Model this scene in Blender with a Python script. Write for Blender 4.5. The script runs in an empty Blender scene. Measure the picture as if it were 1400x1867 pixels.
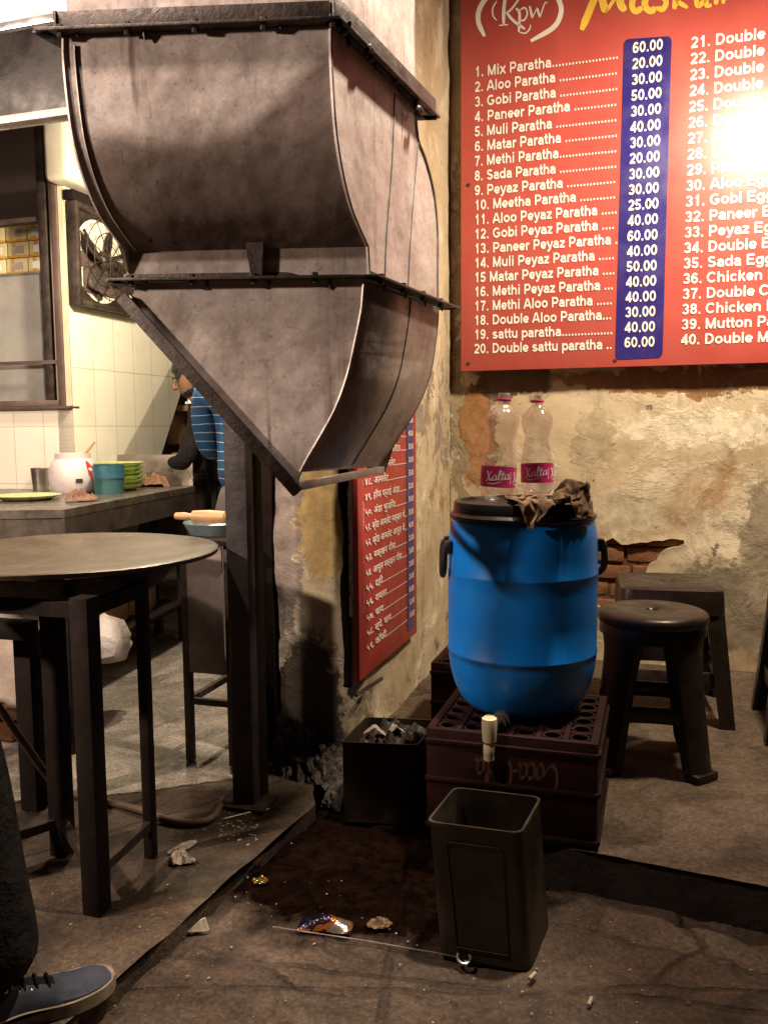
import bpy, bmesh, math, random
from mathutils import Vector as V, Matrix as M, noise

random.seed(11)
SC = bpy.context.scene
COL = SC.collection
R = math.radians

# ------------------------------------------------------------------ camera
FPX = 1580.0                       # focal length in pixels of the 1400 x 1867 photograph
CAMLOC = V((0, 0, 1.08))
PITCH, ROLL = R(5.55), R(-0.5)
CROT = M.Rotation(R(90) - PITCH, 3, 'X') @ M.Rotation(ROLL, 3, 'Z')
cd = bpy.data.cameras.new("camera")
cam = bpy.data.objects.new("camera", cd); COL.objects.link(cam)
cam.location = CAMLOC; cam.rotation_euler = CROT.to_euler()
cd.sensor_fit = 'VERTICAL'; cd.sensor_height = 24.0; cd.lens = 24.0 * FPX / 1867.0
cd.clip_start = 0.02; cd.clip_end = 300
SC.camera = cam

# ------------------------------------------------------------------ world, lamps, exposure (a street at night)
w = bpy.data.worlds.new("World"); SC.world = w; w.use_nodes = True
bg = w.node_tree.nodes["Background"]
bg.inputs[0].default_value = (0.010, 0.0030, 0.0016, 1); bg.inputs[1].default_value = 1.0
SC.view_settings.view_transform = 'Standard'; SC.view_settings.look = 'None'
SC.view_settings.exposure = 0; SC.view_settings.gamma = 1

def lamp(name, loc, power, color, size, spot=None, target=None):
    d = bpy.data.lights.new(name, 'SPOT' if spot else 'POINT')
    d.energy = power; d.color = color; d.shadow_soft_size = size
    o = bpy.data.objects.new(name, d); COL.objects.link(o); o.location = loc
    if spot:
        d.spot_size = R(spot); d.spot_blend = 0.35
        o.rotation_euler = (V(target) - V(loc)).to_track_quat('-Z', 'Y').to_euler()
    return o
lamp("street_lamp_light", (-2.28, 1.14, 2.02), 325, (1.0, 0.79, 0.635), 0.06)
lamp("hood_lamp_light", (-1.02, 1.43, 2.60), 130, (1.0, 0.79, 0.65), 0.05)
lamp("duct_lamp_light", (0.55, 2.00, 2.90), 360, (1.0, 0.84, 0.66), 0.05, 62, (-0.05, 1.88, 1.9))
lamp("board_lamp_light", (1.215, 2.32, 2.445), 260, (1.0, 0.80, 0.57), 0.09, 150, (1.0, 3.4, 1.2))
bpy.data.lights["board_lamp_light"].spot_blend = 1.0
lamp("kitchen_lamp_light", (-0.84, 3.52, 2.00), 105, (1.0, 0.86, 0.62), 0.06)

# ------------------------------------------------------------------ from a picture point to a place
def ray(px, py):
    return CROT @ V(((px - 700) / FPX, -(py - 933.5) / FPX, -1.0))
def atY(px, py, Y):
    r = ray(px, py); return CAMLOC + r * (Y / r.y)
def atz(px, py, z):
    r = ray(px, py); return CAMLOC + r * ((z - CAMLOC.z) / r.z)
def onp(px, py, p0, n):
    r = ray(px, py); return CAMLOC + r * ((V(p0) - CAMLOC).dot(n) / r.dot(n))

WA = R(17.5)
U = V((math.cos(WA), -math.sin(WA), 0))     # along the menu board wall, to the right
D = V((math.sin(WA), math.cos(WA), 0))      # along the side walls, away
Z = V((0, 0, 1))

# ------------------------------------------------------------------ helpers: objects
def tag(o, label=None, cat=None, group=None, kind=None):
    if label: o['label'] = label
    if cat: o['category'] = cat
    if group: o['group'] = group
    if kind: o['kind'] = kind
    return o

def thing(name, label, cat, loc=(0, 0, 0), rotz=0.0, group=None, kind=None):
    o = bpy.data.objects.new(name, None); COL.objects.link(o)
    o.location = loc; o.rotation_euler = (0, 0, rotz); o.empty_display_size = 0.1
    return tag(o, label, cat, group, kind)

def wm(o):
    m = M.LocRotScale(o.location, o.rotation_euler, o.scale)
    while o.parent:
        o = o.parent
        m = M.LocRotScale(o.location, o.rotation_euler, o.scale) @ m
    return m

def obj(name, bm, mat, parent=None, smooth=True, ang=38, world=False, fix=True):
    """links bm as one mesh object; world=True: bm is in world coordinates"""
    if fix and len(bm.faces): bmesh.ops.recalc_face_normals(bm, faces=bm.faces)
    if world and parent:
        bm.transform(wm(parent).inverted())
    me = bpy.data.meshes.new(name); bm.to_mesh(me); bm.free()
    for m_ in (mat if isinstance(mat, (list, tuple)) else [mat]): me.materials.append(m_)
    if smooth:
        me.polygons.foreach_set("use_smooth", [True] * len(me.polygons))
        me.set_sharp_from_angle(angle=R(ang))
    o = bpy.data.objects.new(name, me); COL.objects.link(o)
    if parent: o.parent = parent
    return o

def copy_tree(o, parent=None):
    c = o.copy(); COL.objects.link(c); c.parent = parent
    for ch in list(o.children): copy_tree(ch, c)
    return c

# ------------------------------------------------------------------ helpers: shapes
def box(bm, c, size, rot=None, bevel=0.0, seg=2):
    r = bmesh.ops.create_cube(bm, size=1.0)
    vs = r['verts']
    m = M.Diagonal((*size, 1))
    if rot is not None: m = rot.to_4x4() @ m
    m = M.Translation(V(c)) @ m
    bmesh.ops.transform(bm, matrix=m, verts=vs)
    if bevel:
        es = list({e for v in vs for e in v.link_edges})
        bmesh.ops.bevel(bm, geom=es, offset=bevel, segments=seg, affect='EDGES', profile=0.5)

def frame3(ex, ey, ez):
    m = M((ex, ey, ez)); return m.transposed()

def bar(bm, p, q, wx, wy, up=Z, bevel=0.0):
    p, q = V(p), V(q); t = (q - p); L = t.length; t = t / L
    s = t.cross(up)
    if s.length < 1e-4: s = t.cross(V((1, 0, 0)))
    s.normalize(); n = s.cross(t)
    box(bm, (p + q) / 2, (wx, L, wy), frame3(s, t, n), bevel)

def tube(bm, pts, r, n=10, caps=True, ell=None):
    pts = [V(p) for p in pts]; k = len(pts)
    rs = r if isinstance(r, (list, tuple)) else [r] * k
    prev = None; rings = []
    for i, p in enumerate(pts):
        t = (pts[min(i + 1, k - 1)] - pts[max(i - 1, 0)]).normalized()
        if prev is None:
            a = t.cross(Z)
            if a.length < 1e-3: a = t.cross(V((1, 0, 0)))
        else:
            a = prev - t * prev.dot(t)
        a.normalize(); b = t.cross(a); prev = a
        rings.append([bm.verts.new(p + (a * math.cos(2 * math.pi * j / n) + b * math.sin(2 * math.pi * j / n) * (ell or 1)) * rs[i]) for j in range(n)])
    for i in range(k - 1):
        for j in range(n):
            bm.faces.new((rings[i][j], rings[i][(j + 1) % n], rings[i + 1][(j + 1) % n], rings[i + 1][j]))
    if caps:
        bm.faces.new(rings[0][::-1]); bm.faces.new(rings[-1])

def lathe(bm, prof, n=48, c=(0, 0, 0), rot=None, cap0=False, cap1=False, sx=1, sy=1):
    c = V(c); rings = []
    for r_, z_ in prof:
        ring = []
        for j in range(n):
            a = 2 * math.pi * j / n
            p = V((r_ * math.cos(a) * sx, r_ * math.sin(a) * sy, z_))
            if rot is not None: p = rot @ p
            ring.append(bm.verts.new(c + p))
        rings.append(ring)
    for i in range(len(rings) - 1):
        for j in range(n):
            bm.faces.new((rings[i][j], rings[i][(j + 1) % n], rings[i + 1][(j + 1) % n], rings[i + 1][j]))
    if cap0: bm.faces.new(rings[0][::-1])
    if cap1: bm.faces.new(rings[-1])

def prism(bm, pts, vec):
    """closed polygon pts (world) swept by vec"""
    vec = V(vec)
    a = [bm.verts.new(V(p)) for p in pts]; b = [bm.verts.new(V(p) + vec) for p in pts]
    n = len(pts)
    f0 = bm.faces.new(a); f1 = bm.faces.new(b[::-1])
    for i in range(n):
        bm.faces.new((a[i], b[i], b[(i + 1) % n], a[(i + 1) % n]))
    bmesh.ops.triangulate(bm, faces=[f0, f1], ngon_method='EAR_CLIP')

def grid(bm, nx, ny, fn, keep=None):
    vs = [[bm.verts.new(fn(i / nx, j / ny)) for j in range(ny + 1)] for i in range(nx + 1)]
    for i in range(nx):
        for j in range(ny):
            if keep is None or keep((i + .5) / nx, (j + .5) / ny):
                bm.faces.new((vs[i][j], vs[i + 1][j], vs[i + 1][j + 1], vs[i][j + 1]))
    return vs

def spline(pts, n=10):
    pts = [V(p) for p in pts]
    if len(pts) < 3: return [pts[0].lerp(pts[1], i / n) for i in range(n + 1)]
    out = []
    P = [pts[0] * 2 - pts[1]] + pts + [pts[-1] * 2 - pts[-2]]
    for i in range(1, len(P) - 2):
        p0, p1, p2, p3 = P[i - 1:i + 3]
        for k in range(n):
            t = k / n
            out.append(0.5 * ((2 * p1) + (p2 - p0) * t + (2 * p0 - 5 * p1 + 4 * p2 - p3) * t * t + (3 * p1 - p0 - 3 * p2 + p3) * t ** 3))
    out.append(pts[-1]); return out

def fbm(p, o=4): return noise.fractal(V(p), 1.0, 2.0, o)

def rag(seed, sx, sy, h, nx=46, hang=None):
    """a crumpled cloth lying on z = 0 with soft rounded folds; hang(x, y) returns the height of what it lies on"""
    bm = bmesh.new(); o = V((seed * 7.3, seed * 3.1, seed * 1.7))
    def f(u, v):
        x, y = (u - .5) * 2, (v - .5) * 2
        x, y = x * math.sqrt(1 - y * y / 2), y * math.sqrt(1 - x * x / 2)
        r0 = math.hypot(x, y)
        rr = 1 + .28 * noise.noise(V((x * 1.1, y * 1.1, 0)) + o) + .10 * noise.noise(V((x * 3, y * 3, 4)) + o)
        wx = .20 * noise.noise(V((x * 2.0, y * 2.0, 3)) + o) + .07 * noise.noise(V((x * 5, y * 5, 7)) + o)
        wy = .20 * noise.noise(V((x * 2.0, y * 2.0, 9)) + o) + .07 * noise.noise(V((x * 5, y * 5, 5)) + o)
        X, Y = (x * rr + wx) * sx, (y * rr + wy) * sy
        q = V((x * 1.5 + wx * 2.2, y * 1.5 + wy * 2.2, 1)) + o
        f1 = max(0, 1 - (noise.noise(q) * 2.6) ** 2); f2 = max(0, 1 - (noise.noise(q * 2.1 + V((3, 1, 2))) * 2.4) ** 2)
        f3 = max(0, 1 - (noise.noise(q * 4.2 + V((1, 5, 2))) * 2.2) ** 2)
        e = max(0.0, 1 - r0 ** 3)
        hh = h * (.10 + .50 * f1 * (.3 + .7 * e) + .26 * f2 + .10 * f3) * (.30 + .70 * e)
        z0 = hang(X, Y) if hang else 0.0
        return V((X, Y, z0 + .003 + max(0, hh)))
    grid(bm, nx, nx, f)
    return bm

# ------------------------------------------------------------------ helpers: lettering (flat strokes and type, laid on a plane)
DG = {}
def type_bm(bm, items, o, ex, ez, n, lift, thick=0.0008):
    """items: (text, cap height, x, z, embolden, align, width or None) on the plane through o"""
    todo = []
    for (s, ch, x, z, emb, al, wid) in items:
        c = bpy.data.curves.new("tmp", 'FONT'); c.body = s; c.size = ch / 0.70; c.resolution_u = 3
        c.align_x = al; c.offset = emb * ch; c.extrude = 0
        t = bpy.data.objects.new("tmp", c); COL.objects.link(t); todo.append((t, c, x, z, wid))
    bpy.context.view_layer.update()
    dg = bpy.context.evaluated_depsgraph_get()
    for (t, c, x, z, wid) in todo:
        me = bpy.data.meshes.new_from_object(t.evaluated_get(dg))
        b2 = bmesh.new(); b2.from_mesh(me)
        sx = 1.0
        if wid and len(b2.verts):
            xs = [v.co.x for v in b2.verts]; sx = wid / max(1e-6, max(xs) - min(xs))
        new = {}
        for v in b2.verts:
            new[v] = bm.verts.new(V(o) + ex * (x + v.co.x * sx) + ez * (z + v.co.y) + n * lift)
        for f in b2.faces:
            try: bm.faces.new([new[v] for v in f.verts])
            except ValueError: pass
        b2.free(); bpy.data.meshes.remove(me)
        bpy.data.objects.remove(t); bpy.data.curves.remove(c)

def stroke(bm, pts, wid, put, nib=None, n=10, taper=True):
    """a pen stroke through 2-D pts; put(x, y) gives the place of a stroke point"""
    P = spline([(p[0], p[1], 0) for p in pts], n); k = len(P)
    L, Rr = [], []
    for i, p in enumerate(P):
        t = P[min(i + 1, k - 1)] - P[max(i - 1, 0)]
        if t.length < 1e-9: t = V((1, 0, 0))
        t.normalize(); nn = V((-t.y, t.x, 0))
        ww = wid
        if nib is not None: ww *= .35 + .65 * abs(math.sin(math.atan2(t.y, t.x) - nib))
        if taper: ww *= .45 + .55 * min(1, 5 * min(i, k - 1 - i) / k + .25)
        a, b = p + nn * ww / 2, p - nn * ww / 2
        L.append(bm.verts.new(put(a.x, a.y))); Rr.append(bm.verts.new(put(b.x, b.y)))
    for i in range(k - 1):
        bm.faces.new((L[i], Rr[i], Rr[i + 1], L[i + 1]))

def arc(cx, cy, rx, ry, a0, a1, n=9):
    return [(cx + rx * math.cos(R(a0 + (a1 - a0) * i / n)), cy + ry * math.sin(R(a0 + (a1 - a0) * i / n))) for i in range(n + 1)]
h_, xh, ds = .905, .635, -.20           # pen centre at cap height, x height and descender (cap height 1, pen .19)
lo_c = .095
def bowl(cx=.42, rx=.275): return arc(cx, .365, rx, .27, 0, 360, 18)
SANS = {
 '0': (.78, [arc(.39, .5, .255, .405, 90, 450, 18)]),
 '1': (.78, [[(.20, .70), (.36, .80), (.44, h_ + .09)], [(.44, 1.0), (.44, 0)]]),
 '2': (.78, [arc(.38, .68, .255, .225, 165, -35, 9) + [(.30, .27), (.14, .10)], [(.08, lo_c), (.69, lo_c)]]),
 '3': (.78, [arc(.36, .70, .235, .205, 160, -90, 9), arc(.36, .30, .26, .205, 90, -160, 9)]),
 '4': (.78, [[(.54, 0), (.54, 1.0)], [(.54, .93), (.10, .30)], [(.04, .27), (.74, .27)]]),
 '5': (.78, [[(.66, h_), (.20, h_)], [(.22, .98), (.16, .48)], arc(.36, .32, .26, .225, 140, -160, 12)]),
 '6': (.78, [arc(.39, .32, .245, .225, 0, 360, 16), [(.145, .34), (.16, .62), (.28, .85), (.46, h_), (.63, .78)]]),
 '7': (.78, [[(.08, h_), (.71, h_)], [(.64, .88), (.42, .50), (.32, 0)]]),
 '8': (.78, [arc(.39, .715, .215, .19, 0, 360, 14), arc(.39, .30, .25, .205, 0, 360, 14)]),
 '9': (.78, [arc(.39, .68, .245, .225, 0, 360, 16), [(.635, .66), (.62, .38), (.50, .15), (.32, lo_c), (.15, .22)]]),
 '.': (.39, [[(.195, 0), (.195, .19)]]), ' ': (.39, []),
 'A': (1.0, [[(.08, 0), (.46, .98)], [(.92, 0), (.54, .98)], [(.24, .30), (.76, .30)]]),
 'M': (1.16, [[(.18, 0), (.18, 1.0)], [(.98, 0), (.98, 1.0)], [(.20, .96), (.58, .04)], [(.96, .96), (.58, .04)]]),
 'P': (.93, [[(.19, 0), (.19, 1.0)], [(.19, h_), (.52, h_)] + arc(.54, .66, .235, .245, 90, -90, 9) + [(.19, .415)]]),
 'G': (1.09, [arc(.55, .5, .40, .405, 48, 330, 16), [(.90, .46), (.90, .18)], [(.58, .45), (.97, .45)]]),
 'S': (.93, [arc(.46, .70, .28, .205, 28, 200, 9) + [(.30, .55), (.62, .44)] + arc(.46, .30, .30, .205, 30, -160, 9)]),
 'D': (1.0, [[(.19, 0), (.19, 1.0)], [(.19, h_), (.42, h_)] + arc(.44, .5, .40, .405, 90, -90, 12) + [(.19, lo_c)]]),
 'E': (.93, [[(.19, 0), (.19, 1.0)], [(.19, h_), (.84, h_)], [(.19, .52), (.78, .52)], [(.19, lo_c), (.86, lo_c)]]),
 'C': (1.0, [arc(.51, .5, .39, .405, 40, 320, 16)]),
 'K': (1.0, [[(.19, 0), (.19, 1.0)], [(.19, .36), (.84, .98)], [(.42, .54), (.88, .0)]]),
 'a': (.78, [arc(.37, .46, .24, .18, 165, 0, 8) + [(.615, .20), (.66, 0)], arc(.34, .235, .22, .15, 70, 320, 12), [(.40, .39), (.60, .43)]]),
 'b': (.85, [[(.17, 0), (.17, 1.0)], bowl(.46)]), 'd': (.85, [[(.68, 0), (.68, 1.0)], bowl(.39)]), 'p': (.85, [[(.17, -.28), (.17, .73)], bowl(.46)]),
 'g': (.85, [[(.68, .73), (.68, .0)] + arc(.41, -.03, .27, .165, 0, -165, 9), bowl(.39)]),
 'c': (.78, [arc(.41, .365, .275, .27, 40, 320, 14)]), 'o': (.85, [bowl(.425, .29)]),
 'e': (.78, [arc(.40, .365, .275, .27, -5, 325, 16), [(.15, .345), (.66, .345)]]),
 'h': (.85, [[(.17, 0), (.17, 1.0)], [(.17, .46)] + arc(.43, .42, .24, .215, 150, 0, 8) + [(.67, 0)]]),
 'n': (.85, [[(.17, 0), (.17, .73)], [(.17, .46)] + arc(.43, .42, .24, .215, 150, 0, 8) + [(.67, 0)]]),
 'm': (1.24, [[(.17, 0), (.17, .73)], [(.17, .46)] + arc(.40, .44, .215, .195, 150, 0, 8) + [(.62, 0)], [(.62, .46)] + arc(.85, .44, .215, .195, 150, 0, 8) + [(1.07, 0)]]),
 'u': (.85, [[(.67, 0), (.67, .73)], [(.17, .73), (.17, .30)] + arc(.41, .30, .24, .205, 180, 330, 8)]),
 'i': (.39, [[(.195, 0), (.195, .73)], [(.195, .83), (.195, 1.0)]]), 'l': (.39, [[(.195, 0), (.195, 1.0)]]),
 'k': (.78, [[(.17, 0), (.17, 1.0)], [(.17, .26), (.66, .71)], [(.36, .42), (.70, .0)]]),
 'r': (.54, [[(.17, 0), (.17, .73)], [(.17, .40), (.25, .57), (.38, .635), (.53, .62)]]),
 's': (.78, [arc(.38, .50, .22, .135, 20, 200, 8) + [(.25, .42), (.51, .32)] + arc(.38, .23, .25, .135, 30, -160, 8)]),
 't': (.46, [[(.22, .95), (.22, .22), (.27, .11), (.44, lo_c)], [(.02, .635), (.43, .635)]]),
 'x': (.78, [[(.07, 0), (.68, .73)], [(.71, 0), (.10, .73)]]), 'y': (.78, [[(.09, .73), (.40, .04)], [(.70, .73), (.42, .0), (.30, -.18), (.10, -.20)]]),
 'z': (.70, [[(.06, .635), (.64, .635)], [(.60, .60), (.11, .13)], [(.05, lo_c), (.65, lo_c)]]),
}
def pen(bm, pts, wid, put):
    """a stroke of even width with mitred corners"""
    P = [V((p[0], p[1], 0)) for p in pts]
    closed = (P[0] - P[-1]).length < 1e-6
    k = len(P); L, Rr = [], []
    for i, p in enumerate(P):
        a = P[i] - P[i - 1] if i else (P[0] - P[-2] if closed else P[1] - P[0])
        b = P[i + 1] - P[i] if i < k - 1 else (P[1] - P[0] if closed else P[-1] - P[-2])
        a.normalize(); b.normalize()
        t = a + b
        if t.length < 1e-6: t = a
        t.normalize(); nn = V((-t.y, t.x, 0)); c = max(.5, abs(nn.dot(V((-a.y, a.x, 0)))))
        q, r_ = p + nn * wid / 2 / c, p - nn * wid / 2 / c
        L.append(bm.verts.new(put(q.x, q.y))); Rr.append(bm.verts.new(put(r_.x, r_.y)))
    for i in range(k - 1): bm.faces.new((L[i], Rr[i], Rr[i + 1], L[i + 1]))
def sans_len(s): return sum(SANS[c][0] for c in s)
def sans_bm(bm, items, o, ex, ez, n, lift):
    for (s, ch, x, z, emb, al, wid) in items:
        kx = (wid / sans_len(s)) if wid else ch
        X = x
        for c in s:
            adv, sts = SANS[c]
            for q, st in enumerate(sts):
                pen(bm, st, .185, lambda a, b: V(o) + ex * (X + a * kx) + ez * (z + b * ch) + n * (lift + q * .00012))
            X += adv * kx

GLY = {   # script letters, x height 0.5, capitals 1.0: (advance, strokes)
 'a': (.58, [[(.45, .44), (.28, .5), (.08, .36), (.06, .12), (.2, .02), (.38, .16), (.47, .46)], [(.47, .46), (.43, .12), (.5, .02), (.62, .12)]]),
 'o': (.52, [[(.28, .5), (.08, .34), (.08, .1), (.25, .0), (.44, .16), (.44, .38), (.28, .5), (.36, .42), (.56, .46)]]),
 'c': (.46, [[(.42, .42), (.28, .5), (.08, .34), (.07, .1), (.24, .0), (.48, .14)]]),
 'l': (.34, [[(.0, .1), (.22, .5), (.32, .9), (.22, .98), (.14, .7), (.12, .2), (.2, .02), (.36, .12)]]),
 't': (.40, [[(.24, .85), (.14, .3), (.16, .05), (.28, .0), (.42, .12)], [(.0, .56), (.42, .6)]]),
 'X': (.72, [[(.02, .9), (.16, .98), (.3, .6), (.5, .1), (.7, .04)], [(.66, .98), (.42, .6), (.16, .04), (.0, .0)]]),
 'C': (.80, [[(.76, .74), (.7, .96), (.45, .98), (.12, .66), (.08, .22), (.32, .0), (.66, .16), (.86, .4)]]),
 '-': (.34, [[(.04, .28), (.3, .32)]]),
}
def script(bm, word, put, h, wid, nib=.6):
    x = 0
    for ch in word:
        adv, st = GLY[ch]
        for s in st: stroke(bm, [((x + a) * h, b * h) for a, b in s], wid, put, nib, 6)
        x += adv
    return x * h
def script_len(word, h): return sum(GLY[c][0] for c in word) * h

# ------------------------------------------------------------------ materials
class NT:
    def __init__(s, name):
        s.m = bpy.data.materials.new(name); s.m.use_nodes = True
        s.t = s.m.node_tree; s.b = s.t.nodes["Principled BSDF"]; s.out = s.t.nodes["Material Output"]
        s.co = s.n('ShaderNodeTexCoord').outputs['Object']
    def n(s, typ, **kw):
        nd = s.t.nodes.new(typ)
        for k, v in kw.items(): setattr(nd, k, v)
        return nd
    def l(s, a, b): s.t.links.new(a, b)
    def val(s, sock, v):
        if hasattr(v, 'is_output') or isinstance(v, bpy.types.NodeSocket): s.l(v, sock)
        else: sock.default_value = v
    def scale(s, vec, sc):
        m = s.n('ShaderNodeMapping'); s.l(vec, m.inputs[0]); m.inputs['Scale'].default_value = sc if not isinstance(sc, (int, float)) else (sc,) * 3
        return m.outputs[0]
    def noise(s, scale, detail=6, rough=.6, vec=None, dist=0.0, col=False):
        nd = s.n('ShaderNodeTexNoise'); s.l(vec or s.co, nd.inputs['Vector'])
        nd.inputs['Scale'].default_value = scale; nd.inputs['Detail'].default_value = detail
        nd.inputs['Roughness'].default_value = rough; nd.inputs['Distortion'].default_value = dist
        return nd.outputs['Color' if col else 'Fac']
    def vor(s, scale, feature='F1', vec=None, out='Distance', rnd=1.0):
        nd = s.n('ShaderNodeTexVoronoi', feature=feature); s.l(vec or s.co, nd.inputs['Vector'])
        nd.inputs['Scale'].default_value = scale; nd.inputs['Randomness'].default_value = rnd
        return nd.outputs[out]
    def ramp(s, fac, stops, interp='LINEAR'):
        nd = s.n('ShaderNodeValToRGB'); s.l(fac, nd.inputs[0]); cr = nd.color_ramp; cr.interpolation = interp
        while len(cr.elements) < len(stops): cr.elements.new(.5)
        for e, (p, c) in zip(cr.elements, stops):
            e.position = p; e.color = (*c, 1) if not isinstance(c, (int, float)) else (c, c, c, 1)
        return nd.outputs[0]
    def mix(s, fac, a, b, typ='MIX'):
        nd = s.n('ShaderNodeMix', data_type='RGBA', blend_type=typ)
        s.val(nd.inputs[0], fac)
        for k, v in ((6, a), (7, b)):
            if isinstance(v, tuple): nd.inputs[k].default_value = (*v, 1)
            else: s.l(v, nd.inputs[k])
        return nd.outputs[2]
    def math(s, op, a, b=0.0, clamp=False):
        nd = s.n('ShaderNodeMath', operation=op); nd.use_clamp = clamp
        s.val(nd.inputs[0], a); s.val(nd.inputs[1], b); return nd.outputs[0]
    def bump(s, h, strength=.3, dist=.01):
        nd = s.n('ShaderNodeBump'); s.l(h, nd.inputs['Height'])
        nd.inputs['Strength'].default_value = strength; nd.inputs['Distance'].default_value = dist
        s.l(nd.outputs[0], s.b.inputs['Normal'])
    def wall(s, direction):
        """(metres along the wall, height, 0)"""
        d = s.n('ShaderNodeVectorMath', operation='DOT_PRODUCT'); s.l(s.co, d.inputs[0]); d.inputs[1].default_value = direction
        sp = s.n('ShaderNodeSeparateXYZ'); s.l(s.co, sp.inputs[0])
        c = s.n('ShaderNodeCombineXYZ'); s.l(d.outputs['Value'], c.inputs[0]); s.l(sp.outputs[2], c.inputs[1])
        return c.outputs[0]
    def set(s, base=None, rough=None, metal=None, **kw):
        if base is not None: s.val(s.b.inputs['Base Color'], (*base, 1) if isinstance(base, tuple) else base)
        if rough is not None: s.val(s.b.inputs['Roughness'], rough)
        if metal is not None: s.val(s.b.inputs['Metallic'], metal)
        for k, v in kw.items(): s.val(s.b.inputs[k.replace('_', ' ')], v)
        return s.m

def mottled(name, c1, c2, scale=6, rough=.6, metal=0.0, bump=.2, bscale=60, bdist=.004, c3=None, detail=8, rvar=.15, **kw):
    t = NT(name)
    a = t.noise(scale, detail, .65)
    stops = [(.32, c1), (.68, c2)] if c3 is None else [(.3, c1), (.5, c2), (.7, c3)]
    col = t.ramp(a, stops)
    r = t.ramp(t.noise(scale * 2.3, 4, .6), [(.3, max(.03, rough - rvar)), (.7, min(1, rough + rvar))])
    t.set(col, r, metal, **kw)
    if bump: t.bump(t.noise(bscale, 6, .65), bump, bdist)
    return t.m

def galvanised(name, tone=1.0, painted_shade=None):
    t = NT(name)
    k = lambda c: tuple(x * tone for x in c)
    base = t.ramp(t.noise(5.5, 9, .7), [(.28, k((.25, .195, .17))), (.5, k((.42, .355, .325))), (.74, k((.55, .485, .455)))])
    sp = t.ramp(t.vor(95, out='Color'), [(0, .80), (1, 1.12)])
    base = t.mix(.65, base, sp, 'MULTIPLY')
    blot = t.ramp(t.noise(2.1, 8, .72, dist=.6), [(.50, 0.0), (.66, 1.0)])
    base = t.mix(t.math('MULTIPLY', blot, .42), base, k((.17, .115, .095)))
    speck = t.ramp(t.noise(38, 6, .68, dist=.7), [(.585, 0.0), (.66, 1.0)])
    base = t.mix(t.math('MULTIPLY', speck, .34), base, (.10, .070, .060))
    pits = t.ramp(t.noise(120, 3, .5), [(.64, 0.0), (.70, 1.0)])
    base = t.mix(t.math('MULTIPLY', pits, .40), base, (.040, .026, .022))
    st = t.noise(1.0, 7, .62, t.scale(t.co, (19, 19, .9)))
    stk = t.math('MULTIPLY', t.ramp(st, [(.55, 0.0), (.66, 1.0)]), t.ramp(t.noise(2.5, 3), [(.42, 0.0), (.58, 1.0)]))
    base = t.mix(t.math('MULTIPLY', stk, .75), base, (.075, .042, .030))
    run = t.ramp(t.noise(1.0, 3, .5, t.scale(t.co, (55, 55, 1.6))), [(.66, 0.0), (.70, 1.0)])
    run = t.math('MULTIPLY', run, t.ramp(t.noise(3.3, 4), [(.5, 0.0), (.6, 1.0)]))
    base = t.mix(t.math('MULTIPLY', run, .8), base, (.035, .020, .016))
    if painted_shade:  # paints the shade under the bend into the front sheet
        (ax, org, z0, nside) = painted_shade
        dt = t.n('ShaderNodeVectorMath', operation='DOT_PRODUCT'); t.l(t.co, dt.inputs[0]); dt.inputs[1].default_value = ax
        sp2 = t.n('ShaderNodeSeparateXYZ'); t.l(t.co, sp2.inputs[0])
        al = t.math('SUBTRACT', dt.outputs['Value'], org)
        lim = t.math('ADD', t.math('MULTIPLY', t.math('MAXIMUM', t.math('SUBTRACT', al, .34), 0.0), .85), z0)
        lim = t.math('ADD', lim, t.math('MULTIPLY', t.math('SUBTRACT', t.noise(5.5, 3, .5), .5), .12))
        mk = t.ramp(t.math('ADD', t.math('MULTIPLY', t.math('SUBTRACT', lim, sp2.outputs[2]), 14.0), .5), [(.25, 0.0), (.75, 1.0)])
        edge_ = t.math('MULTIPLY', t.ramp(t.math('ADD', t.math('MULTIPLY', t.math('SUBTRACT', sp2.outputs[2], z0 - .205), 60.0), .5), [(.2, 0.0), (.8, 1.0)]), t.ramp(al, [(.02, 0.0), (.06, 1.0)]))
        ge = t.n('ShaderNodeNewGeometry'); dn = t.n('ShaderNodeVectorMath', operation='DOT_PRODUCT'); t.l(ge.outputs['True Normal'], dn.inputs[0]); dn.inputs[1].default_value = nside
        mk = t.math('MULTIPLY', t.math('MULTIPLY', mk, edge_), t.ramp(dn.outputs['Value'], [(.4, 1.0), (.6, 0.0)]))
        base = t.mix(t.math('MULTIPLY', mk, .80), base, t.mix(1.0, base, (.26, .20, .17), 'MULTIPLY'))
    r = t.ramp(t.noise(14, 6, .65), [(.3, .36), (.7, .62)])
    t.set(base, r, .2)
    h = t.math('ADD', t.math('MULTIPLY', t.noise(26, 6, .6), .12), t.math('MULTIPLY', t.noise(3.6, 3, .5), 2.6))
    t.bump(h, .6, .014)
    return t.m

MAT = {}
MAT['galv'] = galvanised("galvanised_sheet")
MAT['galv_dark'] = galvanised("sooty_sheet", .62)
MAT['iron'] = mottled("sooty_iron", (.010, .006, .005), (.042, .028, .022), 16, .55, .3, .5, 70, .004, c3=(.08, .054, .043))
MAT['soot'] = mottled('soot_black_timber', (.004, .002, .0013), (.014, .007, .004), 9, .9, 0, .5, 40, Specular_IOR_Level=.15)  # near-black colour for strips that paint shade in beside the post and gap
MAT['dark_wood'] = mottled("blackened_wood", (.004, .002, .0013), (.016, .0085, .0055), 9, .8, 0, .4, 50, Specular_IOR_Level=.2)
MAT['post'] = mottled("painted_steel", (.010, .008, .008), (.036, .031, .032), 10, .5, .1, .5, 60, .004, c3=(.06, .045, .04))
MAT['steel'] = mottled("worn_stainless", (.15, .125, .10), (.32, .28, .235), 9, .34, .75, .1, 90)
MAT['alu'] = mottled("aluminium", (.5, .5, .5), (.65, .65, .65), 8, .3, .8, .05)
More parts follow.
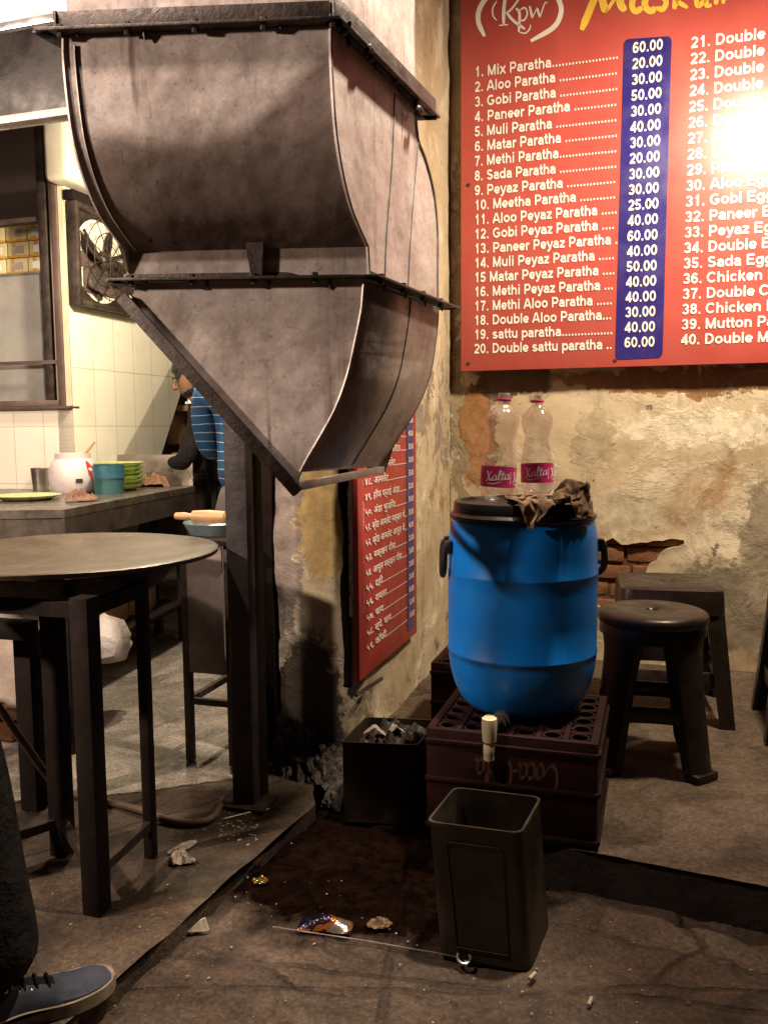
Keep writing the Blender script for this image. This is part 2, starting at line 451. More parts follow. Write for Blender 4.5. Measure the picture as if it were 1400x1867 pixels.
MAT['brown_frame'] = mottled("brown_painted_frame", (.075, .045, .038), (.15, .10, .085), 8, .5, 0, .2)
MAT['cream_paint'] = mottled("cream_paint", (.55, .46, .30), (.72, .64, .48), 6, .5, 0, .2)
MAT['black_plastic'] = mottled("black_plastic", (.010, .009, .009), (.022, .018, .016), 10, .35, 0, .12, 110, .002)
MAT['stool'] = mottled("scuffed_black_plastic", (.007, .0045, .0038), (.022, .015, .012), 12, .36, 0, .2, 140, .002, c3=(.012, .008, .0065), Specular_IOR_Level=.35)
MAT['cream_plastic'] = mottled("yellowed_plastic", (.78, .64, .38), (.86, .75, .50), 12, .35, 0, .05)
MAT['grey_plastic'] = mottled("grey_plastic", (.07, .06, .055), (.13, .11, .10), 12, .45, 0, .1)
MAT['brick'] = mottled("old_brick", (.11, .042, .018), (.24, .105, .042), 18, .9, 0, .8, 60, .008, c3=(.15, .08, .045))
MAT['rag'] = mottled("khaki_cloth", (.075, .042, .019), (.21, .13, .066), 26, .9, 0, .4, 300, .002)
MAT['rag_brown'] = mottled("brown_cloth", (.16, .075, .045), (.28, .15, .095), 14, .9, 0, .3, 400, .001)
MAT['paper'] = mottled("dirty_paper", (.26, .20, .145), (.52, .44, .35), 20, .8, 0, .2, 80)
MAT['white_plastic'] = mottled("white_plastic", (.62, .58, .54), (.74, .70, .66), 10, .4, 0, .03)
MAT['green'] = mottled("green_melamine", (.34, .42, .13), (.44, .52, .19), 6, .3, 0, .03)
MAT['teal'] = mottled("teal_plastic", (.016, .075, .08), (.04, .12, .125), 9, .4, 0, .05)
MAT['black_cloth'] = mottled("black_cloth", (.005, .004, .004), (.014, .011, .010), 30, .95, 0, .8, 4.5, .05, Specular_IOR_Level=.15)
MAT['grey_cloth'] = mottled("grey_cloth", (.07, .06, .055), (.12, .10, .095), 30, .9, 0, .2, 300, .001)
MAT['denim'] = mottled("blue_canvas", (.014, .016, .025), (.052, .058, .085), 10, .85, 0, .4, 500, .001)
MAT['skin'] = mottled("skin", (.15, .070, .038), (.20, .095, .052), 8, .5, 0, .05)
MAT['hair'] = mottled("black_hair", (.006, .005, .005), (.014, .011, .01), 60, .55, 0, .4, 200)
MAT['white'] = mottled("off_white", (.78, .74, .70), (.82, .79, .75), 6, .4, 0, 0)
MAT['yellow_print'] = mottled("yellow_print", (.80, .50, .07), (.86, .58, .10), 6, .35, 0, 0)
MAT['carton'] = mottled("cardboard", (.24, .14, .07), (.34, .21, .11), 8, .85, 0, .1)
MAT['rubber'] = mottled("red_brown_rubber", (.055, .025, .016), (.10, .05, .03), 12, .6, 0, .2)
MAT['wood_pin'] = mottled("pale_wood", (.36, .19, .085), (.50, .29, .14), 10, .5, 0, .1)
MAT['stub'] = mottled("whitewash", (.34, .27, .22), (.52, .43, .37), 5, .85, 0, .5, 30, .01)
MAT['dark_wall'] = mottled("sooty_wall", (.05, .030, .02), (.10, .065, .045), 3, .8, 0, .3, 20)
MAT['glass'] = None

def mk_red_board():
    t = NT("red_vinyl")
    c = t.ramp(t.noise(2.0, 4), [(.3, (.43, .072, .060)), (.7, (.49, .088, .074))])
    sc_ = t.ramp(t.noise(120, 3, .5), [(.70, 0.0), (.74, 1.0)])
    c = t.mix(t.math('MULTIPLY', sc_, .35), c, (.25, .03, .025))
    du = t.ramp(t.noise(3.3, 8, .7, dist=.5), [(.45, 0.0), (.75, 1.0)])
    c = t.mix(t.math('MULTIPLY', du, .16), c, (.50, .26, .20))
    st = t.ramp(t.noise(1.0, 5, .6, t.scale(t.co, (16, 16, 1.2))), [(.60, 0.0), (.74, 1.0)])
    c = t.mix(t.math('MULTIPLY', st, .22), c, (.30, .05, .035))
    t.set(c, t.ramp(t.noise(8, 5), [(.3, .30), (.7, .40)]), 0)
    t.bump(t.math('ADD', t.noise(3, 3, .5), t.math('MULTIPLY', t.noise(1.0, 3, .5, t.scale(t.co, (1.2, 1.2, 9))), .5)), .12, .02)
    return t.m
MAT['red_board'] = mk_red_board()
MAT['blue_print'] = mottled("navy_vinyl", (.022, .016, .14), (.032, .022, .18), 4, .3, 0, 0)
MAT['red_crate'] = mottled("red_crate_plastic", (.010, .0014, .001), (.024, .003, .002), 9, .7, 0, .3, 80, .003, Specular_IOR_Level=.25)
MAT['crate_print'] = mottled("faded_print", (.09, .034, .026), (.16, .07, .052), 14, .6, 0, 0)
MAT['pink_label'] = mottled("pink_label", (.52, .022, .14), (.60, .035, .18), 8, .35, 0, 0)

def mk_drum():
    t = NT("blue_drum_plastic")
    c = t.ramp(t.noise(7, 6), [(.3, (.002, .165, .60)), (.7, (.003, .21, .74))])
    d = t.ramp(t.noise(26, 5, .7), [(.60, 0.0), (.72, 1.0)])
    c = t.mix(t.math('MULTIPLY', d, .5), c, (.02, .045, .085))
    sp = t.n('ShaderNodeSeparateXYZ'); t.l(t.co, sp.inputs[0])
    drip = t.math('MULTIPLY', t.ramp(t.noise(1.0, 5, .6, t.scale(t.co, (30, 30, 1.3))), [(.58, 0.0), (.70, 1.0)]), t.ramp(t.noise(4, 3), [(.42, 0.0), (.58, 1.0)]))
    c = t.mix(t.math('MULTIPLY', drip, .45), c, (.012, .030, .055))
    ring = t.ramp(t.math('ABSOLUTE', t.math('SUBTRACT', sp.outputs[2], .148)), [(.002, 1.0), (.010, 0.0)])
    c = t.mix(t.math('MULTIPLY', ring, t.ramp(t.noise(20, 5), [(.35, .1), (.65, .8)])), c, (.015, .03, .05))
    wh = t.ramp(t.noise(1.0, 4, .6, t.scale(t.co, (60, 60, 9))), [(.70, 0.0), (.74, 1.0)])
    c = t.mix(t.math('MULTIPLY', wh, .35), c, (.16, .30, .50))
    sc_ = t.ramp(t.noise(1.0, 5, .6, t.scale(t.co, (8, 8, 130))), [(.68, 0.0), (.73, 1.0)])
    c = t.mix(t.math('MULTIPLY', sc_, .2), c, (.12, .25, .5))
    t.set(c, t.ramp(t.noise(12, 5), [(.3, .30), (.7, .46)]), 0); t.bump(t.noise(60, 4), .06, .003)
    return t.m
MAT['drum'] = mk_drum()

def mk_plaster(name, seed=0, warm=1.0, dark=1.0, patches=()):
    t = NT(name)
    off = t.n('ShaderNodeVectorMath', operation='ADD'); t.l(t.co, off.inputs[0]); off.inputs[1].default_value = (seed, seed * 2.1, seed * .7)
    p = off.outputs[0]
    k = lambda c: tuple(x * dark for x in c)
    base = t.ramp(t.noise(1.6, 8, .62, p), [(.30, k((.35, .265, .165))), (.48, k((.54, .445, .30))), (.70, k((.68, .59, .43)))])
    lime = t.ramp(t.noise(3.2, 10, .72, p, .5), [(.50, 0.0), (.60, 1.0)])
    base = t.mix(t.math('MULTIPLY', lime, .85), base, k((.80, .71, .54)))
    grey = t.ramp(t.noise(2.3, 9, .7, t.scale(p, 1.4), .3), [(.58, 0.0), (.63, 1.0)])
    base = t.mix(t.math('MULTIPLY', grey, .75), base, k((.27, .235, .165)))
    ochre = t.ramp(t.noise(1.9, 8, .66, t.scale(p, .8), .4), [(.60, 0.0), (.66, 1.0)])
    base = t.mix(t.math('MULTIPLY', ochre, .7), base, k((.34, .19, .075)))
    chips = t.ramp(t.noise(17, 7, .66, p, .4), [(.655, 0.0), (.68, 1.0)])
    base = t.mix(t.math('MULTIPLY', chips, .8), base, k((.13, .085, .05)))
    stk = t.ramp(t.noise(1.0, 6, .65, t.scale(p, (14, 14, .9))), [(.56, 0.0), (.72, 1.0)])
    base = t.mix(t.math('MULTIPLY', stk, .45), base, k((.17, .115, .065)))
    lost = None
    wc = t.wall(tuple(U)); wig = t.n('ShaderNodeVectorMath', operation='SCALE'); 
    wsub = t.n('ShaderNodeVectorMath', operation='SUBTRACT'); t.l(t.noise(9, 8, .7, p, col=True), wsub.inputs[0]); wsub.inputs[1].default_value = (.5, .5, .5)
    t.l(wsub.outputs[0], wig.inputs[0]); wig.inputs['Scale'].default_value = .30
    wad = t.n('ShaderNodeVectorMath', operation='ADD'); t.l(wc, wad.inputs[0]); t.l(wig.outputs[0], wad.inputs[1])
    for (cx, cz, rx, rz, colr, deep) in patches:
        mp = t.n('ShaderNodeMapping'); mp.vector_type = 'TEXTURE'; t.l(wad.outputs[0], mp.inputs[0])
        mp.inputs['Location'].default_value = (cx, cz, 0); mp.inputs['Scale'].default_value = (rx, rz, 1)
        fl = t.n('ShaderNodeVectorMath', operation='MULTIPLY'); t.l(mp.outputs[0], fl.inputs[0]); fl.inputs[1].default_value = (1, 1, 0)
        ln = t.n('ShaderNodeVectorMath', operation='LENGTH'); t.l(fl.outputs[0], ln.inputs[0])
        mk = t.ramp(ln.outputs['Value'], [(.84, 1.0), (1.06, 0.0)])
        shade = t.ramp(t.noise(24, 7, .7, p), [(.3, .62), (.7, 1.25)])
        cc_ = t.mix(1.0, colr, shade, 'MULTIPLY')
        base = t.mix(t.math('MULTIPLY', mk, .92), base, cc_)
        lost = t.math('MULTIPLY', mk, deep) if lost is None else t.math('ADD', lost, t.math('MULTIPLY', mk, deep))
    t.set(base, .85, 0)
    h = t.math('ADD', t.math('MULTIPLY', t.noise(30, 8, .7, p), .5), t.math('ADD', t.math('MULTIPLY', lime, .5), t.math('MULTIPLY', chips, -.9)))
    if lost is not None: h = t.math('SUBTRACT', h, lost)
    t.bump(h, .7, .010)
    return t.m
MAT['plaster'] = mk_plaster("peeling_plaster", 4.0, patches=((.03, 1.0, .035, 1.3, (.33, .26, .17), .5), (.12, .95, .075, .25, (.36, .17, .055), .9), (.61, .92, .09, .15, (.47, .40, .27), -.2), (.38, .80, .09, .12, (.66, .60, .46), .2),
    (.27, 1.18, .19, .10, (.10, .048, .026), .6), (.92, 1.165, .52, .060, (.30, .145, .05), .3), (1.2, .25, .40, .20, (.24, .20, .14), .1), (1.30, .52, .13, .26, (.31, .26, .18), .1), (1.0, .97, .34, .08, (.80, .72, .56), -.1), (.72, .62, .16, .10, (.62, .54, .39), -.1)))  # first two bands paint the board's shadow in, along with staining
MAT['plaster2'] = mk_plaster("stained_plaster", 9.5, dark=1.0, patches=((-.235, .95, .065, .60, (.24, .19, .165), .15), (-.10, .82, .09, .22, (.44, .30, .11), .25), (-.05, 1.15, .05, .3, (.30, .25, .19), .1), (-.17, .16, .15, .30, (.035, .020, .012), .1)))  # last patch paints the shadow at the wall's foot, with some grease

def mk_tile(name, direction, c=(.83, .78, .67)):
    t = NT(name); p = t.wall(direction)
    br = t.n('ShaderNodeTexBrick'); t.l(p, br.inputs[0])
    br.offset = 0; br.inputs['Scale'].default_value = 1.0; br.inputs['Mortar Size'].default_value = .0016
    br.inputs['Brick Width'].default_value = .17; br.inputs['Row Height'].default_value = .275
    br.inputs['Color1'].default_value = (*c, 1); br.inputs['Color2'].default_value = (c[0] * .95, c[1] * .94, c[2] * .9, 1)
    br.inputs['Mortar'].default_value = (.46, .37, .25, 1); br.inputs['Mortar Smooth'].default_value = .3
    dirt = t.ramp(t.noise(5, 7, .7), [(.52, 0.0), (.75, 1.0)])
    col = t.mix(t.math('MULTIPLY', dirt, .3), br.outputs[0], (.50, .40, .26))
    t.set(col, .22, 0)
    t.bump(br.outputs['Fac'], .4, -.003)
    return t.m
MAT['tile_u'] = mk_tile("white_tiles", tuple(U)); MAT['tile_d'] = mk_tile("white_tiles_side", tuple(D))

def mk_ground(name, c1, c2, c3, crack=2.3, mud_shade=None, seed=0, lines=()):
    t = NT(name)
    off = t.n('ShaderNodeVectorMath', operation='ADD'); t.l(t.co, off.inputs[0]); off.inputs[1].default_value = (seed, seed * 1.3, 0)
    p = off.outputs[0]
    base = t.ramp(t.noise(2.6, 9, .68, p, .3), [(.28, c1), (.5, c2), (.72, c3)])
    grit = t.noise(95, 4, .7, p)
    base = t.mix(.8, base, t.ramp(grit, [(.3, .40), (.7, 1.45)]), 'MULTIPLY')
    peb = t.ramp(t.vor(150, vec=p, out='Color'), [(.0, .62), (1.0, 1.38)])
    base = t.mix(.7, base, peb, 'MULTIPLY')
    stain = t.ramp(t.noise(4.2, 8, .7, p, .8), [(.52, 0.0), (.64, 1.0)])
    base = t.mix(t.math('MULTIPLY', stain, .55), base, tuple(x * .35 for x in c1))
    wob = t.n('ShaderNodeMix', data_type='VECTOR'); wob.inputs[0].default_value = .16
    t.l(p, wob.inputs[4]); t.l(t.noise(3.5, 5, .6, p, col=True), wob.inputs[5])
    ck = t.ramp(t.vor(crack, 'DISTANCE_TO_EDGE', wob.outputs[1]), [(.0, 1.0), (.022, 0.0)])
    ck = t.math('MULTIPLY', ck, t.ramp(t.noise(2.0, 3, .5, p), [(.46, 0.0), (.56, 1.0)]))
    base = t.mix(t.math('MULTIPLY', ck, .42), base, (.012, .008, .006))
    pale = t.ramp(t.vor(38, vec=p), [(.05, 1.0), (.10, 0.0)])
    pale = t.math('MULTIPLY', pale, t.ramp(t.noise(9, 3, .5, p), [(.6, 0.0), (.66, 1.0)]))
    base = t.mix(t.math('MULTIPLY', pale, .6), base, (.34, .27, .20))
    for (nx, ny, c0, wd) in lines:
        dt = t.n('ShaderNodeVectorMath', operation='DOT_PRODUCT'); t.l(wob.outputs[1] if False else t.co, dt.inputs[0]); dt.inputs[1].default_value = (nx, ny, 0)
        ds_ = t.math('ABSOLUTE', t.math('ADD', t.math('SUBTRACT', dt.outputs['Value'], c0), t.math('MULTIPLY', t.math('SUBTRACT', t.noise(7, 6, .65), .5), .05)))
        jl = t.ramp(ds_, [(wd * .4, 1.0), (wd, 0.0)])
        jl = t.math('MULTIPLY', jl, t.ramp(t.noise(4, 4, .6), [(.36, .15), (.52, 1.0)]))
        base = t.mix(t.math('MULTIPLY', jl, .45), base, (.012, .008, .006)); ck = t.math('MAXIMUM', ck, t.math('MULTIPLY', jl, .6))
    if mud_shade:  # black gutter mud, with the shadow lying there painted in
        mp = t.n('ShaderNodeMapping'); mp.vector_type = 'TEXTURE'; t.l(t.co, mp.inputs[0])
        mp.inputs['Location'].default_value = mud_shade[0]; mp.inputs['Scale'].default_value = mud_shade[1]; mp.inputs['Rotation'].default_value = (0, 0, mud_shade[2])
        ln = t.n('ShaderNodeVectorMath', operation='LENGTH'); t.l(mp.outputs[0], ln.inputs[0])
        wv = t.math('ADD', ln.outputs['Value'], t.math('MULTIPLY', t.math('SUBTRACT', t.noise(6, 8, .65, p), .5), .75))
        mm = t.ramp(wv, [(.80, 1.0), (1.06, 0.0)])
        base = t.mix(mm, base, t.ramp(t.noise(30, 6, .7, p), [(.35, (.003, .0012, .0008)), (.7, (.012, .006, .004))]))
    t.set(base, t.ramp(t.noise(5, 5, .6, p), [(.3, .62), (.7, .95)]), 0, Specular_IOR_Level=(t.math('MULTIPLY', t.math('SUBTRACT', 1.0, mm), .3) if mud_shade else .3))
    h = t.math('ADD', t.math('MULTIPLY', grit, .25), t.math('ADD', t.math('MULTIPLY', t.noise(7, 8, .7, p), 1.0), t.math('MULTIPLY', ck, -1.2)))
    t.bump(h, .75, .016)
    return t.m
def floor_line(x0, y0, x1, y1, z, wd):
    p, q = [V((r_.x, r_.y, 0)) * ((z - 1.08) / r_.z) for r_ in (CROT @ V(((x - 700) / FPX, -(y - 933.5) / FPX, -1.0)) for x, y in ((x0, y0), (x1, y1)))]
    n_ = (q - p).normalized().cross(V((0, 0, 1))); return (n_.x, n_.y, p.dot(n_), wd)
MAT['ground'] = mk_ground("broken_concrete", (.036, .022, .014), (.082, .054, .037), (.142, .100, .073), 2.1, ((.03, 2.12, 0), (.52, .43, 1), .12), seed=3, lines=(floor_line(715, 1735, 690, 1867, 0, .013), floor_line(1040, 1690, 1400, 1772, 0, .008), floor_line(960, 1800, 1400, 1842, 0, .010), floor_line(300, 1800, 720, 1800, 0, .007)))
MAT['slab'] = mk_ground("stall_slab", (.022, .013, .008), (.052, .034, .021), (.100, .070, .046), 1.3, seed=8, lines=(floor_line(70, 1656, 350, 1672, .036, .010), floor_line(60, 1560, 420, 1452, .036, .007)))
MAT['platform'] = mk_ground("platform_concrete", (.066, .046, .032), (.135, .098, .071), (.19, .142, .106), .9, seed=5)

MAT['mud'] = mottled('wet_black_mud', (.004, .002, .0015), (.016, .009, .006), 9, .55, 0, .7, 30, .01)

def mk_pet():
    t = NT("clear_plastic")
    lw = t.n('ShaderNodeLayerWeight'); lw.inputs[0].default_value = .35
    tr = t.n('ShaderNodeBsdfTransparent'); tr.inputs[0].default_value = (.93, .90, .88, 1)
    gl = t.n('ShaderNodeBsdfGlossy'); gl.inputs['Roughness'].default_value = .05; gl.inputs[0].default_value = (.95, .93, .92, 1)
    df = t.n('ShaderNodeBsdfDiffuse'); df.inputs[0].default_value = (.72, .66, .63, 1)
    m1 = t.n('ShaderNodeMixShader'); t.l(t.ramp(t.noise(9, 4), [(.3, .04), (.7, .16)]), m1.inputs[0])
    t.l(tr.outputs[0], m1.inputs[1]); t.l(df.outputs[0], m1.inputs[2])
    m2 = t.n('ShaderNodeMixShader'); t.l(t.ramp(lw.outputs['Facing'], [(.0, .06), (.5, .18), (.85, .55), (1, .75)]), m2.inputs[0])
    t.l(m1.outputs[0], m2.inputs[1]); t.l(gl.outputs[0], m2.inputs[2]); t.l(m2.outputs[0], t.out.inputs[0])
    bp = t.n('ShaderNodeBump'); t.l(t.noise(30, 3), bp.inputs['Height']); bp.inputs['Strength'].default_value = .4; bp.inputs['Distance'].default_value = .004
    t.l(bp.outputs[0], gl.inputs['Normal'])
    return t.m
MAT['pet'] = mk_pet()

def mk_pane():
    t = NT("dusty_glass")
    tr = t.n('ShaderNodeBsdfTransparent'); tr.inputs[0].default_value = (.85, .85, .82, 1)
    gl = t.n('ShaderNodeBsdfGlossy'); gl.inputs['Roughness'].default_value = .12
    df = t.n('ShaderNodeBsdfDiffuse'); df.inputs[0].default_value = (.74, .70, .65, 1)
    a = t.n('ShaderNodeMixShader'); t.l(t.ramp(t.noise(4, 6), [(.3, .30), (.7, .55)]), a.inputs[0]); t.l(tr.outputs[0], a.inputs[1]); t.l(df.outputs[0], a.inputs[2])
    b = t.n('ShaderNodeMixShader'); b.inputs[0].default_value = .12; t.l(a.outputs[0], b.inputs[1]); t.l(gl.outputs[0], b.inputs[2])
    t.l(b.outputs[0], t.out.inputs[0]); return t.m
MAT['pane'] = mk_pane()

def mk_stripes():
    t = NT("striped_jersey")
    sp = t.n('ShaderNodeSeparateXYZ'); t.l(t.co, sp.inputs[0])
    wv = t.math('ADD', sp.outputs[2], t.math('MULTIPLY', t.noise(4, 3), .02))
    fr = t.math('FRACT', t.math('MULTIPLY', wv, 27.0))
    st = t.ramp(fr, [(.0, 1.0), (.06, 1.0), (.09, 0.0), (.985, 0.0), (1.0, 1.0)])
    c = t.mix(t.math('MULTIPLY', st, .9), t.ramp(t.noise(9, 4), [(.3, (.005, .045, .115)), (.7, (.008, .062, .15))]), (.42, .42, .42))
    t.set(c, .9, 0); t.bump(t.noise(18, 5), .35, .012)
    return t.m
MAT['stripes'] = mk_stripes()

def mk_tin():
    t = NT("grimy_tinplate")
    c = t.ramp(t.noise(7, 8, .7), [(.3, (.014, .009, .005)), (.5, (.032, .023, .012)), (.72, (.068, .052, .030))])
    ru = t.ramp(t.noise(11, 7, .7, dist=.6), [(.56, 0.0), (.66, 1.0)])
    c = t.mix(t.math('MULTIPLY', ru, .75), c, (.05, .022, .012))
    t.set(c, t.ramp(t.noise(13, 6), [(.3, .38), (.7, .7)]), .4); t.bump(t.noise(22, 7, .7), .3, .006)
    return t.m
MAT['tin'] = mk_tin()

def mk_griddle():
    t = NT("griddle_iron")
    c = t.ramp(t.noise(4.5, 8, .66, dist=.6), [(.3, (.036, .021, .011)), (.5, (.085, .054, .030)), (.72, (.16, .11, .065))])
    s = t.ramp(t.noise(60, 4), [(.62, 0.0), (.70, 1.0)])
    c = t.mix(t.math('MULTIPLY', s, .5), c, (.030, .017, .010))
    sm = t.ramp(t.noise(1.0, 6, .65, t.scale(t.co, (3, 14, 3)), .8), [(.52, 0.0), (.66, 1.0)])
    c = t.mix(t.math('MULTIPLY', sm, .5), c, (.025, .015, .009))
    t.set(c, t.ramp(t.noise(6, 6), [(.3, .30), (.7, .60)]), .25); t.bump(t.noise(40, 6), .15, .003)
    return t.m
MAT['griddle'] = mk_griddle()

def mk_wrapper():
    t = NT("foil_wrapper")
    c = t.ramp(t.noise(16, 2, .5), [(.40, (.012, .008, .018)), (.50, (.03, .014, .03)), (.56, (.34, .10, .012)), (.62, (.22, .19, .17))], 'CONSTANT')
    t.set(c, .18, .6); t.bump(t.noise(45, 3), .6, .006); return t.m
MAT['wrapper'] = mk_wrapper()

def mk_poly():
    t = NT("thin_polythene")
    t.set((.42, .37, .34), .35, 0, Alpha=.85); t.bump(t.noise(14, 6, .6), .7, .02); return t.m
MAT['poly'] = mk_poly()

def mk_carton_yellow():
    t = NT("yellow_carton"); p = t.wall(tuple(U))
    br = t.n('ShaderNodeTexBrick'); t.l(p, br.inputs[0]); br.offset = 0
    br.inputs['Scale'].default_value = 1; br.inputs['Brick Width'].default_value = .12; br.inputs['Row Height'].default_value = .10; br.inputs['Mortar Size'].default_value = .012
    br.inputs['Color1'].default_value = (.62, .50, .24, 1); br.inputs['Color2'].default_value = (.70, .60, .36, 1); br.inputs['Mortar'].default_value = (.50, .30, .05, 1)
    t.set(br.outputs[0], .6, 0); return t.m
MAT['yellow_carton'] = mk_carton_yellow()

def mk_sign():
    t = NT("lit_sign_face"); p = t.wall(tuple(U))
    n_ = t.ramp(t.noise(3.4, 1, .4, p), [(.44, (.30, .50, .66)), (.50, (.45, .64, .78)), (.56, (.75, .28, .26))])
    t.set(n_, .4, 0); t.val(t.b.inputs['Emission Color'], n_); t.b.inputs['Emission Strength'].default_value = .40; return t.m
MAT['sign'] = mk_sign()

# ================================================================== the ground
ZS, ZP = .036, .10                                  # stall slab and raised platform
def flat(name, mat, x0, x1, y0, y1, z, n=2, amp=0):
    bm = bmesh.new()
    grid(bm, n, n, lambda a, b: V((x0 + (x1 - x0) * a, y0 + (y1 - y0) * b, z + (amp * fbm((a * 9, b * 9, z)) if amp else 0))))
    return obj(name, bm, mat)
def gmap(a, c, near, far):
    q = (a - .5) * 2
    return c + near * q * .9 + (far - near * .9) * math.copysign(max(0, abs(q) - .86) / .14, q) ** 3 if abs(q) > .86 else c + near * q * .9
bm = bmesh.new()
def gfn(a, b):
    x, y = gmap(a, .15, 1.35, 40), gmap(b, 1.95, 1.0, 40)
    h = 0.0
    if abs(x - .15) < 1.5 and abs(y - 1.95) < 1.2:
        q = V((x * 3.2, y * 3.2, 1))
        h = .007 * fbm(q, 6) + .004 * fbm(q * 5, 4) - .010 * max(0, .10 - abs(noise.noise(V((x * 1.7 + 3, y * 1.7, 4)) + V((.25, .25, 0)) * fbm(q * 1.5, 3)))) / .10
    return V((x, y, h - .004))
grid(bm, 250, 190, gfn)
tag(obj("street_ground", bm, MAT['ground'], ang=80), kind='structure')

def raised(name, pts, z, mat, step=.035, amp=.006, face=None):
    """a slab with a worn, uneven edge"""
    P = []
    for i, p in enumerate(pts):
        q = pts[(i + 1) % len(pts)]; L = (V(q) - V(p)).length; k = max(1, int(min(L, 4) / step))
        for j in range(k):
            t = V(p).lerp(V(q), j / k)
            j_ = V((noise.noise(V((t.x * 9, t.y * 9, z))) + .5 * noise.noise(V((t.x * 31, t.y * 31, z))), noise.noise(V((t.x * 9, t.y * 9, z + 9))) + .5 * noise.noise(V((t.x * 31, t.y * 31, z + 9))), 0))
            P.append(t + j_ * amp)
    bm = bmesh.new()
    top = [bm.verts.new(V((p.x, p.y, z))) for p in P]
    mid = [bm.verts.new(V((p.x, p.y, z))) for p in P]
    low = [bm.verts.new(V((p.x, p.y, -.03))) for p in P]
    bmesh.ops.triangulate(bm, faces=[bm.faces.new(top)], ngon_method='EAR_CLIP')
    n = len(P)
    for i in range(n):
        f_ = bm.faces.new((mid[i], mid[(i + 1) % n], low[(i + 1) % n], low[i])); f_.material_index = 1 if face else 0
    bmesh.ops.remove_doubles(bm, verts=bm.verts, dist=1e-5)
    return tag(obj(name, bm, [mat, face] if face else mat, ang=25), kind='structure')

C0 = atz(822, 1185, ZP)                            # inner corner of the two plastered walls
NB = -D                                            # menu board wall faces the street
def wb(px, py, off=0.0): return onp(px, py, C0 + NB * off, NB)          # a point on the menu board wall
def sz(p): return ((p - C0).dot(U), p.z)
E_t = -(0.0)
# front edge of the pillar wall
tE = None
lo, hi = 0.2, 3.0
for _ in range(60):
    mid_ = (lo + hi) / 2; q = C0 - D * mid_; c = CROT.transposed() @ (q + Z * .6 - CAMLOC)
    if 700 + FPX * c.x / -c.z > 650: lo = mid_
    else: hi = mid_
E = C0 - D * lo; E.z = 0                           # right front corner of the pillar wall
EL = E - U * .275                                  # its left front corner

pA, pB = atz(1090, 1556, ZP), atz(1400, 1617, ZP)
dirp = (pB - pA).normalized()
pL = pA - dirp * .37; pR = pB + dirp * 2.6
pW = C0 - D * 1.0
raised("raised_platform", [pL, pR, C0 + U * 3.4 + D * .1, C0 - U * .05 + D * .1, pW - U * .05, pL + D * .5], ZP, MAT['platform'], face=mottled('grimy_kerb', (.008, .004, .003), (.035, .022, .015), 9, .9, 0, .6, 40, .01))  # kerb face coloured black to paint in its shade
sA, sB = atz(207, 1790, ZS), atz(425, 1598, ZS)
dirs = (sB - sA).normalized()
sN, sF = sA - dirs * 1.2, sB + dirs * .42
raised("stall_slab", [V((-6, sN.y, 0)), sN, sF, EL - U * .02 + D * .3, EL + D * 6 - U * .02, V((-6, 9, 0))], ZS, MAT['slab'])

kf = [atz(x, y, ZS + .0015) for x, y in ((-900, 1490), (60, 1462), (180, 1448), (300, 1438), (424, 1420))]
P_ = []
for p, q in zip(kf, kf[1:]):
    for k in range(14):
        t = p.lerp(q, k / 14); P_.append(t + D * (.05 * noise.noise(t * 6) + .02 * noise.noise(t * 30)))
P_ += [kf[-1], V((-.42, 2.75, ZS + .0015)), V((-.1, 3.6, ZS + .0015)), V((-.1, 6.9, ZS + .0015)), V((-5, 6.9, ZS + .0015)), V((-5, 2.6, ZS + .0015))]
bm = bmesh.new()
bmesh.ops.triangulate(bm, faces=[bm.faces.new([bm.verts.new(p) for p in P_])], ngon_method='EAR_CLIP')
tag(obj("kitchen_floor", bm, mk_ground("pale_kitchen_floor", (.13, .105, .085), (.25, .215, .18), (.34, .30, .255), .8, seed=12)), kind='structure')

# ================================================================== plastered walls
def brick_hole(s, z):
    """True where the plaster has fallen off"""
    j = .035 * noise.noise(V((s * 9, z * 9, 2))) + .024 * noise.noise(V((s * 27, z * 27, 5))) + .012 * noise.noise(V((s * 60, z * 60, 5)))
    for (a, b, c, d_) in HOLES:
        if a + j < s < b + j * 1.5 and c + j < z < d_ + j: return True
    return False
def hs(x0, y0, x1, y1):
    a, b = sz(wb(x0, y0)), sz(wb(x1, y1)); return (a[0], b[0], b[1], a[1])
HOLES = [hs(1085, 988, 1180, 1062), hs(1150, 983, 1236, 1002), hs(1170, 1000, 1205, 1022), hs(1000, 1020, 1128, 1112)]
wallT = thing("plaster_wall", "peeling cream plaster wall with bare bricks showing beside the blue drum", "wall", C0, kind='thing')
bm = bmesh.new()
W_, H_ = 3.0, 3.4
def wfn(a, b):
    s, z = a * W_, b * H_
    rel = .012 * fbm((s * 1.3, z * 1.3, 4)) + .005 * fbm((s * 7, z * 7, 9), 5)
    return C0 * 1 + U * s + V((0, 0, z - ZP)) + NB * rel
grid(bm, 230, 260, wfn, keep=lambda a, b: not brick_hole(a * W_, b * H_))
be = [e for e in bm.edges if len(e.link_faces) == 1 and .02 < ((e.verts[0].co - C0).dot(U)) < W_ - .02 and .05 < e.verts[0].co.z < H_ - .06]
bv = {v for e in be for v in e.verts}; nb = {v: [e.other_vert(v) for e in v.link_edges if e in set(be)] for v in bv}
for it_ in range(4):
    new = {v: (v.co * .4 + sum((q.co for q in nb[v]), V()) / max(1, len(nb[v])) * .6) if len(nb[v]) else v.co.copy() for v in bv}
    for v in bv: v.co = new[v]
for v in bv: v.co += U * (.006 * noise.noise(v.co * 45)) + Z * (.007 * noise.noise(v.co * 45 + V((7, 7, 7)))) + NB * (.004 + .006 * noise.noise(v.co * 20))
ex = bmesh.ops.extrude_edge_only(bm, edges=be)
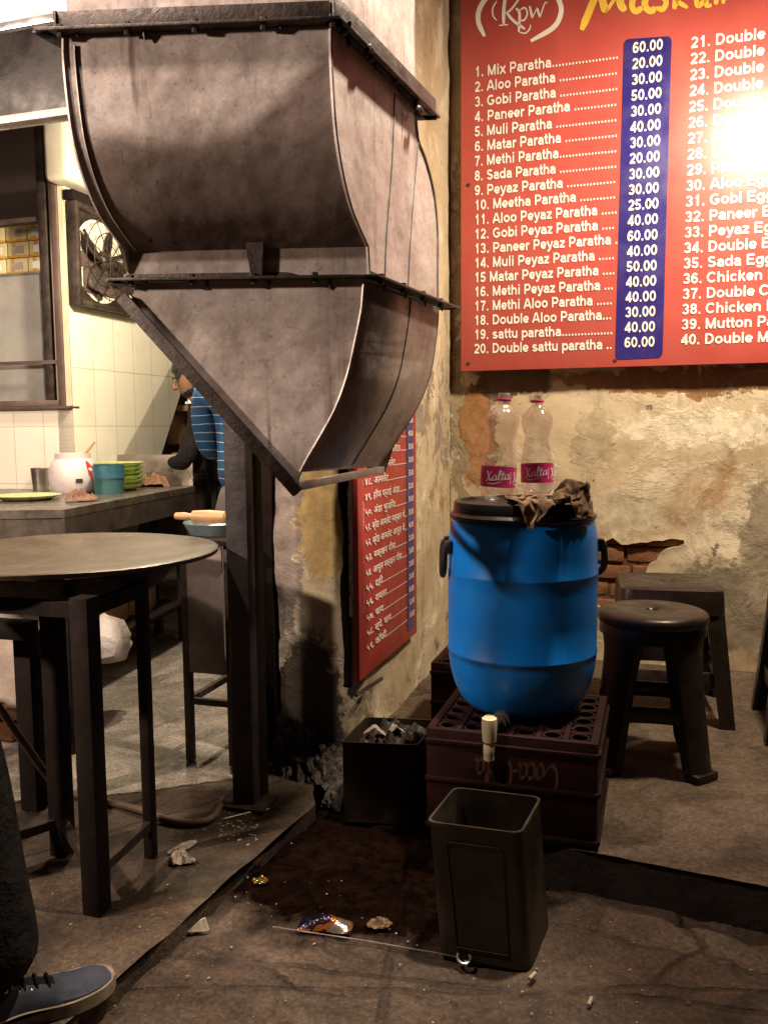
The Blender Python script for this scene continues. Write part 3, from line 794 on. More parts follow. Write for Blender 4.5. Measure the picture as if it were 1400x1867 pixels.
for v in [g for g in ex['geom'] if isinstance(g, bmesh.types.BMVert)]: v.co -= NB * .03
obj("plaster", bm, MAT['plaster'], wallT, world=True, ang=50, fix=False)
bm = bmesh.new()
a0, a1, z0, z1 = min(h[0] for h in HOLES) - .1, max(h[1] for h in HOLES) + .1, min(h[2] for h in HOLES) - .1, max(h[3] for h in HOLES) + .1
rw = .073; row = 0; z = z0
while z < z1:
    s = a0 - .21 * ((row % 2) * .5 + .3 * random.random())
    while s < a1:
        L = .205 + random.uniform(-.02, .02)
        box(bm, C0 + U * (s + L / 2) + V((0, 0, z + rw / 2 - ZP)) - NB * (.055 + random.uniform(-.006, .008)), (L - .012, .07, rw - .013 + random.uniform(-.006, .004)),
            frame3(U, D, Z) @ M.Rotation(random.uniform(-.03, .03), 3, 'Z'), .006)
        s += L
    z += rw; row += 1
for v in bm.verts: v.co += V((noise.noise(v.co * 35), noise.noise(v.co * 35 + V((3, 3, 3))), noise.noise(v.co * 35 + V((9, 9, 9))))) * .006
obj("brickwork", bm, MAT['brick'], wallT, world=True)
bm = bmesh.new()
grid(bm, 60, 40, lambda a, b: C0 + U * (a0 + (a1 - a0) * a) + V((0, 0, z0 + (z1 - z0) * b - ZP)) - NB * (.034 + .006 * fbm((a * 30, b * 20, 1), 4)))
obj("mortar", bm, mottled("crumbling_mortar", (.06, .03, .014), (.15, .085, .042), 30, .95, 0, .8, 70), wallT, world=True)
bm = bmesh.new(); box(bm, C0 + U * (W_ / 2) + V((0, 0, H_ / 2 - ZP)) + D * .16, (W_ + .3, .10, H_), frame3(U, D, Z))
obj("wall_core", bm, MAT['dark_wall'], wallT, world=True)

pil = thing("pillar_wall", "old stained plaster end wall standing behind the metal duct and carrying the small menu", "wall", E, kind='thing')
bm = bmesh.new()
LD = (C0 - E).length + .02; TH = .275
per = [("L", 1.2), ("F", TH), ("Rr", math.hypot(C0.x - E.x, C0.y - E.y))]
tot = sum(p[1] for p in per)
def pfn(a, b):
    d_ = a * tot; z = b * 3.3 - .02
    if d_ < 1.2: base, nn = EL + D * (1.2 - d_), -U
    elif d_ < 1.2 + TH: base, nn = EL + U * (d_ - 1.2), -D
    else: base, nn = E + D * (d_ - 1.2 - TH), U
    e = min(abs(d_ - 1.2), abs(d_ - 1.2 - TH))
    near = max(0, 1 - e / .03)
    rel = .010 * fbm((d_ * 2.2, z * 2.2, 1)) + .005 * fbm((d_ * 9, z * 9, 3), 5)
    chip = near * (.010 + .028 * max(0, fbm((z * 5, d_, 6), 4) + .1))
    cen = E - U * TH / 2 + D * .14
    inw = (V((cen.x, cen.y, 0)) - V((base.x, base.y, 0))).normalized()
    p = base + nn * rel + inw * chip
    return V((p.x, p.y, z))
grid(bm, int(tot / .012), 220, pfn)
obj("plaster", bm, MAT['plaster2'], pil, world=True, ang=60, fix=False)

bm = bmesh.new()
grid(bm, 5, 150, lambda a, b: E - U * (.012 - .034 * a) - D * (.012 + .010 * math.sin(a * math.pi) + .007 * fbm((a * 3, b * 40, 2), 4)) + Z * (.52 + 1.9 * b))
o = obj("corner_batten", bm, mottled("limewashed_edge", (.16, .13, .12), (.55, .50, .47), 45, .9, 0, .9, 60, .008), pil, world=True); m_ = o.modifiers.new("thickness", 'SOLIDIFY'); m_.thickness = .012
bm = bmesh.new()
grid(bm, 6, 150, lambda a, b: E - U * (.016 + (.022 + .016 * fbm((1, b * 12, 8), 4)) * a) - D * (.016 + .004 * math.sin(a * math.pi)) + Z * (.30 + 2.1 * b))
o = obj("dark_gap", bm, MAT['soot'], pil, world=True); m_ = o.modifiers.new("thickness", 'SOLIDIFY'); m_.thickness = .006
bm = bmesh.new()
box(bm, EL - U * .045 + D * .03 + Z * 1.3, (.085, .05, 2.6), frame3(U, D, Z), .004)
obj("edge_timber", bm, MAT['soot'], pil, world=True)  # added black strip, paints the dark between post and wall edge
# ------------------------------------------------------------------ steel post in front of the pillar wall
pz0 = atz(430, 1476, ZS)
bm = bmesh.new()
pc = EL - U * .005 - D * .19
post = thing("steel_post", "dark painted steel post standing against the end of the plaster wall", "post", (pc.x, pc.y, ZS))
prof_w, prof_d = .066, .045
fl = atz(424, 1470, ZS)
PB = V((fl.x, fl.y, ZS))
bm = bmesh.new()
box(bm, PB + U * (prof_w / 2) + D * (prof_d / 2) + Z * 1.25, (prof_w, prof_d, 2.5), frame3(U, D, Z), .006)
obj("column", bm, MAT['post'], post, world=True)
bm = bmesh.new()
box(bm, PB + U * (prof_w / 2) + D * (prof_d / 2) + Z * .006, (prof_w + .08, prof_d + .06, .012), frame3(U, D, Z), .002)
obj("base_plate", bm, MAT['iron'], post, world=True)
bm = bmesh.new()
box(bm, PB + U * (prof_w / 2 - .002) + D * (prof_d + .032) + Z * 1.25, (prof_w - .006, .062, 2.5), frame3(U, D, Z), .004)
obj("backing_plank", bm, MAT['soot'], post, world=True)  # added black bar, puts the post's shaded side into colour

# ================================================================== the big menu board
BO = .085                                            # board face stands this far off the wall
b0 = sz(wb(840, 677, BO)); bs0, bz0 = b0[0], b0[1]
bs1, bz1 = bs0 + 1.95, bz0 + 1.62
def bp(px, py, lift=0.0): return onp(px, py, C0 + NB * (BO + lift), NB)
def bxy(px, py): p = bp(px, py); return ((p - C0).dot(U) - bs0, p.z - bz0)
BORG = C0 + U * bs0 + NB * BO; BORG.z = bz0
board = thing("menu_board", "large red menu board with a printed list of parathas hung above the drum", "sign", BORG)
bm = bmesh.new()
box(bm, BORG + U * (bs1 - bs0) / 2 + Z * (bz1 - bz0) / 2 - NB * .0125, (bs1 - bs0, .025, bz1 - bz0), frame3(U, D, Z), .002)
obj("panel", bm, MAT['red_board'], board, world=True)
bm = bmesh.new()
for zz in (.02, (bz1 - bz0) / 2, bz1 - bz0 - .02):
    box(bm, BORG + U * (bs1 - bs0) / 2 + Z * zz - NB * .049, (bs1 - bs0 - .02, .047, .03), frame3(U, D, Z))
obj("batten", bm, MAT['iron'], board, world=True)
for a_, b_ in ((.03, .03), (.62, .025), (1.2, .03), (.03, .75)):
    bm = bmesh.new(); lathe(bm, [(.001, .004), (.006, .0035), (.008, .0)], 14, BORG + U * a_ + Z * b_, frame3(U, Z, -NB) @ M.Rotation(math.pi, 3, 'X'))
    obj("screw", bm, MAT['iron'], board, world=True)
# navy price strip with round ends
q = [bxy(1137, 72), bxy(1224, 66), bxy(1207, 652), bxy(1121, 656)]
def rounded(q, r, n=6):
    out = []
    k = len(q)
    for i in range(k):
        p0, p1, p2 = V((*q[i - 1], 0)), V((*q[i], 0)), V((*q[(i + 1) % k], 0))
        a, b = (p0 - p1).normalized(), (p2 - p1).normalized()
        for j in range(n + 1):
            t = j / n
            A, B = p1 + a * r, p1 + b * r
            out.append((A * (1 - t) ** 2 + p1 * 2 * t * (1 - t) + B * t * t))
    return out
bm = bmesh.new()
bm.faces.new([bm.verts.new(BORG + U * p.x + Z * p.y + NB * .0025) for p in rounded(q, .022)])
obj("price_strip", bm, MAT['blue_print'], board, world=True)

rows = ["1. Mix Paratha....................", "2. Aloo Paratha ..................", "3. Gobi Paratha ..................", "4. Paneer Paratha .............",
        "5. Muli Paratha ...................", "6. Matar Paratha ................", "7. Methi Paratha..................", "8. Sada Paratha ..................",
        "9. Peyaz Paratha ...............", "10. Meetha Paratha ...........", "11. Aloo Peyaz Paratha .....", "12. Gobi Peyaz Paratha ....",
        "13. Paneer Peyaz Paratha .", "14. Muli Peyaz Paratha .....", "15 Matar Peyaz Paratha ....", "16. Methi Peyaz Paratha ...",
        "17. Methi Aloo Paratha .....", "18. Double Aloo Paratha...", "19. sattu paratha................", "20. Double sattu paratha .."]
ends = [1127, 1125, 1126, 1124, 1124, 1125, 1124, 1124, 1122, 1122, 1125, 1120, 1126, 1120, 1121, 1118, 1116, 1115, 1117, 1116]
prices = "60 20 30 50 30 40 30 20 30 30 25 40 60 40 50 40 40 30 40 60".split()
right = ["21. Double Gobi Paratha", "22. Double Paneer", "23. Double Muli", "24. Double Matar", "25. Double Methi", "26. Double Peyaz", "27. Double Meetha", "28. Double Sada",
         "29. Plain Egg", "30. Aloo Egg", "31. Gobi Egg", "32. Paneer Egg", "33. Peyaz Egg", "34. Double Egg", "35. Sada Egg", "36. Chicken Paratha",
         "37. Double Chicken", "38. Chicken Egg", "39. Mutton Paratha", "40. Double Mutton"]
xa, ya = bxy(865, 141.5); xb, yb = bxy(864, 645)
pa, pya = bxy(1152, 98.5); pb_, pyb = bxy(1137, 634)
ra, rya = bxy(1258, 89); rb, ryb = bxy(1240, 629)
cap = .0405
items, pit, rit = [], [], []
for i in range(20):
    f = i / 19
    x = xa + (xb - xa) * f; y = ya + (yb - ya) * f
    xe = bxy(ends[i], 130 + 500 * f)[0]
    items.append((rows[i], cap, x, y, .018, 'LEFT', xe - x))
    pit.append((prices[i] + ".00", cap, pa + (pb_ - pa) * f, pya + (pyb - pya) * f, .018, 'LEFT', bxy(1208 - 15 * f, 90 + 540 * f)[0] - bxy(1152 - 15 * f, 90 + 540 * f)[0]))
    rit.append((right[i], cap, ra + (rb - ra) * f, rya + (ryb - rya) * f, .018, 'LEFT', sans_len(right[i]) * .0405 * .90))
bm = bmesh.new(); sans_bm(bm, items, BORG, U, Z, NB, .003); obj("dish_lettering", bm, MAT['white'], board, world=True, smooth=False)
bm = bmesh.new(); sans_bm(bm, rit, BORG, U, Z, NB, .003); obj("second_lettering", bm, MAT['white'], board, world=True, smooth=False)
bm = bmesh.new(); sans_bm(bm, pit, BORG, U, Z, NB, .005); obj("price_lettering", bm, MAT['white'], board, world=True, smooth=False)
# crest and yellow title, drawn stroke by stroke
cr = lambda x, y: bp(820 + x / 2.414, y / 2.414, .003)
bm = bmesh.new()
for pts, wd in (([(205, -48), (160, -10), (128, 45), (126, 100), (152, 160)], 22), ([(440, -48), (478, 0), (488, 55), (455, 120), (355, 181)], 22),
                ([(222, -14), (240, -8), (236, 50), (236, 112)], 15), ([(215, 112), (256, 108)], 6), ([(310, -14), (270, 40), (240, 62)], 9),
                ([(246, 52), (280, 92), (330, 128)], 13), ([(206, 4), (188, 36), (190, 70), (206, 90)], 7),
                ([(290, 36), (306, 60), (302, 140)], 12), ([(302, 140), (330, 146), (350, 128), (354, 108)], 6), ([(302, 48), (328, 34), (340, 58), (326, 88), (304, 88)], 8),
                ([(350, 26), (362, 80)], 11), ([(362, 80), (382, 34)], 5), ([(382, 34), (396, 76)], 11), ([(396, 76), (416, 16), (430, 12)], 6)):
    stroke(bm, pts, wd, cr, None, 8)
obj("crest_mark", bm, MAT['white'], board, world=True, smooth=False)
bm = bmesh.new()
for pts, wd in (([(655, -60), (620, 30), (578, 132)], 24), ([(655, -60), (672, 10), (684, 54)], 26), ([(684, 54), (720, 0), (756, -62)], 12), ([(756, -62), (748, 10), (770, 48)], 26),
                ([(815, -40), (800, 20), (815, 50), (850, 30)], 20), ([(872, -44), (856, 20), (880, 48), (905, 34)], 22),
                ([(965, -40), (925, -30), (950, 8), (935, 40), (905, 34)], 18), ([(1010, -90), (985, 40)], 20), ([(1060, -34), (1000, 0), (1045, 34)], 16),
                ([(1110, -30), (1085, -8), (1090, 26), (1120, 0), (1126, -30), (1128, 22), (1150, 22)], 16), ([(1175, -34), (1168, 20)], 16), ([(1170, -10), (1205, -32), (1200, 16)], 14)):
    stroke(bm, pts, wd * 1.35, cr, None, 8)
obj("title_lettering", bm, MAT['yellow_print'], board, world=True, smooth=False)

# ================================================================== the smaller menu on the pillar wall
HO = .03
def hp(px, py, lift=0.0): return onp(px, py, C0 + U * (HO + lift), U)
def hd(px, py): p = hp(px, py); return (-(p - C0).dot(D), p.z)       # distance from the corner towards the street, height
hl, hr = hd(656, 1234), hd(760, 1160)
HW = hl[0] - hr[0]; hz0 = (hl[1] + hr[1]) / 2
HORG = C0 - D * hl[0] + U * HO; HORG.z = hz0
small = thing("small_menu_board", "narrow red menu with Hindi lines on the side wall below the metal duct", "sign", HORG)
bm = bmesh.new(); HH = 1.35
box(bm, HORG + D * HW / 2 + Z * HH / 2 - U * .009, (.018, HW, HH), frame3(U, D, Z), .002)
obj("panel", bm, mottled('faded_red_vinyl', (.30, .035, .028), (.44, .055, .042), 7, .5, 0, .05), small, world=True)
bm = bmesh.new()
s0, s1 = HW * .80, HW * .93
bm.faces.new([bm.verts.new(HORG + D * a + Z * b + U * .002) for a, b in ((s0, .03), (s1, .03), (s1, HH - .02), (s0, HH - .02))])
obj("price_strip", bm, MAT['blue_print'], small, world=True)
hin = ["५९. कॉफी.....................", "५८. स्पे. चाय.................", "५७. चाय.......................", "५६. रायता....................", "५५. दही.......................", "५४. आमूल मक्खन पीस.......", "५३. मक्खन पीस.............",
       "५२. ब्रेड आमलेट आमूल मे...", "५१. ब्रेड आमलेट मक्खन मे...", "५०. अंडा भुजिया............", "४९. हॉफ फ्राई अंडा........", "४८. आमलेट..................", "४७. ब्रेड आमलेट............", "४६. गोभी आलू परौठा.......",
       "४५. पनीर प्याज परौठा.....", "४४. अण्डा प्याज परौठा....", "४३. प्याज परौठा............", "४२. मटर परौठा मिक्स परौठा", "४१. सादा परौठा............", "४०. मसाला परौठा..........", "३९. आलू परौठा............", "३८. मिक्स परौठा..........."]
hpz = "10.00 12.00 8.00 25.00 20.00 30.00 25.00 40.00 35.00 30.00 20.00 35.00 30.00 30.00 40.00 60.00 70.00 80.00 130.00 130.00 120.00 120.00".split()
it, ip = [], []
for i in range(22):
    z = .075 + i * .0455
    it.append((hin[i], .021, HW * .09, z, .015, 'LEFT', HW * .69)); ip.append((hpz[i], .019, HW * .82, z + .003, .02, 'LEFT', HW * .095))
bm = bmesh.new(); type_bm(bm, it, HORG, D, Z, U, .003); obj("dish_lettering", bm, MAT['white'], small, world=True, smooth=False)
bm = bmesh.new(); type_bm(bm, ip, HORG, D, Z, U, .004); obj("price_lettering", bm, MAT['white'], small, world=True, smooth=False)
bm = bmesh.new()
tube(bm, spline([HORG + D * .02 - Z * .05 - U * .02, HORG + D * .16 - Z * .04 + U * .01, HORG + D * .2 - Z * .05], 6), .006, 6)
obj("wall_bracket", bm, MAT['iron'], small, world=True)

# ================================================================== the sheet metal duct over the griddle
F2 = atY(610, 40, 1.70); zU = F2.z
F1 = atz(85, 60, zU); B2 = atz(785, 212, zU)
S = (B2 - F2).normalized()
A = (F2 - F1).normalized()
NS = S.cross(Z).normalized()                        # faces right
Q0 = F2 - A * .012
def sp_(px, py): return onp(px, py, Q0, NS)
fr = [(602, 42), (602, 96), (607, 193), (613, 257), (624, 321), (639, 379), (656, 421), (669, 450), (672, 498)]
bk = [(757, 215), (762, 257), (772, 283), (785, 328), (793, 373), (797, 427), (797, 482), (797, 548)]
frp = spline([sp_(*p) for p in fr[:-1]], 4) + [sp_(*fr[-1])]
bkp = spline([sp_(*p) for p in bk], 4)
zL = sp_(672, 506).z
frp[-1].z = zL; bkp[-1].z = zL
frp[0].z = zU; bkp[0].z = zU
Wd = (frp[0] - onp(118, 78, frp[0], (A.cross(Z)).normalized())).length
base_d = F1.lerp(B2, .5); 
duct = thing("extractor_duct", "curved galvanised sheet metal smoke duct and hood hanging over the round griddle", "duct", (base_d.x, base_d.y, 1.0))
bm = bmesh.new(); prism(bm, frp + bkp[::-1], -A * Wd)
dl_ = V(duct.location); la_ = frp[0] - A * Wd - dl_
MAT['galv_soot'] = galvanised("sooted_sheet", 1.0, (tuple(A), la_.dot(A), 1.64 - dl_.z, tuple(NS)))  # elbow sheet with the shade below its bend painted in
obj("elbow", bm, MAT['galv_soot'], duct, world=True, ang=30)
# straight duct above the flange
zt = 3.3
up = [frp[0] + S * .01, frp[0] + S * .01 + Z * (zt - zU), bkp[0] + Z * (zt - zU), bkp[0].copy()]
for p in (up[0], up[3]): p.z = zU + .004
bm = bmesh.new(); prism(bm, up, -A * Wd)
obj("upper_duct", bm, MAT['galv'], duct, world=True, ang=30)
# seams and rolled edges
def ribbon(pts, r, name="seam", mat='galv_dark', n=6):
    b_ = bmesh.new(); tube(b_, pts, r, n); obj(name, b_, MAT[mat], duct, world=True)
ribbon([p + NS * .001 for p in frp], .0042, "edge_bead", 'galv')
ribbon([p + NS * .001 for p in bkp], .0035, "edge_bead")
ribbon([p - A * Wd for p in frp], .0045, "edge_bead", 'galv')
for sm in ([(719, 170), (714, 300), (704, 430), (701, 515)], [(762, 257), (755, 340), (747, 450), (743, 535)]):
    ribbon(spline([sp_(*p) + NS * .001 for p in sm], 6), .0018)
ribbon([p - A * Wd * .955 - (S * .002) for p in frp[2:-1]], .0025)
# angle iron flanges
def flange(zc, p1, p2, s_len, name, drop=.028):
    f_ = bmesh.new()
    q1, q2 = p1.copy(), p2.copy(); q3, q4 = q2 + S * s_len, q1 + S * s_len
    for a_, b_ in ((q1, q2), (q2, q3), (q3, q4), (q4, q1)):
        t = (b_ - a_).normalized(); s_ = t.cross(Z)            # outward
        c_ = (a_ + b_) / 2; L = (b_ - a_).length
        rot = frame3(t, -s_, Z)
        box(f_, c_ + s_ * .002, (L + .03, .036, .006), rot, .001)
    o_ = obj(name, f_, MAT['iron'], duct, world=True)
    f_ = bmesh.new()
    for a_, b_ in ((q1, q2), (q2, q3), (q3, q4), (q4, q1)):
        t = (b_ - a_).normalized(); s_ = t.cross(Z); c_ = (a_ + b_) / 2; L = (b_ - a_).length
        box(f_, c_ - s_ * .012 + Z * (drop / 2 + .0032), (L - .02, .006, drop), frame3(t, -s_, Z), .001)
    obj("flange_upstand", f_, MAT['iron'], duct, world=True)
    rnd = random.Random(int(zc * 100))
    for a_, b_ in ((q1, q2), (q2, q3)):
        L = (b_ - a_).length; t = (b_ - a_).normalized(); s_ = t.cross(Z)
        for k in range(int(L / .13) + 1):
            p = a_ + t * (.03 + k * .13)
            if (p - a_).length > L: break
            g = bmesh.new(); lathe(g, [(0.0001, -.012), (.006, -.012), (.0075, -.002), (.0075, .010), (0.0001, .012)], 6, p + s_ * .006)
            obj("bolt", g, MAT['iron'], duct, world=True)
            g = bmesh.new()
            h_ = rnd.uniform(.008, .026)
            tube(g, [p + t * .03 - Z * .002, p + t * .031 - Z * h_ * .5, p + t * .031 - Z * h_], [.005, .004, .001], 6)
            obj("tar_drip", g, MAT['iron'], duct, world=True)
flange(zU, F1, F2, (B2 - F2).length, "upper_flange", .04)
L2 = atz(680, 505, zL); L1 = atz(215, 512, zL); LB = atz(812, 562, zL)
flange(zL, L1, L2, (LB - L2).length, "lower_flange", .012)
# wide dark web of the upper angle iron on the right side
bm = bmesh.new()
box(bm, (F2 + B2) / 2 + NS * .006 + Z * .02, ((B2 - F2).length + .03, .006, .046), frame3(S, -NS, Z), .001)
obj("flange_web", bm, MAT['iron'], duct, world=True)
# hooked clips under the upper flange
for c_ in ((655, 98), (746, 206)):
    p = sp_(*c_) + NS * .012
    bm = bmesh.new(); tube(bm, spline([p + Z * .014, p + NS * .016, p - S * .022 + NS * .02, p - S * .026 - Z * .02 + NS * .014], 5), [.006] * 15 + [.003], 6)
    obj("hook", bm, MAT['iron'], duct, world=True)
# black strap at the crease
A2 = (L2 - L1).normalized(); NF = (-(A2.cross(Z))).normalized()
if NF.y > 0: NF = -NF
fp = frp[-1] + NF * .004
def ff(px, py, off=0.0): return onp(px, py, fp + NF * off, NF)
bm = bmesh.new()
prism(bm, [ff(447, 440, .012), ff(480, 440, .012), ff(478, 504, .004), ff(458, 504, .004)], -NF * .01)
obj("strap", bm, MAT['iron'], duct, world=True)
bm = bmesh.new()
i0 = frp[24] - A * (Wd * .155)
prism(bm, [onp(x, y, i0, NF) + NF * .03 for x, y in ((520, 372), (532, 352), (536, 326), (549, 318), (552, 342), (541, 356))], -NF * .012)
obj("sheet_patch", bm, MAT['iron'], duct, world=True)  # dark plate painted in for the darkness of a hole
# the hood below: flat front and back plates, a curved sheet, a rim round the open slanting mouth
hood_px = [(250, 509), (664, 508), (663, 522), (661, 545), (659, 566), (648, 621), (633, 686), (611, 746), (581, 801), (560, 837), (548, 860), (541, 884), (238, 548), (246, 530)]
far_px = [(799, 556), (799, 562), (798.5, 568), (798, 580), (794, 621), (783, 686), (761, 741), (727, 797), (706, 830), (692, 850)]
HP = [ff(*p) for p in hood_px]
for p in HP[:2]: p.z = zL - .004
cur = spline(HP[1:11], 3)
LS = (LB - L2).length - .02
front = [HP[0]] + cur + HP[11:]
FP_ = [onp(x, y, fp + S * LS, NF) for x, y in far_px]
FP_[0].z = zL - .004
curB = spline(FP_, 3)
backp = [HP[0] + S * LS] + curB + [p + S * LS for p in HP[11:]]
bm = bmesh.new(); prism(bm, front, S * .004)
obj("front_plate", bm, MAT['galv'], duct, world=True, ang=30)
bm = bmesh.new(); prism(bm, [p - S * .004 for p in backp], S * .004)
obj("back_plate", bm, MAT['galv'], duct, world=True, ang=30)
bm = bmesh.new()
ra_ = [bm.verts.new(p + S * .002 + NF * .0005) for p in cur]; rb_ = [bm.verts.new(p + S * .001) for p in curB]
for i in range(len(cur) - 1): bm.faces.new((ra_[i], ra_[i + 1], rb_[i + 1], rb_[i]))
o = obj("curved_sheet", bm, MAT['galv'], duct, world=True, ang=30)
m_ = o.modifiers.new("thickness", 'SOLIDIFY'); m_.thickness = .003; m_.offset = 0
ribbon([p + NF * .003 for p in cur], .0035, "edge_bead", 'galv')
ribbon(curB, .003, "edge_bead")
ribbon([p.lerp(q, .56) + A2 * .0025 for p, q in zip(cur[1:-1], curB[1:-1])], .0022)
bm = bmesh.new()
m0, m1 = HP[12], HP[11]
off = (Z.cross(NF)).normalized()
dg_ = (m1 - m0).normalized(); nr = dg_.cross(NF).normalized()
if nr.z > 0: nr = -nr
for q0_, q1_ in ((m0, m1), (m0 + S * LS, FP_[-1] - A2 * .012)):
    bm = bmesh.new(); dd_ = (q1_ - q0_).normalized()
    box(bm, (q0_ + q1_) / 2 + nr * .008, ((q1_ - q0_).length + .03, .03, .026), frame3(dd_, NF, dd_.cross(NF)), .002)
    obj("mouth_rim", bm, MAT['iron'], duct, world=True)
bm = bmesh.new()
bar(bm, m0 - nr * -.008 + S * .02, m0 + nr * .008 + S * (LS - .02), .028, .026)
obj("mouth_rim", bm, MAT['iron'], duct, world=True)
bm = bmesh.new()
e0, e1 = ff(546, 886), onp(695, 856, fp + S * LS, NF)
ld_ = (e1 - e0); lv_ = ld_.normalized()
box(bm, (e0 + e1) / 2 + A2 * .003, (.014, ld_.length, .018), frame3(lv_.cross(Z).normalized(), lv_, lv_.cross(Z).normalized().cross(lv_)), .002)
obj("bottom_lip", bm, MAT['galv'], duct, world=True)

# ================================================================== the stall's shutter box and sign
FY = 2.62
sb0 = atY(0, 238, FY); sb1 = atY(0, 62, FY)
SBc = V((-1.6, FY + .28, 0))
shut = thing("shutter_box", "dark metal shutter housing above the stall counter at the upper left", "shutter", (SBc.x, SBc.y, sb0.z))
o0 = atY(60, 226, FY)
bm = bmesh.new()
hgt = sb1.z - sb0.z
box(bm, o0 - U * .55 + Z * (hgt / 2 + .02) + D * .05, (1.9, .07, hgt - .03), frame3(U, D, Z), .004)
obj("housing", bm, mottled("brown_black_metal", (.007, .004, .0032), (.016, .010, .008), 5, .5, .2, .2), shut, world=True)
bm = bmesh.new()
box(bm, o0 - U * .55 + Z * .012 - D * .004, (1.9, .05, .022), frame3(U, D, Z), .002)
obj("bottom_rail", bm, MAT['galv'], shut, world=True)
sgn = thing("shop_sign", "lit pale blue sign with a red patch above the shutter box", "sign", o0 + Z * (hgt + .1))
bm = bmesh.new()
box(bm, o0 - U * .55 + Z * (hgt + .30) + D * .10, (1.9, .06, .50), frame3(U, D, Z), .004)
obj("sign_face", bm, MAT['sign'], sgn, world=True)
bm = bmesh.new()
box(bm, o0 - U * .55 + Z * (hgt + .035) + D * .085, (1.92, .10, .024), frame3(U, D, Z), .003)
obj("sign_frame", bm, MAT['alu'], sgn, world=True)

# ================================================================== kitchen: tiled walls, window, fan, counter
ZC = .80
KW = atz(140, 893, ZC); KW.z = 0                    # outer corner of the tiled walls
def kw(px, py, off=0.0): return onp(px, py, KW - D * off, -D)      # window wall
def ks(px, py, off=0.0): return onp(px, py, KW + U * off, U)       # side wall
tw = thing("tiled_wall", "white tiled kitchen wall with a window frame in it behind the steel counter", "wall", KW, kind='thing')
wl = -2.2
sill = kw(60, 742).z; wtop = kw(60, 150).z; wr = (kw(116, 600) - KW).dot(U)
bm = bmesh.new()
def kbox(bm, s0, s1, z0, z1, d0, d1, bev=0.0):
    box(bm, KW + U * (s0 + s1) / 2 + Z * (z0 + z1) / 2 + D * (d0 + d1) / 2, (abs(s1 - s0), abs(d1 - d0), abs(z1 - z0)), frame3(U, D, Z), bev)
kbox(bm, wl, -.002, 0, sill - .012, 0, .09)
kbox(bm, wr, -.002, sill - .012, 3.0, 0, .09)
kbox(bm, wl, wr, wtop, 3.0, 0, .09)
obj("window_wall", bm, MAT['tile_u'], tw, world=True)
bm = bmesh.new(); kbox(bm, wr + .002, -.005, sill, wtop, -.003, .0)
obj("painted_jamb", bm, MAT['cream_paint'], tw, world=True)
# side wall, cut off along a slanting edge at its far end
a_, b_ = ks(318, 657), ks(226, 828)
def sd(p): return ((p - KW).dot(D), p.z)
t1, z1_ = sd(a_); t0, z0_ = sd(b_)
sl = (t1 - t0) / (z1_ - z0_)
pf = lambda t, z: KW + D * t + Z * z
bm = bmesh.new()
prism(bm, [pf(0, 0), pf(t0 - sl * (z0_ - .70), .0), pf(t0 - sl * (z0_ - .70), .70), pf(t1 + sl * .5, z1_ + .5), pf(t1 + sl * 1.3, z1_ + 1.3), pf(t1 + sl * 1.3, 3.0), pf(0, 3.0)], -U * .085)
obj("side_wall", bm, MAT['tile_d'], tw, world=True, ang=20)
bm = bmesh.new(); kbox(bm, wl, .0, sill - .012, sill + .002, -.03, .05, .002)
bm2 = bmesh.new(); kbox(bm2, wr - .0, .012, sill + .012, sill + .012 + .001, -.02, 0)
bm2.free()
obj("window_ledge", bm, mottled("brown_ledge", (.05, .03, .02), (.09, .055, .04), 9), tw, world=True)
# window
win = thing("kitchen_window", "brown framed sliding window of dusty glass above the steel counter", "window", KW + U * (wr - .3) + Z * sill)
bm = bmesh.new()
kbox(bm, wr - .035, wr - .001, sill + .003, wtop, -.012, .06, .002); kbox(bm, wl, wr - .036, sill + .003, sill + .03, -.012, .06, .002)
obj("outer_frame", bm, MAT['brown_frame'], win, world=True)
mu = (kw(82, 500) - KW).dot(U)
bm = bmesh.new(); kbox(bm, mu - .02, mu + .024, sill + .031, wtop, -.006, .05, .002)
obj("mullion", bm, MAT['iron'], win, world=True)
zm = kw(60, 662).z
bm = bmesh.new(); kbox(bm, wl, wr - .036, zm - .008, zm + .010, -.010, -.007)
obj("guard_bar", bm, MAT['brown_frame'], win, world=True)
zt_ = kw(40, 402).z
bm = bmesh.new(); kbox(bm, wl, mu - .021, zt_ - .008, zt_ + .012, .0, .03)
obj("transom", bm, MAT['brown_frame'], win, world=True)
zb_ = kw(40, 492).z
bm = bmesh.new(); kbox(bm, mu - .075, mu - .045, sill + .031, zb_, .052, .075, .002); kbox(bm, wl, mu - .021, zb_ - .012, zb_, .062, .30)
obj("sash_rail", bm, MAT['alu'], win, world=True)
bm = bmesh.new(); kbox(bm, wl, mu - .077, sill + .031, zb_ - .014, .060, .063)
obj("pane", bm, MAT['pane'], win, world=True)
bm = bmesh.new(); kbox(bm, wl, wr, sill - .4, wtop + .3, .75, .80)
obj("niche_back", bm, mottled("niche_back", (.26, .215, .19), (.36, .30, .265), 4, .6), win, world=True)
for k in range(3):
    for j in range(4):
        zc_ = zb_ + .0015 + k * .0765
        s_ = mu - .10 - j * .128 + (.01 if k % 2 else 0)
        cb = thing("snack_carton", ["yellow printed carton in the bottom row on the shelf behind the window", "yellow printed carton in the middle row on the shelf behind the window", "yellow printed carton in the top row on the shelf behind the window"][k], "carton",
                   KW + U * s_ + D * .17 + Z * zc_, -WA, "yellow cartons stacked behind the window")
        bm = bmesh.new(); box(bm, (0, 0, .037), (.122, .16, .074), None, .003); obj("carton_body", bm, MAT['yellow_carton'], cb)
        bm = bmesh.new(); box(bm, (0, -.0815, .037), (.07, .002, .034), None, 0); obj("carton_label", bm, MAT['paper'] if j % 2 else MAT['white'], cb)
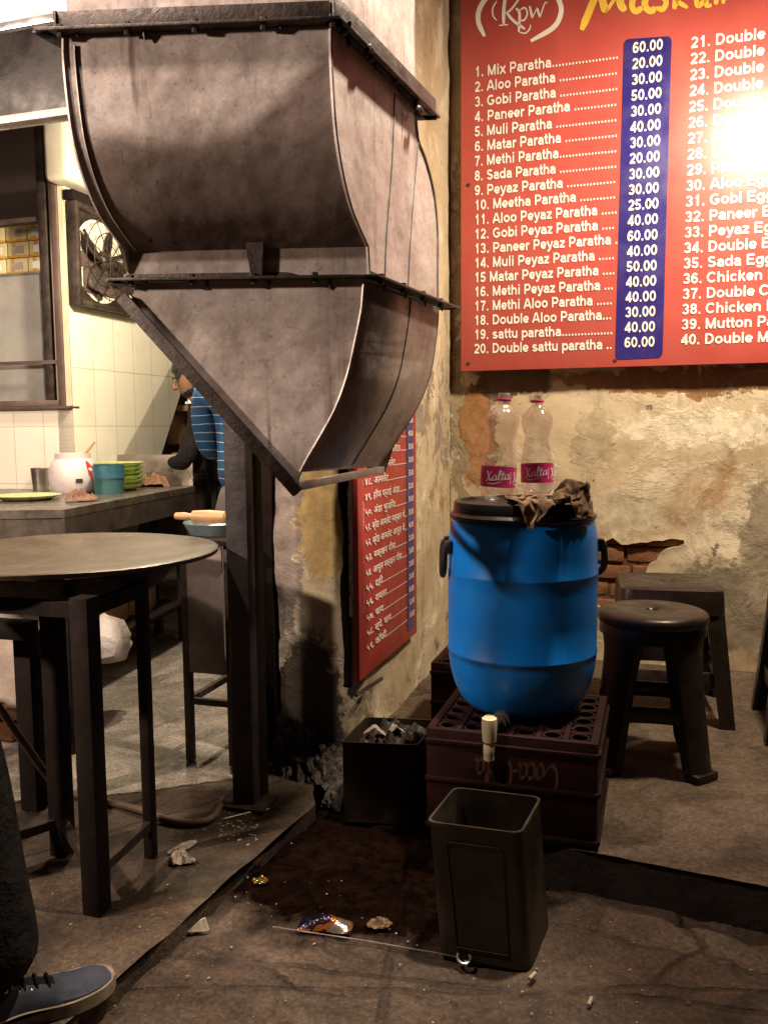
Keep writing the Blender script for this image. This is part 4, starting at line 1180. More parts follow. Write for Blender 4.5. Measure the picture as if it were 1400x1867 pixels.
bg_ = thing("plastic_sheet", "crumpled pale blue plastic bundle behind the dusty window glass", "plastic bundle", KW + U * (mu - .35) + D * .12 + Z * (zm + .02))
bm = bmesh.new()
lathe(bm, [(.001, -.02), (.20, -.01), (.245, .07), (.22, .16), (.12, .20), (.001, .205)], 40, sy=.22)
for v in bm.verts: v.co += V((1, .4, 1)) * (.022 * fbm(v.co * 9, 4))
obj("bundle", bm, mottled("pale_blue_polythene", (.52, .62, .66), (.82, .85, .83), 9, .4, 0, .4, 30), bg_)
bg_.rotation_euler = (0, 0, -WA)

# back of the kitchen, dim
bw = thing("kitchen_back_wall", "dim sooty back wall of the kitchen behind the two workers", "wall", KW + D * 2.4 + U * .6, kind='thing')
bm = bmesh.new(); box(bm, KW + D * 2.45 + U * .4 + Z * 1.5, (4.2, .08, 3.0), frame3(U, D, Z)); obj("wall_face", bm, MAT['dark_wall'], bw, world=True)
shf = atY(292, 745, 5.35)
sh = thing("wall_shelf", "brown wooden shelf on the dim back wall beyond the white tiles", "shelf", shf)
bm = bmesh.new(); box(bm, shf + D * .1, (.60, .20, .035), frame3(U, D, Z), .004); obj("shelf_board", bm, MAT['carton'], sh, world=True)
bm = bmesh.new(); box(bm, shf + D * .1 + U * .05 - Z * .12, (.035, .16, .20), frame3(U, D, Z), .004); obj("bracket", bm, MAT['carton'], sh, world=True)

# exhaust fan
fc = ks(188, 481); fc = KW + D * .235 + Z * fc.z
fan = thing("exhaust_fan", "square framed exhaust fan with dark blades set in the white tiled wall", "fan", fc)
rf = frame3(D, Z, U)                                 # local x along the wall, y up, z out of the wall
bm = bmesh.new(); FW = .47
for (cx, cy, sx_, sy_) in ((-FW / 2 + .0125, 0, .025, FW), (FW / 2 - .0125, 0, .025, FW), (0, FW / 2 - .0125, FW - .05, .025), (0, -FW / 2 + .0125, FW - .05, .025)):
    box(bm, fc + rf @ V((cx, cy, .033)), (sx_, sy_, .060), rf, .004)
obj("frame", bm, MAT['iron'], fan, world=True)
bm = bmesh.new()
n_ = 48
def sq(a, h):
    c_, s_ = math.cos(a), math.sin(a); k = h / max(abs(c_), abs(s_)); return (c_ * k, s_ * k)
I_ = [bm.verts.new(fc + rf @ V((.198 * math.cos(2 * math.pi * i / n_), .198 * math.sin(2 * math.pi * i / n_), .016))) for i in range(n_)]
O_ = [bm.verts.new(fc + rf @ V((*sq(2 * math.pi * i / n_, FW / 2 - .026), .022))) for i in range(n_)]
K_ = [bm.verts.new(fc + rf @ V((.198 * math.cos(2 * math.pi * i / n_), .198 * math.sin(2 * math.pi * i / n_), .012))) for i in range(n_)]
for i in range(n_):
    j = (i + 1) % n_
    bm.faces.new((I_[i], I_[j], O_[j], O_[i]))
obj("shroud", bm, MAT['iron'], fan, world=True)
bm = bmesh.new()
lathe(bm, [(.001, .02), (.045, .02), (.05, .045), (.03, .066), (.001, .068)], 20, fc, rf); obj("hub", bm, MAT['iron'], fan, world=True)
for k in range(4):
    a = R(62 + 90 * k); bm = bmesh.new()
    def bl(u, v, a=a):
        r_ = .035 + .135 * u; wv = (v - .5) * (.04 + .062 * math.sin(u * 2.3 + .4)); tw_ = .042 + (v - .5) * .05
        return fc + rf @ V((r_ * math.cos(a) - wv * math.sin(a), r_ * math.sin(a) + wv * math.cos(a), tw_))
    grid(bm, 8, 5, bl); o = obj("blade", bm, MAT['iron'], fan, world=True)
    m_ = o.modifiers.new("thickness", 'SOLIDIFY'); m_.thickness = .002
for k in range(3):
    a = R(20 + 120 * k); bm = bmesh.new()
    tube(bm, [fc + rf @ V((.04 * math.cos(a), .04 * math.sin(a), .025)), fc + rf @ V((.19 * math.cos(a), .19 * math.sin(a), .035))], .008, 6); obj("strut", bm, MAT['iron'], fan, world=True)
for (x0, y0, x1, y1) in ((-.12, -.155, .19, -.045), (-.185, -.040, .19, .03)):
    bm = bmesh.new(); box(bm, fc + rf @ V(((x0 + x1) / 2, (y0 + y1) / 2, .007)), (x1 - x0, y1 - y0, .008), rf, .001); obj("louvre_plate", bm, MAT['brown_frame'], fan, world=True)
for k in range(5):
    a = R(12 + 36 * k); bm = bmesh.new()
    tube(bm, [fc + rf @ V((-.20 * math.cos(a), -.20 * math.sin(a), .074)), fc + rf @ V((.20 * math.cos(a), .20 * math.sin(a), .074))], .0022, 6); obj("guard_wire", bm, MAT['iron'], fan, world=True)
for rr in (.07, .13, .19):
    bm = bmesh.new(); tube(bm, [fc + rf @ V((rr * math.cos(2 * math.pi * i / 40), rr * math.sin(2 * math.pi * i / 40), .0765)) for i in range(41)], .0022, 6); obj("guard_ring", bm, MAT['iron'], fan, world=True)
bm = bmesh.new(); box(bm, fc + rf @ V((0, FW / 2 + .025, .03)), (FW + .02, .045, .055), rf, .003); obj("lintel", bm, MAT['dark_wood'], fan, world=True)

cab = thing("wall_cabinet", "pale cream box cabinet fixed to the tiled wall above the exhaust fan", "cabinet", KW + U * .04 + D * .2 + Z * 2.19)
bm = bmesh.new(); box(bm, KW + U * .034 + D * .20 + Z * 2.37, (.13, .60, .35), frame3(U, D, Z), .028, 4); obj("cabinet_body", bm, mottled("cream_enamel", (.46, .40, .31), (.58, .52, .42), 6, .45, 0, .05), cab, world=True)
bm = bmesh.new(); box(bm, KW + U * .1005 + D * .20 + Z * 2.37, (.004, .54, .29), frame3(U, D, Z), .0015); obj("door", bm, mottled("cream_enamel_door", (.46, .40, .31), (.58, .52, .42), 6, .45, 0, .05), cab, world=True)

# steel counter
KA = atz(118, 929, ZC); KB = atz(356, 886, ZC)
cdir = (KB - KA).normalized(); cn = cdir.cross(Z)
KL = atz(-260, 936, ZC)
ctr = thing("steel_counter", "worn steel kitchen counter with a raised end plate along the tiled wall", "counter", (KA.x, KA.y, ZS))
bkL = KW - U * 1.6 - D * .004; bkE = KW + U * .004 - D * .004
far_in = KW + D * ((KB - KW).dot(D)) + U * .006; far_in.z = ZC
top = [KL, KA, KB, far_in, bkE, bkL]
top = [V((p.x, p.y, ZC)) for p in top]
bm = bmesh.new(); prism(bm, [p - Z * .03 for p in top], Z * .03); obj("worktop", bm, MAT['steel'], ctr, world=True)
apr = mottled("greasy_steel", (.07, .055, .045), (.17, .14, .115), 9, .4, .55, .2)
bm = bmesh.new()
bar(bm, KA - Z * .075 - cn * .006, KB - Z * .075 - cn * .006, .010, .088, Z); obj("apron", bm, apr, ctr, world=True)
bm = bmesh.new()
bar(bm, KL - Z * .075 + D * .006, KA - Z * .075 + D * .006 - U * .012, .010, .088, Z); obj("apron", bm, apr, ctr, world=True)
bm = bmesh.new()
uL = atz(262, 886, ZC); hU = atY(352, 829, KB.y).z - ZC
pr = (uL - KB); 
eb = KB - cdir * .02
box(bm, eb + (far_in - KB) * .5 + Z * (hU / 2 + .001), ((far_in - KB).length, .012, hU), frame3((far_in - KB).normalized(), cdir, Z), .002)
obj("end_plate", bm, MAT['steel'], ctr, world=True)
for (p, nm) in ((KA + cdir * .08 - cn * .05, 0), (KB - cdir * .08 - cn * .05, 0), (KL + V((.1, .1, 0)), 0), (KA - U * .6 + D * .06, 0)):
    bm = bmesh.new(); box(bm, V((p.x, p.y, (ZC - .03 + ZS) / 2)), (.04, .04, ZC - .032 - ZS), frame3(cn, cdir, Z), .002); obj("leg", bm, MAT['iron'], ctr, world=True)
bm = bmesh.new()
lz = .215
bar(bm, V((KA.x, KA.y, lz)) + cdir * .1 - cn * .08, V((KB.x, KB.y, lz)) - cdir * .1 - cn * .08, .05, .03)
bar(bm, V((KA.x, KA.y, lz)) + cdir * .1 - cn * .42, V((KB.x, KB.y, lz)) - cdir * .1 - cn * .30, .05, .03)
obj("low_rail", bm, MAT['dark_wood'], ctr, world=True)
lsA, lsB = V((KA.x, KA.y, lz)) + cdir * .1 - cn * .25, V((KB.x, KB.y, lz)) - cdir * .1 - cn * .22
bm = bmesh.new(); bar(bm, lsA + Z * .022, lsB + Z * .022, .42, .012); obj("low_shelf", bm, MAT['dark_wood'], ctr, world=True)
LZ = lz + .029
def shelf_pt(f, s): return KA + (KB - KA) * f - cn * s
# things on the low shelf
p = atz(196, 1203, LZ)
pb = thing("plastic_bag", "crumpled whitish plastic bag on the low shelf under the counter", "bag", (p.x, p.y, LZ))
bm = bmesh.new(); lathe(bm, [(.001, 0), (.07, .004), (.092, .04), (.085, .09), (.052, .14), (.016, .17), (.001, .175)], 36)
for v in bm.verts: v.co += V((1, 1, .4)) * (.03 * fbm(v.co * 11, 4)) if v.co.z > .01 else V((0, 0, 0))
obj("bag_body", bm, MAT['poly'], pb)
for i, (f, s, sz_, m_, lab) in enumerate(((.48, .22, (.20, .24, .13), 'carton', "brown cardboard box on the low shelf beside the plastic bag"), (.70, .20, (.22, .22, .10), 'carton', "flat brown cardboard box under the orange packet on the low shelf"))):
    p = shelf_pt(f, s); bx_ = thing("cardboard_box", lab, "box", (p.x, p.y, LZ), -.15 + .2 * i)
    bm = bmesh.new(); box(bm, (0, 0, sz_[2] / 2), sz_, None, .003); obj("box_body", bm, MAT['carton'], bx_)
    bm = bmesh.new(); box(bm, (0, -sz_[1] / 2 - .001, sz_[2] * .5), (.07, .002, .03)); obj("box_print", bm, MAT['iron'], bx_)
p = shelf_pt(.70, .20)
op = thing("snack_packet", "shiny orange packet lying on a cardboard box under the counter", "packet", (p.x, p.y, LZ + .10), .3)
bm = bmesh.new(); lathe(bm, [(.001, 0), (.10, .002), (.12, .018), (.10, .045), (.001, .055)], 30, sy=.6)
for v in bm.verts: v.co.z = max(0, v.co.z + .012 * fbm(v.co * 16, 4))
obj("packet_body", bm, mottled("orange_packet", (.42, .13, .02), (.62, .26, .05), 12, .3, 0, .4, 60), op)

# whitewashed stub wall low on the left, bricks bare at its foot
lw0 = atz(-40, 1300, ZS); 
lw = thing("stub_wall", "low whitewashed stub wall with bare brick at its foot under the counter", "wall", (lw0.x, lw0.y, ZS), kind='thing')
LWY = 2.75
c_ = V((-1.75, LWY, 0)) 
q0 = atY(118, 1160, LWY)
bm = bmesh.new()
def lwf(a, b):
    s, z = -1.6 * (1 - a), ZS + b * (q0.z - ZS)
    p = V((q0.x, q0.y, 0)) + U * s
    return V((p.x, p.y, z)) - D * (.012 * fbm((s * 4, z * 4, 2), 5))
grid(bm, 60, 24, lwf, keep=lambda a, b: b > .36 + .2 * noise.noise(V((a * 7, b * 3, 3))))
o = obj("plaster", bm, MAT['stub'], lw, world=True, fix=False); m_ = o.modifiers.new("thickness", 'SOLIDIFY'); m_.thickness = .02; m_.offset = 0
bm = bmesh.new()
for r_ in range(3):
    for k in range(8):
        box(bm, V((q0.x, q0.y, ZS + .036 + r_ * .075)) - U * (.11 + k * .215 + (r_ % 2) * .1) + D * .05, (.2, .1, .062), frame3(U, D, Z), .006)
obj("brickwork", bm, MAT['brick'], lw, world=True)
bm = bmesh.new(); box(bm, V((q0.x, q0.y, 0)) - U * .82 + D * .15 + Z * (q0.z * .5 + .02), (1.6, .10, q0.z - .06), frame3(U, D, Z)); obj("wall_core", bm, MAT['dark_wall'], lw, world=True)

# things on the counter
def onc(px, py): return atz(px, py, ZC)
p = onc(136, 898)
jar = thing("plastic_jar", "squat white plastic jar with a spoon handle sticking out on the counter", "jar", p)
S_ = p.y / FPX                                       # metres per pixel here
bm = bmesh.new()
lathe(bm, [(0.001, 0), (33 * S_, 0), (40 * S_, 8 * S_), (43 * S_, 26 * S_), (42 * S_, 44 * S_), (36 * S_, 58 * S_), (31 * S_, 62 * S_), (31 * S_, 72 * S_), (29 * S_, 72 * S_), (29 * S_, 60 * S_)], 40)
obj("jar_body", bm, mottled("milky_plastic", (.60, .52, .52), (.70, .62, .62), 6, .35, 0, .03), jar)
bm = bmesh.new(); lathe(bm, [(29 * S_, 56 * S_), (.001, 56 * S_)], 30); obj("contents", bm, MAT['white'], jar)
bm = bmesh.new()
for k in range(9):
    a = R(-78 + k * 3.2)
    pass
def jr(z): return (40 + 3.6 * math.sin(min(1, max(0, (z - 8) / 40)) * 3.0)) * S_ if z < 44 else (42 - (z - 44) * .42) * S_
ring0 = []; ring1 = []
for k in range(11):
    z = 16 + k * 4.2; r_ = jr(z) * 1.012
    aw = .05 + .16 * math.sin(k / 10 * math.pi)
    ac = R(-22) - .35 * (k / 10 - .5)
    ring0.append(bm.verts.new((r_ * math.cos(ac - aw), r_ * math.sin(ac - aw), z * S_))); ring1.append(bm.verts.new((r_ * math.cos(ac + aw), r_ * math.sin(ac + aw), z * S_)))
for k in range(10): bm.faces.new((ring0[k], ring1[k], ring1[k + 1], ring0[k + 1]))
obj("red_swoosh", bm, mottled("red_print", (.5, .03, .03), (.58, .05, .04), 6, .35, 0, 0), jar)
bm = bmesh.new(); z = 26
vs0 = [bm.verts.new((jr(z) * 1.01 * math.cos(R(a)), jr(z) * 1.01 * math.sin(R(a)), 20 * S_)) for a in range(-66, -46, 4)]
vs1 = [bm.verts.new((jr(z) * 1.01 * math.cos(R(a)), jr(z) * 1.01 * math.sin(R(a)), 27 * S_)) for a in range(-66, -46, 4)]
for k in range(4): bm.faces.new((vs0[k], vs0[k + 1], vs1[k + 1], vs1[k]))
obj("bar_code", bm, MAT['iron'], jar)
bm = bmesh.new(); tube(bm, [(12 * S_, 0, 58 * S_), (40 * S_, 4 * S_, 92 * S_)], [3 * S_, 2 * S_], 8); obj("spoon_handle", bm, MAT['wood_pin'], jar)
p = onc(75, 893)
gl = thing("steel_tumbler", "small steel tumbler standing left of the white plastic jar", "tumbler", p)
bm = bmesh.new(); lathe(bm, [(.001, 0), (14 * S_, 0), (17 * S_, 42 * S_), (16 * S_, 42 * S_), (13 * S_, 3 * S_), (.001, 3 * S_)], 28); obj("cup", bm, MAT['steel'], gl)
p = onc(50, 911)
pl = thing("green_plate", "pale green plate lying alone near the front of the counter", "plate", p)
def plate_bm(r_, h): 
    b = bmesh.new(); lathe(b, [(.001, .004), (r_ * .62, .004), (r_ * .98, h), (r_, h), (r_ * .66, 0), (.001, 0)], 44); return b
obj("dish", plate_bm(.135, .02), mottled("pale_green_melamine", (.42, .50, .22), (.52, .58, .30), 6, .3, 0, .02), pl)
p = onc(211, 894)
prev = None
labs = ["lowest green plate in the stack behind the teal mug", "second plate from the bottom of the green stack", "third plate from the bottom of the green stack", "fourth plate from the bottom of the green stack", "fifth plate from the bottom of the green stack", "topmost green plate of the stack by the tiled wall"]
for k in range(6):
    g = thing("green_plate", labs[k], "plate", p + Z * (.001 + k * .0195) + V((random.uniform(-.004, .004), random.uniform(-.004, .004), 0)), 0, "green plates stacked on the counter")
    obj("dish", plate_bm(.138, .032), MAT['green'], g)
p = onc(200, 900)
mg = thing("teal_mug", "scuffed teal plastic mug in front of the green plate stack", "mug", p)
bm = bmesh.new(); lathe(bm, [(.001, 0), (25 * S_, 0), (27 * S_, 52 * S_), (25 * S_, 52 * S_), (23 * S_, 3 * S_), (.001, 3 * S_)], 32); obj("mug_body", bm, MAT['teal'], mg)
bm = bmesh.new(); lathe(bm, [(27.2 * S_, 28 * S_), (27.6 * S_, 50 * S_)], 32); obj("mug_band", bm, mottled("worn_blue_band", (.015, .09, .14), (.05, .14, .19), 14, .5), mg)
p = onc(148, 914)
r1 = thing("dish_cloth", "crumpled brown cloth near the counter corner beside the jar", "cloth", p, .3)
obj("cloth", rag(3, .062, .058, .055), MAT['rag_brown'], r1)
p = onc(276, 886); p.y -= .02
r2 = thing("dish_cloth", "brown cloth draped over the counter edge below the end plate", "cloth", p, .1)
obj("cloth", rag(5, .13, .11, .07, hang=lambda x, y: 0 if x < .075 else -1.0 * (x - .075) * 1.6), MAT['rag_brown'], r2)

# the stand behind the post with a tray, a bowl and a rolling pin on it
st0 = atz(349, 1389, ZS)
TZ = .735
stand = thing("work_stand", "narrow iron work stand with a stained sheet panel left of the steel post", "stand", (st0.x, st0.y, ZS))
SW, SD = .15, .34
sto = V((st0.x, st0.y, 0))
for (a, b) in ((0, 0), (SW, 0), (0, SD), (SW, SD)):
    bm = bmesh.new(); p = sto + U * a + D * b
    box(bm, p + Z * (TZ + ZS) / 2, (.024, .024, TZ - ZS - .01), frame3(U, D, Z), .002); obj("leg", bm, MAT['iron'], stand, world=True)
bm = bmesh.new(); box(bm, sto + U * SW / 2 + D * SD / 2 + Z * (TZ + .004), (SW + .06, SD + .06, .018), frame3(U, D, Z), .003); obj("stand_top", bm, MAT['dark_wood'], stand, world=True)
pz1, pz2 = atY(380, 1222, st0.y).z, TZ - .01
bm = bmesh.new(); box(bm, sto + U * SW / 2 + Z * (pz1 + pz2) / 2 - D * .015, (SW - .03, .006, pz2 - pz1), frame3(U, D, Z), .001)
obj("front_panel", bm, mottled("stained_sheet", (.09, .065, .055), (.24, .185, .165), 5, .55, .3, .3, 30, c3=(.17, .13, .115)), stand, world=True)
rz = atY(385, 1276, st0.y).z
for (p, q) in (((0, 0), (SW, 0)), ((0, 0), (0, SD)), ((0, SD), (SW, SD))):
    bm = bmesh.new(); bar(bm, sto + U * p[0] + D * p[1] + Z * rz, sto + U * q[0] + D * q[1] + Z * rz, .016, .02); obj("cross_bar", bm, MAT['iron'], stand, world=True)
ty = thing("flour_tray", "small steel tray with flour under the rolling pin", "tray", sto + U * .05 + D * .15 + Z * (TZ + .0135), -WA)
bm = bmesh.new(); lathe(bm, [(.001, .002), (.10, .002), (.120, .036), (.123, .036), (.103, 0), (.001, 0)], 40); obj("tray_dish", bm, mottled("blue_steel_tray", (.20, .30, .33), (.34, .42, .44), 8, .3, .5), ty)
bm = bmesh.new(); lathe(bm, [(.001, .032), (.04, .024), (.08, .012), (.096, .004)], 30)
for v in bm.verts: v.co.z += .006 * fbm(v.co * 20, 3)
obj("flour", bm, MAT['white'], ty)
rp = thing("rolling_pin", "pale wooden rolling pin resting across the flour tray", "rolling pin", sto + U * .045 + D * .08 + Z * (TZ + .071))
bm = bmesh.new(); rpo = V(rp.location); dr = U
prof = [(-.125, .004), (-.12, .011), (-.09, .013), (-.062, .009), (-.057, .019), (0, .022), (.055, .019), (.06, .009), (.08, .013), (.105, .011), (.11, .004)]
tube(bm, [rpo + dr * a for a, _ in prof], [b for _, b in prof], 16); obj("pin_body", bm, MAT['wood_pin'], rp, world=True)

# ================================================================== the round griddle on its stand
GC = atY(122, 1005, 2.16); GR = .375
grd = thing("griddle_table", "big round iron griddle on a dark stand at the left under the duct", "griddle", (GC.x, GC.y, ZS))
bm = bmesh.new()
gz = GC.z
lathe(bm, [(.001, gz - .020), (GR * .5, gz - .017), (GR * .8, gz - .008), (GR * .98, gz + .002), (GR, gz), (GR * .995, gz - .010), (GR * .8, gz - .022), (GR * .5, gz - .034), (.001, gz - .038)], 96, (GC.x, GC.y, 0))
for v in bm.verts: v.co.z += .003 * noise.noise(V((v.co.x * 5, v.co.y * 5, 1)))
obj("griddle_plate", bm, MAT['griddle'], grd, world=True, ang=60)
gl_px = [(178, 1662, .045, .045, 1.86), (276, 1562, .026, .026, 2.08), (116, 1556, .045, .045, 2.10), (-60, 1620, .045, .045, 1.98)]
gp = []
for (px, py, a, b, yy) in gl_px:
    p = atz(px, py, ZS); gp.append(p)
    t = p
    bm = bmesh.new(); bar(bm, p, V((t.x, t.y, gz - .045)), a, b, D, .004); obj("leg", bm, MAT['dark_wood'], grd, world=True)
bm = bmesh.new()
lathe(bm, [(.215, gz - .075), (.26, gz - .030), (.275, gz - .030), (.23, gz - .085)], 48, (GC.x, GC.y, 0)); obj("burner_ring", bm, MAT['iron'], grd, world=True)
for (i, j, h) in ((0, 1, .16), (0, 2, .16), (2, 3, .16)):
    bm = bmesh.new(); bar(bm, gp[i] + Z * h * .0 + Z * .085, gp[j] + Z * .085, .018, .022); obj("cross_bar", bm, MAT['iron'], grd, world=True)
for (i, j) in ((0, 3), (1, 2), (2, 0), (1, 0)):
    a = V((gp[i].x, gp[i].y, gz - .075)); b = V((gp[j].x, gp[j].y, gz - .075))
    bm = bmesh.new(); bar(bm, a, b, .022, .032); obj("top_rail", bm, MAT['dark_wood'], grd, world=True)
# second, taller trestle leg stand farther back on the left
tr = thing("wooden_trestle", "dark wooden trestle standing behind the griddle stand at the far left", "trestle", atz(66, 1472, ZS))
p0 = atz(66, 1472, ZS)
for (a, b) in ((0, 0), (-.5, .05), (-.05, .42), (-.55, .45)):
    bm = bmesh.new(); box(bm, V((p0.x + a, p0.y + b, ZS + .25)), (.055, .055, .5), frame3(U, D, Z), .004); obj("leg", bm, MAT['dark_wood'], tr, world=True)
bm = bmesh.new(); box(bm, V((p0.x - .27, p0.y + .02, ZS + .52)), (.66, .06, .045), frame3(U, D, Z), .004); obj("trestle_beam", bm, MAT['dark_wood'], tr, world=True)
# gas hose
hz = thing("gas_hose", "red brown rubber hose snaking from the left past the griddle legs to the post", "hose", atz(255, 1476, ZS))
hp_ = [(-60, 1225, .55), (0, 1292, .42), (50, 1365, .26), (98, 1428, .13), (150, 1452, .09)]
pts = []
for (px, py, z) in hp_: pts.append(atz(px, py, z) if z < .2 else atY(px, py, 2.25))
pts = [atY(-60, 1205, 2.12), atY(0, 1292, 2.14), atY(50, 1362, 2.2), atY(97, 1425, 2.26), atz(150, 1455, .10)] + [atz(x, y, ZS + .013) for x, y in ((195, 1462), (258, 1478), (305, 1494), (350, 1500), (385, 1492), (402, 1468))] + [atY(418, 1440, 2.5), atY(430, 1395, 2.56), atY(450, 1330, 2.6)]
bm = bmesh.new(); tube(bm, spline(pts, 8), .010, 10); obj("hose", bm, MAT['rubber'], hz, world=True)

# ================================================================== crates
CRW, CRD, CRH = .405, .375, .256
cc = atz(1087, 1553, ZP)
def crate(front_right, label, rot_u=U, rot_d=D, text=False):
    t = thing("bottle_crate", label, "crate", front_right)
    o_ = V(front_right)
    def C(a, b, z): return o_ - rot_u * (CRW - a) + rot_d * b + Z * z
    rt = frame3(rot_u, rot_d, Z)
    wt = .012
    def wallpanel(name, a0, a1, b0, b1, z0=.0, z1=CRH, bev=.003):
        b_ = bmesh.new(); box(b_, C((a0 + a1) / 2, (b0 + b1) / 2, (z0 + z1) / 2), (a1 - a0, b1 - b0, z1 - z0), rt, bev); return b_
    obj("front_panel", wallpanel("f", 0, CRW, 0, wt), MAT['red_crate'], t, world=True)
    obj("back_panel", wallpanel("b", 0, CRW, CRD - wt, CRD), MAT['red_crate'], t, world=True)
    for (x0, x1) in ((0, wt), (CRW - wt, CRW)):
        # side with a hand slot
        b_ = bmesh.new()
        for (y0, y1, z0, z1) in ((wt, CRD - wt, 0, .055), (wt, CRD * .3, .055, .095), (CRD * .7, CRD - wt, .055, .095), (wt, CRD - wt, .095, CRH)):
            box(b_, C((x0 + x1) / 2, (y0 + y1) / 2, (z0 + z1) / 2), (x1 - x0 - .001, y1 - y0, z1 - z0), rt)
        obj("side_panel", b_, MAT['red_crate'], t, world=True)
    for z_ in (.018, CRH * .52, CRH - .03):
        b_ = bmesh.new()
        box(b_, C(CRW / 2, -.003, z_), (CRW + .004, .008, .012), rt, .002); obj("rib", b_, MAT['red_crate'], t, world=True)
        b_ = bmesh.new(); box(b_, C(CRW + .003, CRD / 2, z_), (.008, CRD, .012), rt, .002); obj("rib", b_, MAT['red_crate'], t, world=True)
    # the crate stands upside down: its slotted bottom is on top
    b_ = bmesh.new()
    for i in range(7): box(b_, C(CRW * i / 6 * .94 + CRW * .03, CRD / 2, CRH - .008), (.012, CRD - 2 * wt, .014), rt)
    for j in range(7): box(b_, C(CRW / 2, CRD * (j / 6 * .92 + .04), CRH - .0085), (CRW - 2 * wt, .010, .012), rt)
    nx, ny = 6, 6
    for i in range(nx):
        for j in range(ny):
            c_ = C(CRW * (.11 + .78 * i / (nx - 1)), CRD * (.12 + .76 * j / (ny - 1)), CRH - .006)
            ring = [c_ + rot_u * (.022 * math.cos(a * math.pi / 8)) + rot_d * (.022 * math.sin(a * math.pi / 8)) for a in range(17)]
            tube(b_, ring, .004, 5, caps=False)
    obj("base_lattice", b_, MAT['red_crate'], t, world=True)
    if text:
        b_ = bmesh.new(); h_ = .074; L = script_len("Coca-Cola", h_)
        x_r = CRW * .78; z_t = CRH * .86
        k_ = .195 / L
        put = lambda x, y: C(x_r - x * k_, -.0012, z_t - h_ * 1.35 - y * 1.0 + h_)
        script(b_, "Coca-Cola", put, h_, .0125)
        obj("printed_lettering", b_, MAT['crate_print'], t, world=True, smooth=False)
    return t, C
cr1, CR1 = crate(cc, "dark red upturned bottle crate holding up the blue drum", text=True)
c2 = atz(785, 1208, ZP + CRH); c2 = V((c2.x, c2.y, ZP)) + U * CRW
crate(c2, "dark red bottle crate tucked behind the blue drum against the side wall")

# ================================================================== the blue drum
dc = CR1(CRW * .50 - .02, CRD * .5 + .02, CRH)
dpos = atY(949, 1330, 2.21); DX, DY = dpos.x, 2.205
DZ = ZP + CRH + .001
drum = thing("drum", "blue plastic drum with a black lid and a tap standing on the red crate", "drum", (DX, DY, DZ))
m = DY / FPX
body = [(.001, .006), (.105, .004), (.122, .003), (.140, .012), (.158, .031), (.174, .065), (.184, .103), (.1885, .135), (.1892, .150), (.1912, .153), (.1912, .157), (.1892, .160),
        (.1895, .24), (.1895, .315), (.1892, .352), (.1902, .354), (.1902, .358), (.1890, .361), (.1885, .41), (.1868, .450), (.183, .478), (.178, .490), (.170, .496), (.168, .505)]
bm = bmesh.new(); lathe(bm, body, 96); obj("drum_body", bm, MAT['drum'], drum, ang=50)
bm = bmesh.new()
lathe(bm, [(.170, .491), (.181, .491), (.1855, .496), (.1855, .502), (.179, .506), (.1755, .510), (.1745, .531), (.172, .536), (.163, .537), (.160, .533), (.157, .528), (.001, .5275)], 96)
obj("lid", bm, MAT['black_plastic'], drum, ang=35)
for sgn_ in (-1, 1):
    a = R(8) if sgn_ > 0 else R(178)
    ex_, ey_ = V((math.cos(a), math.sin(a), 0)), V((-math.sin(a), math.cos(a), 0))
    bm = bmesh.new()
    P = spline([ex_ * .184 + Z * .425 - ey_ * .045, ex_ * .199 + Z * .420 - ey_ * .045, ex_ * .203 + Z * .37 - ey_ * .042, ex_ * .204 + Z * .345, ex_ * .203 + Z * .37 + ey_ * .042, ex_ * .199 + Z * .420 + ey_ * .045, ex_ * .184 + Z * .425 + ey_ * .045], 6)
    tube(bm, P, .009, 8)
    h = obj("handle", bm, MAT['black_plastic'], drum)
    for s_ in (-1, 1):
        bm = bmesh.new(); box(bm, ex_ * .190 + Z * .422 + ey_ * .045 * s_, (.020, .026, .034), frame3(ex_, ey_, Z), .006); obj("handle_lug", bm, MAT['black_plastic'], h)
# tap low on the front left
tp = onp(914, 1318, V((DX, DY - .165, 0)), V((0, 1, 0)))
ta = math.atan2(tp.y - DY, tp.x - DX)
er = V((math.cos(ta), math.sin(ta), 0))
er = V((-.44, -.898, 0))
tz = tp.z - DZ
bm = bmesh.new()
tube(bm, [er * .148 + Z * tz, er * .172 + Z * tz, er * .173 + Z * tz, er * .184 + Z * tz, er * .185 + Z * tz, er * .240 + Z * (tz + .002)], [.024, .024, .019, .019, .0125, .0125], 16)
tapc = obj("tap_pipe", bm, MAT['grey_plastic'], drum)
tb = er * .252 + Z * tz
bm = bmesh.new()
lathe(bm, [(.001, .036), (.012, .036), (.0175, .033), (.0185, .020), (.0175, -.004), (.0165, -.022), (.0125, -.026), (.0115, -.034)], 24, tb)
lathe(bm, [(.001, .0375), (.004, .0375), (.0045, .036)], 12, tb)
lathe(bm, [(.010, .0372), (.012, .0372), (.0125, .036)], 18, tb)
tube(bm, spline([tb - Z * .030 + er * .0, tb - Z * .046 + er * .003, tb - Z * .066 + er * .002], 4), [.0135] * 4 + [.0135, .013, .0125, .0125, .0125], 16)
obj("tap", bm, MAT['cream_plastic'], drum)

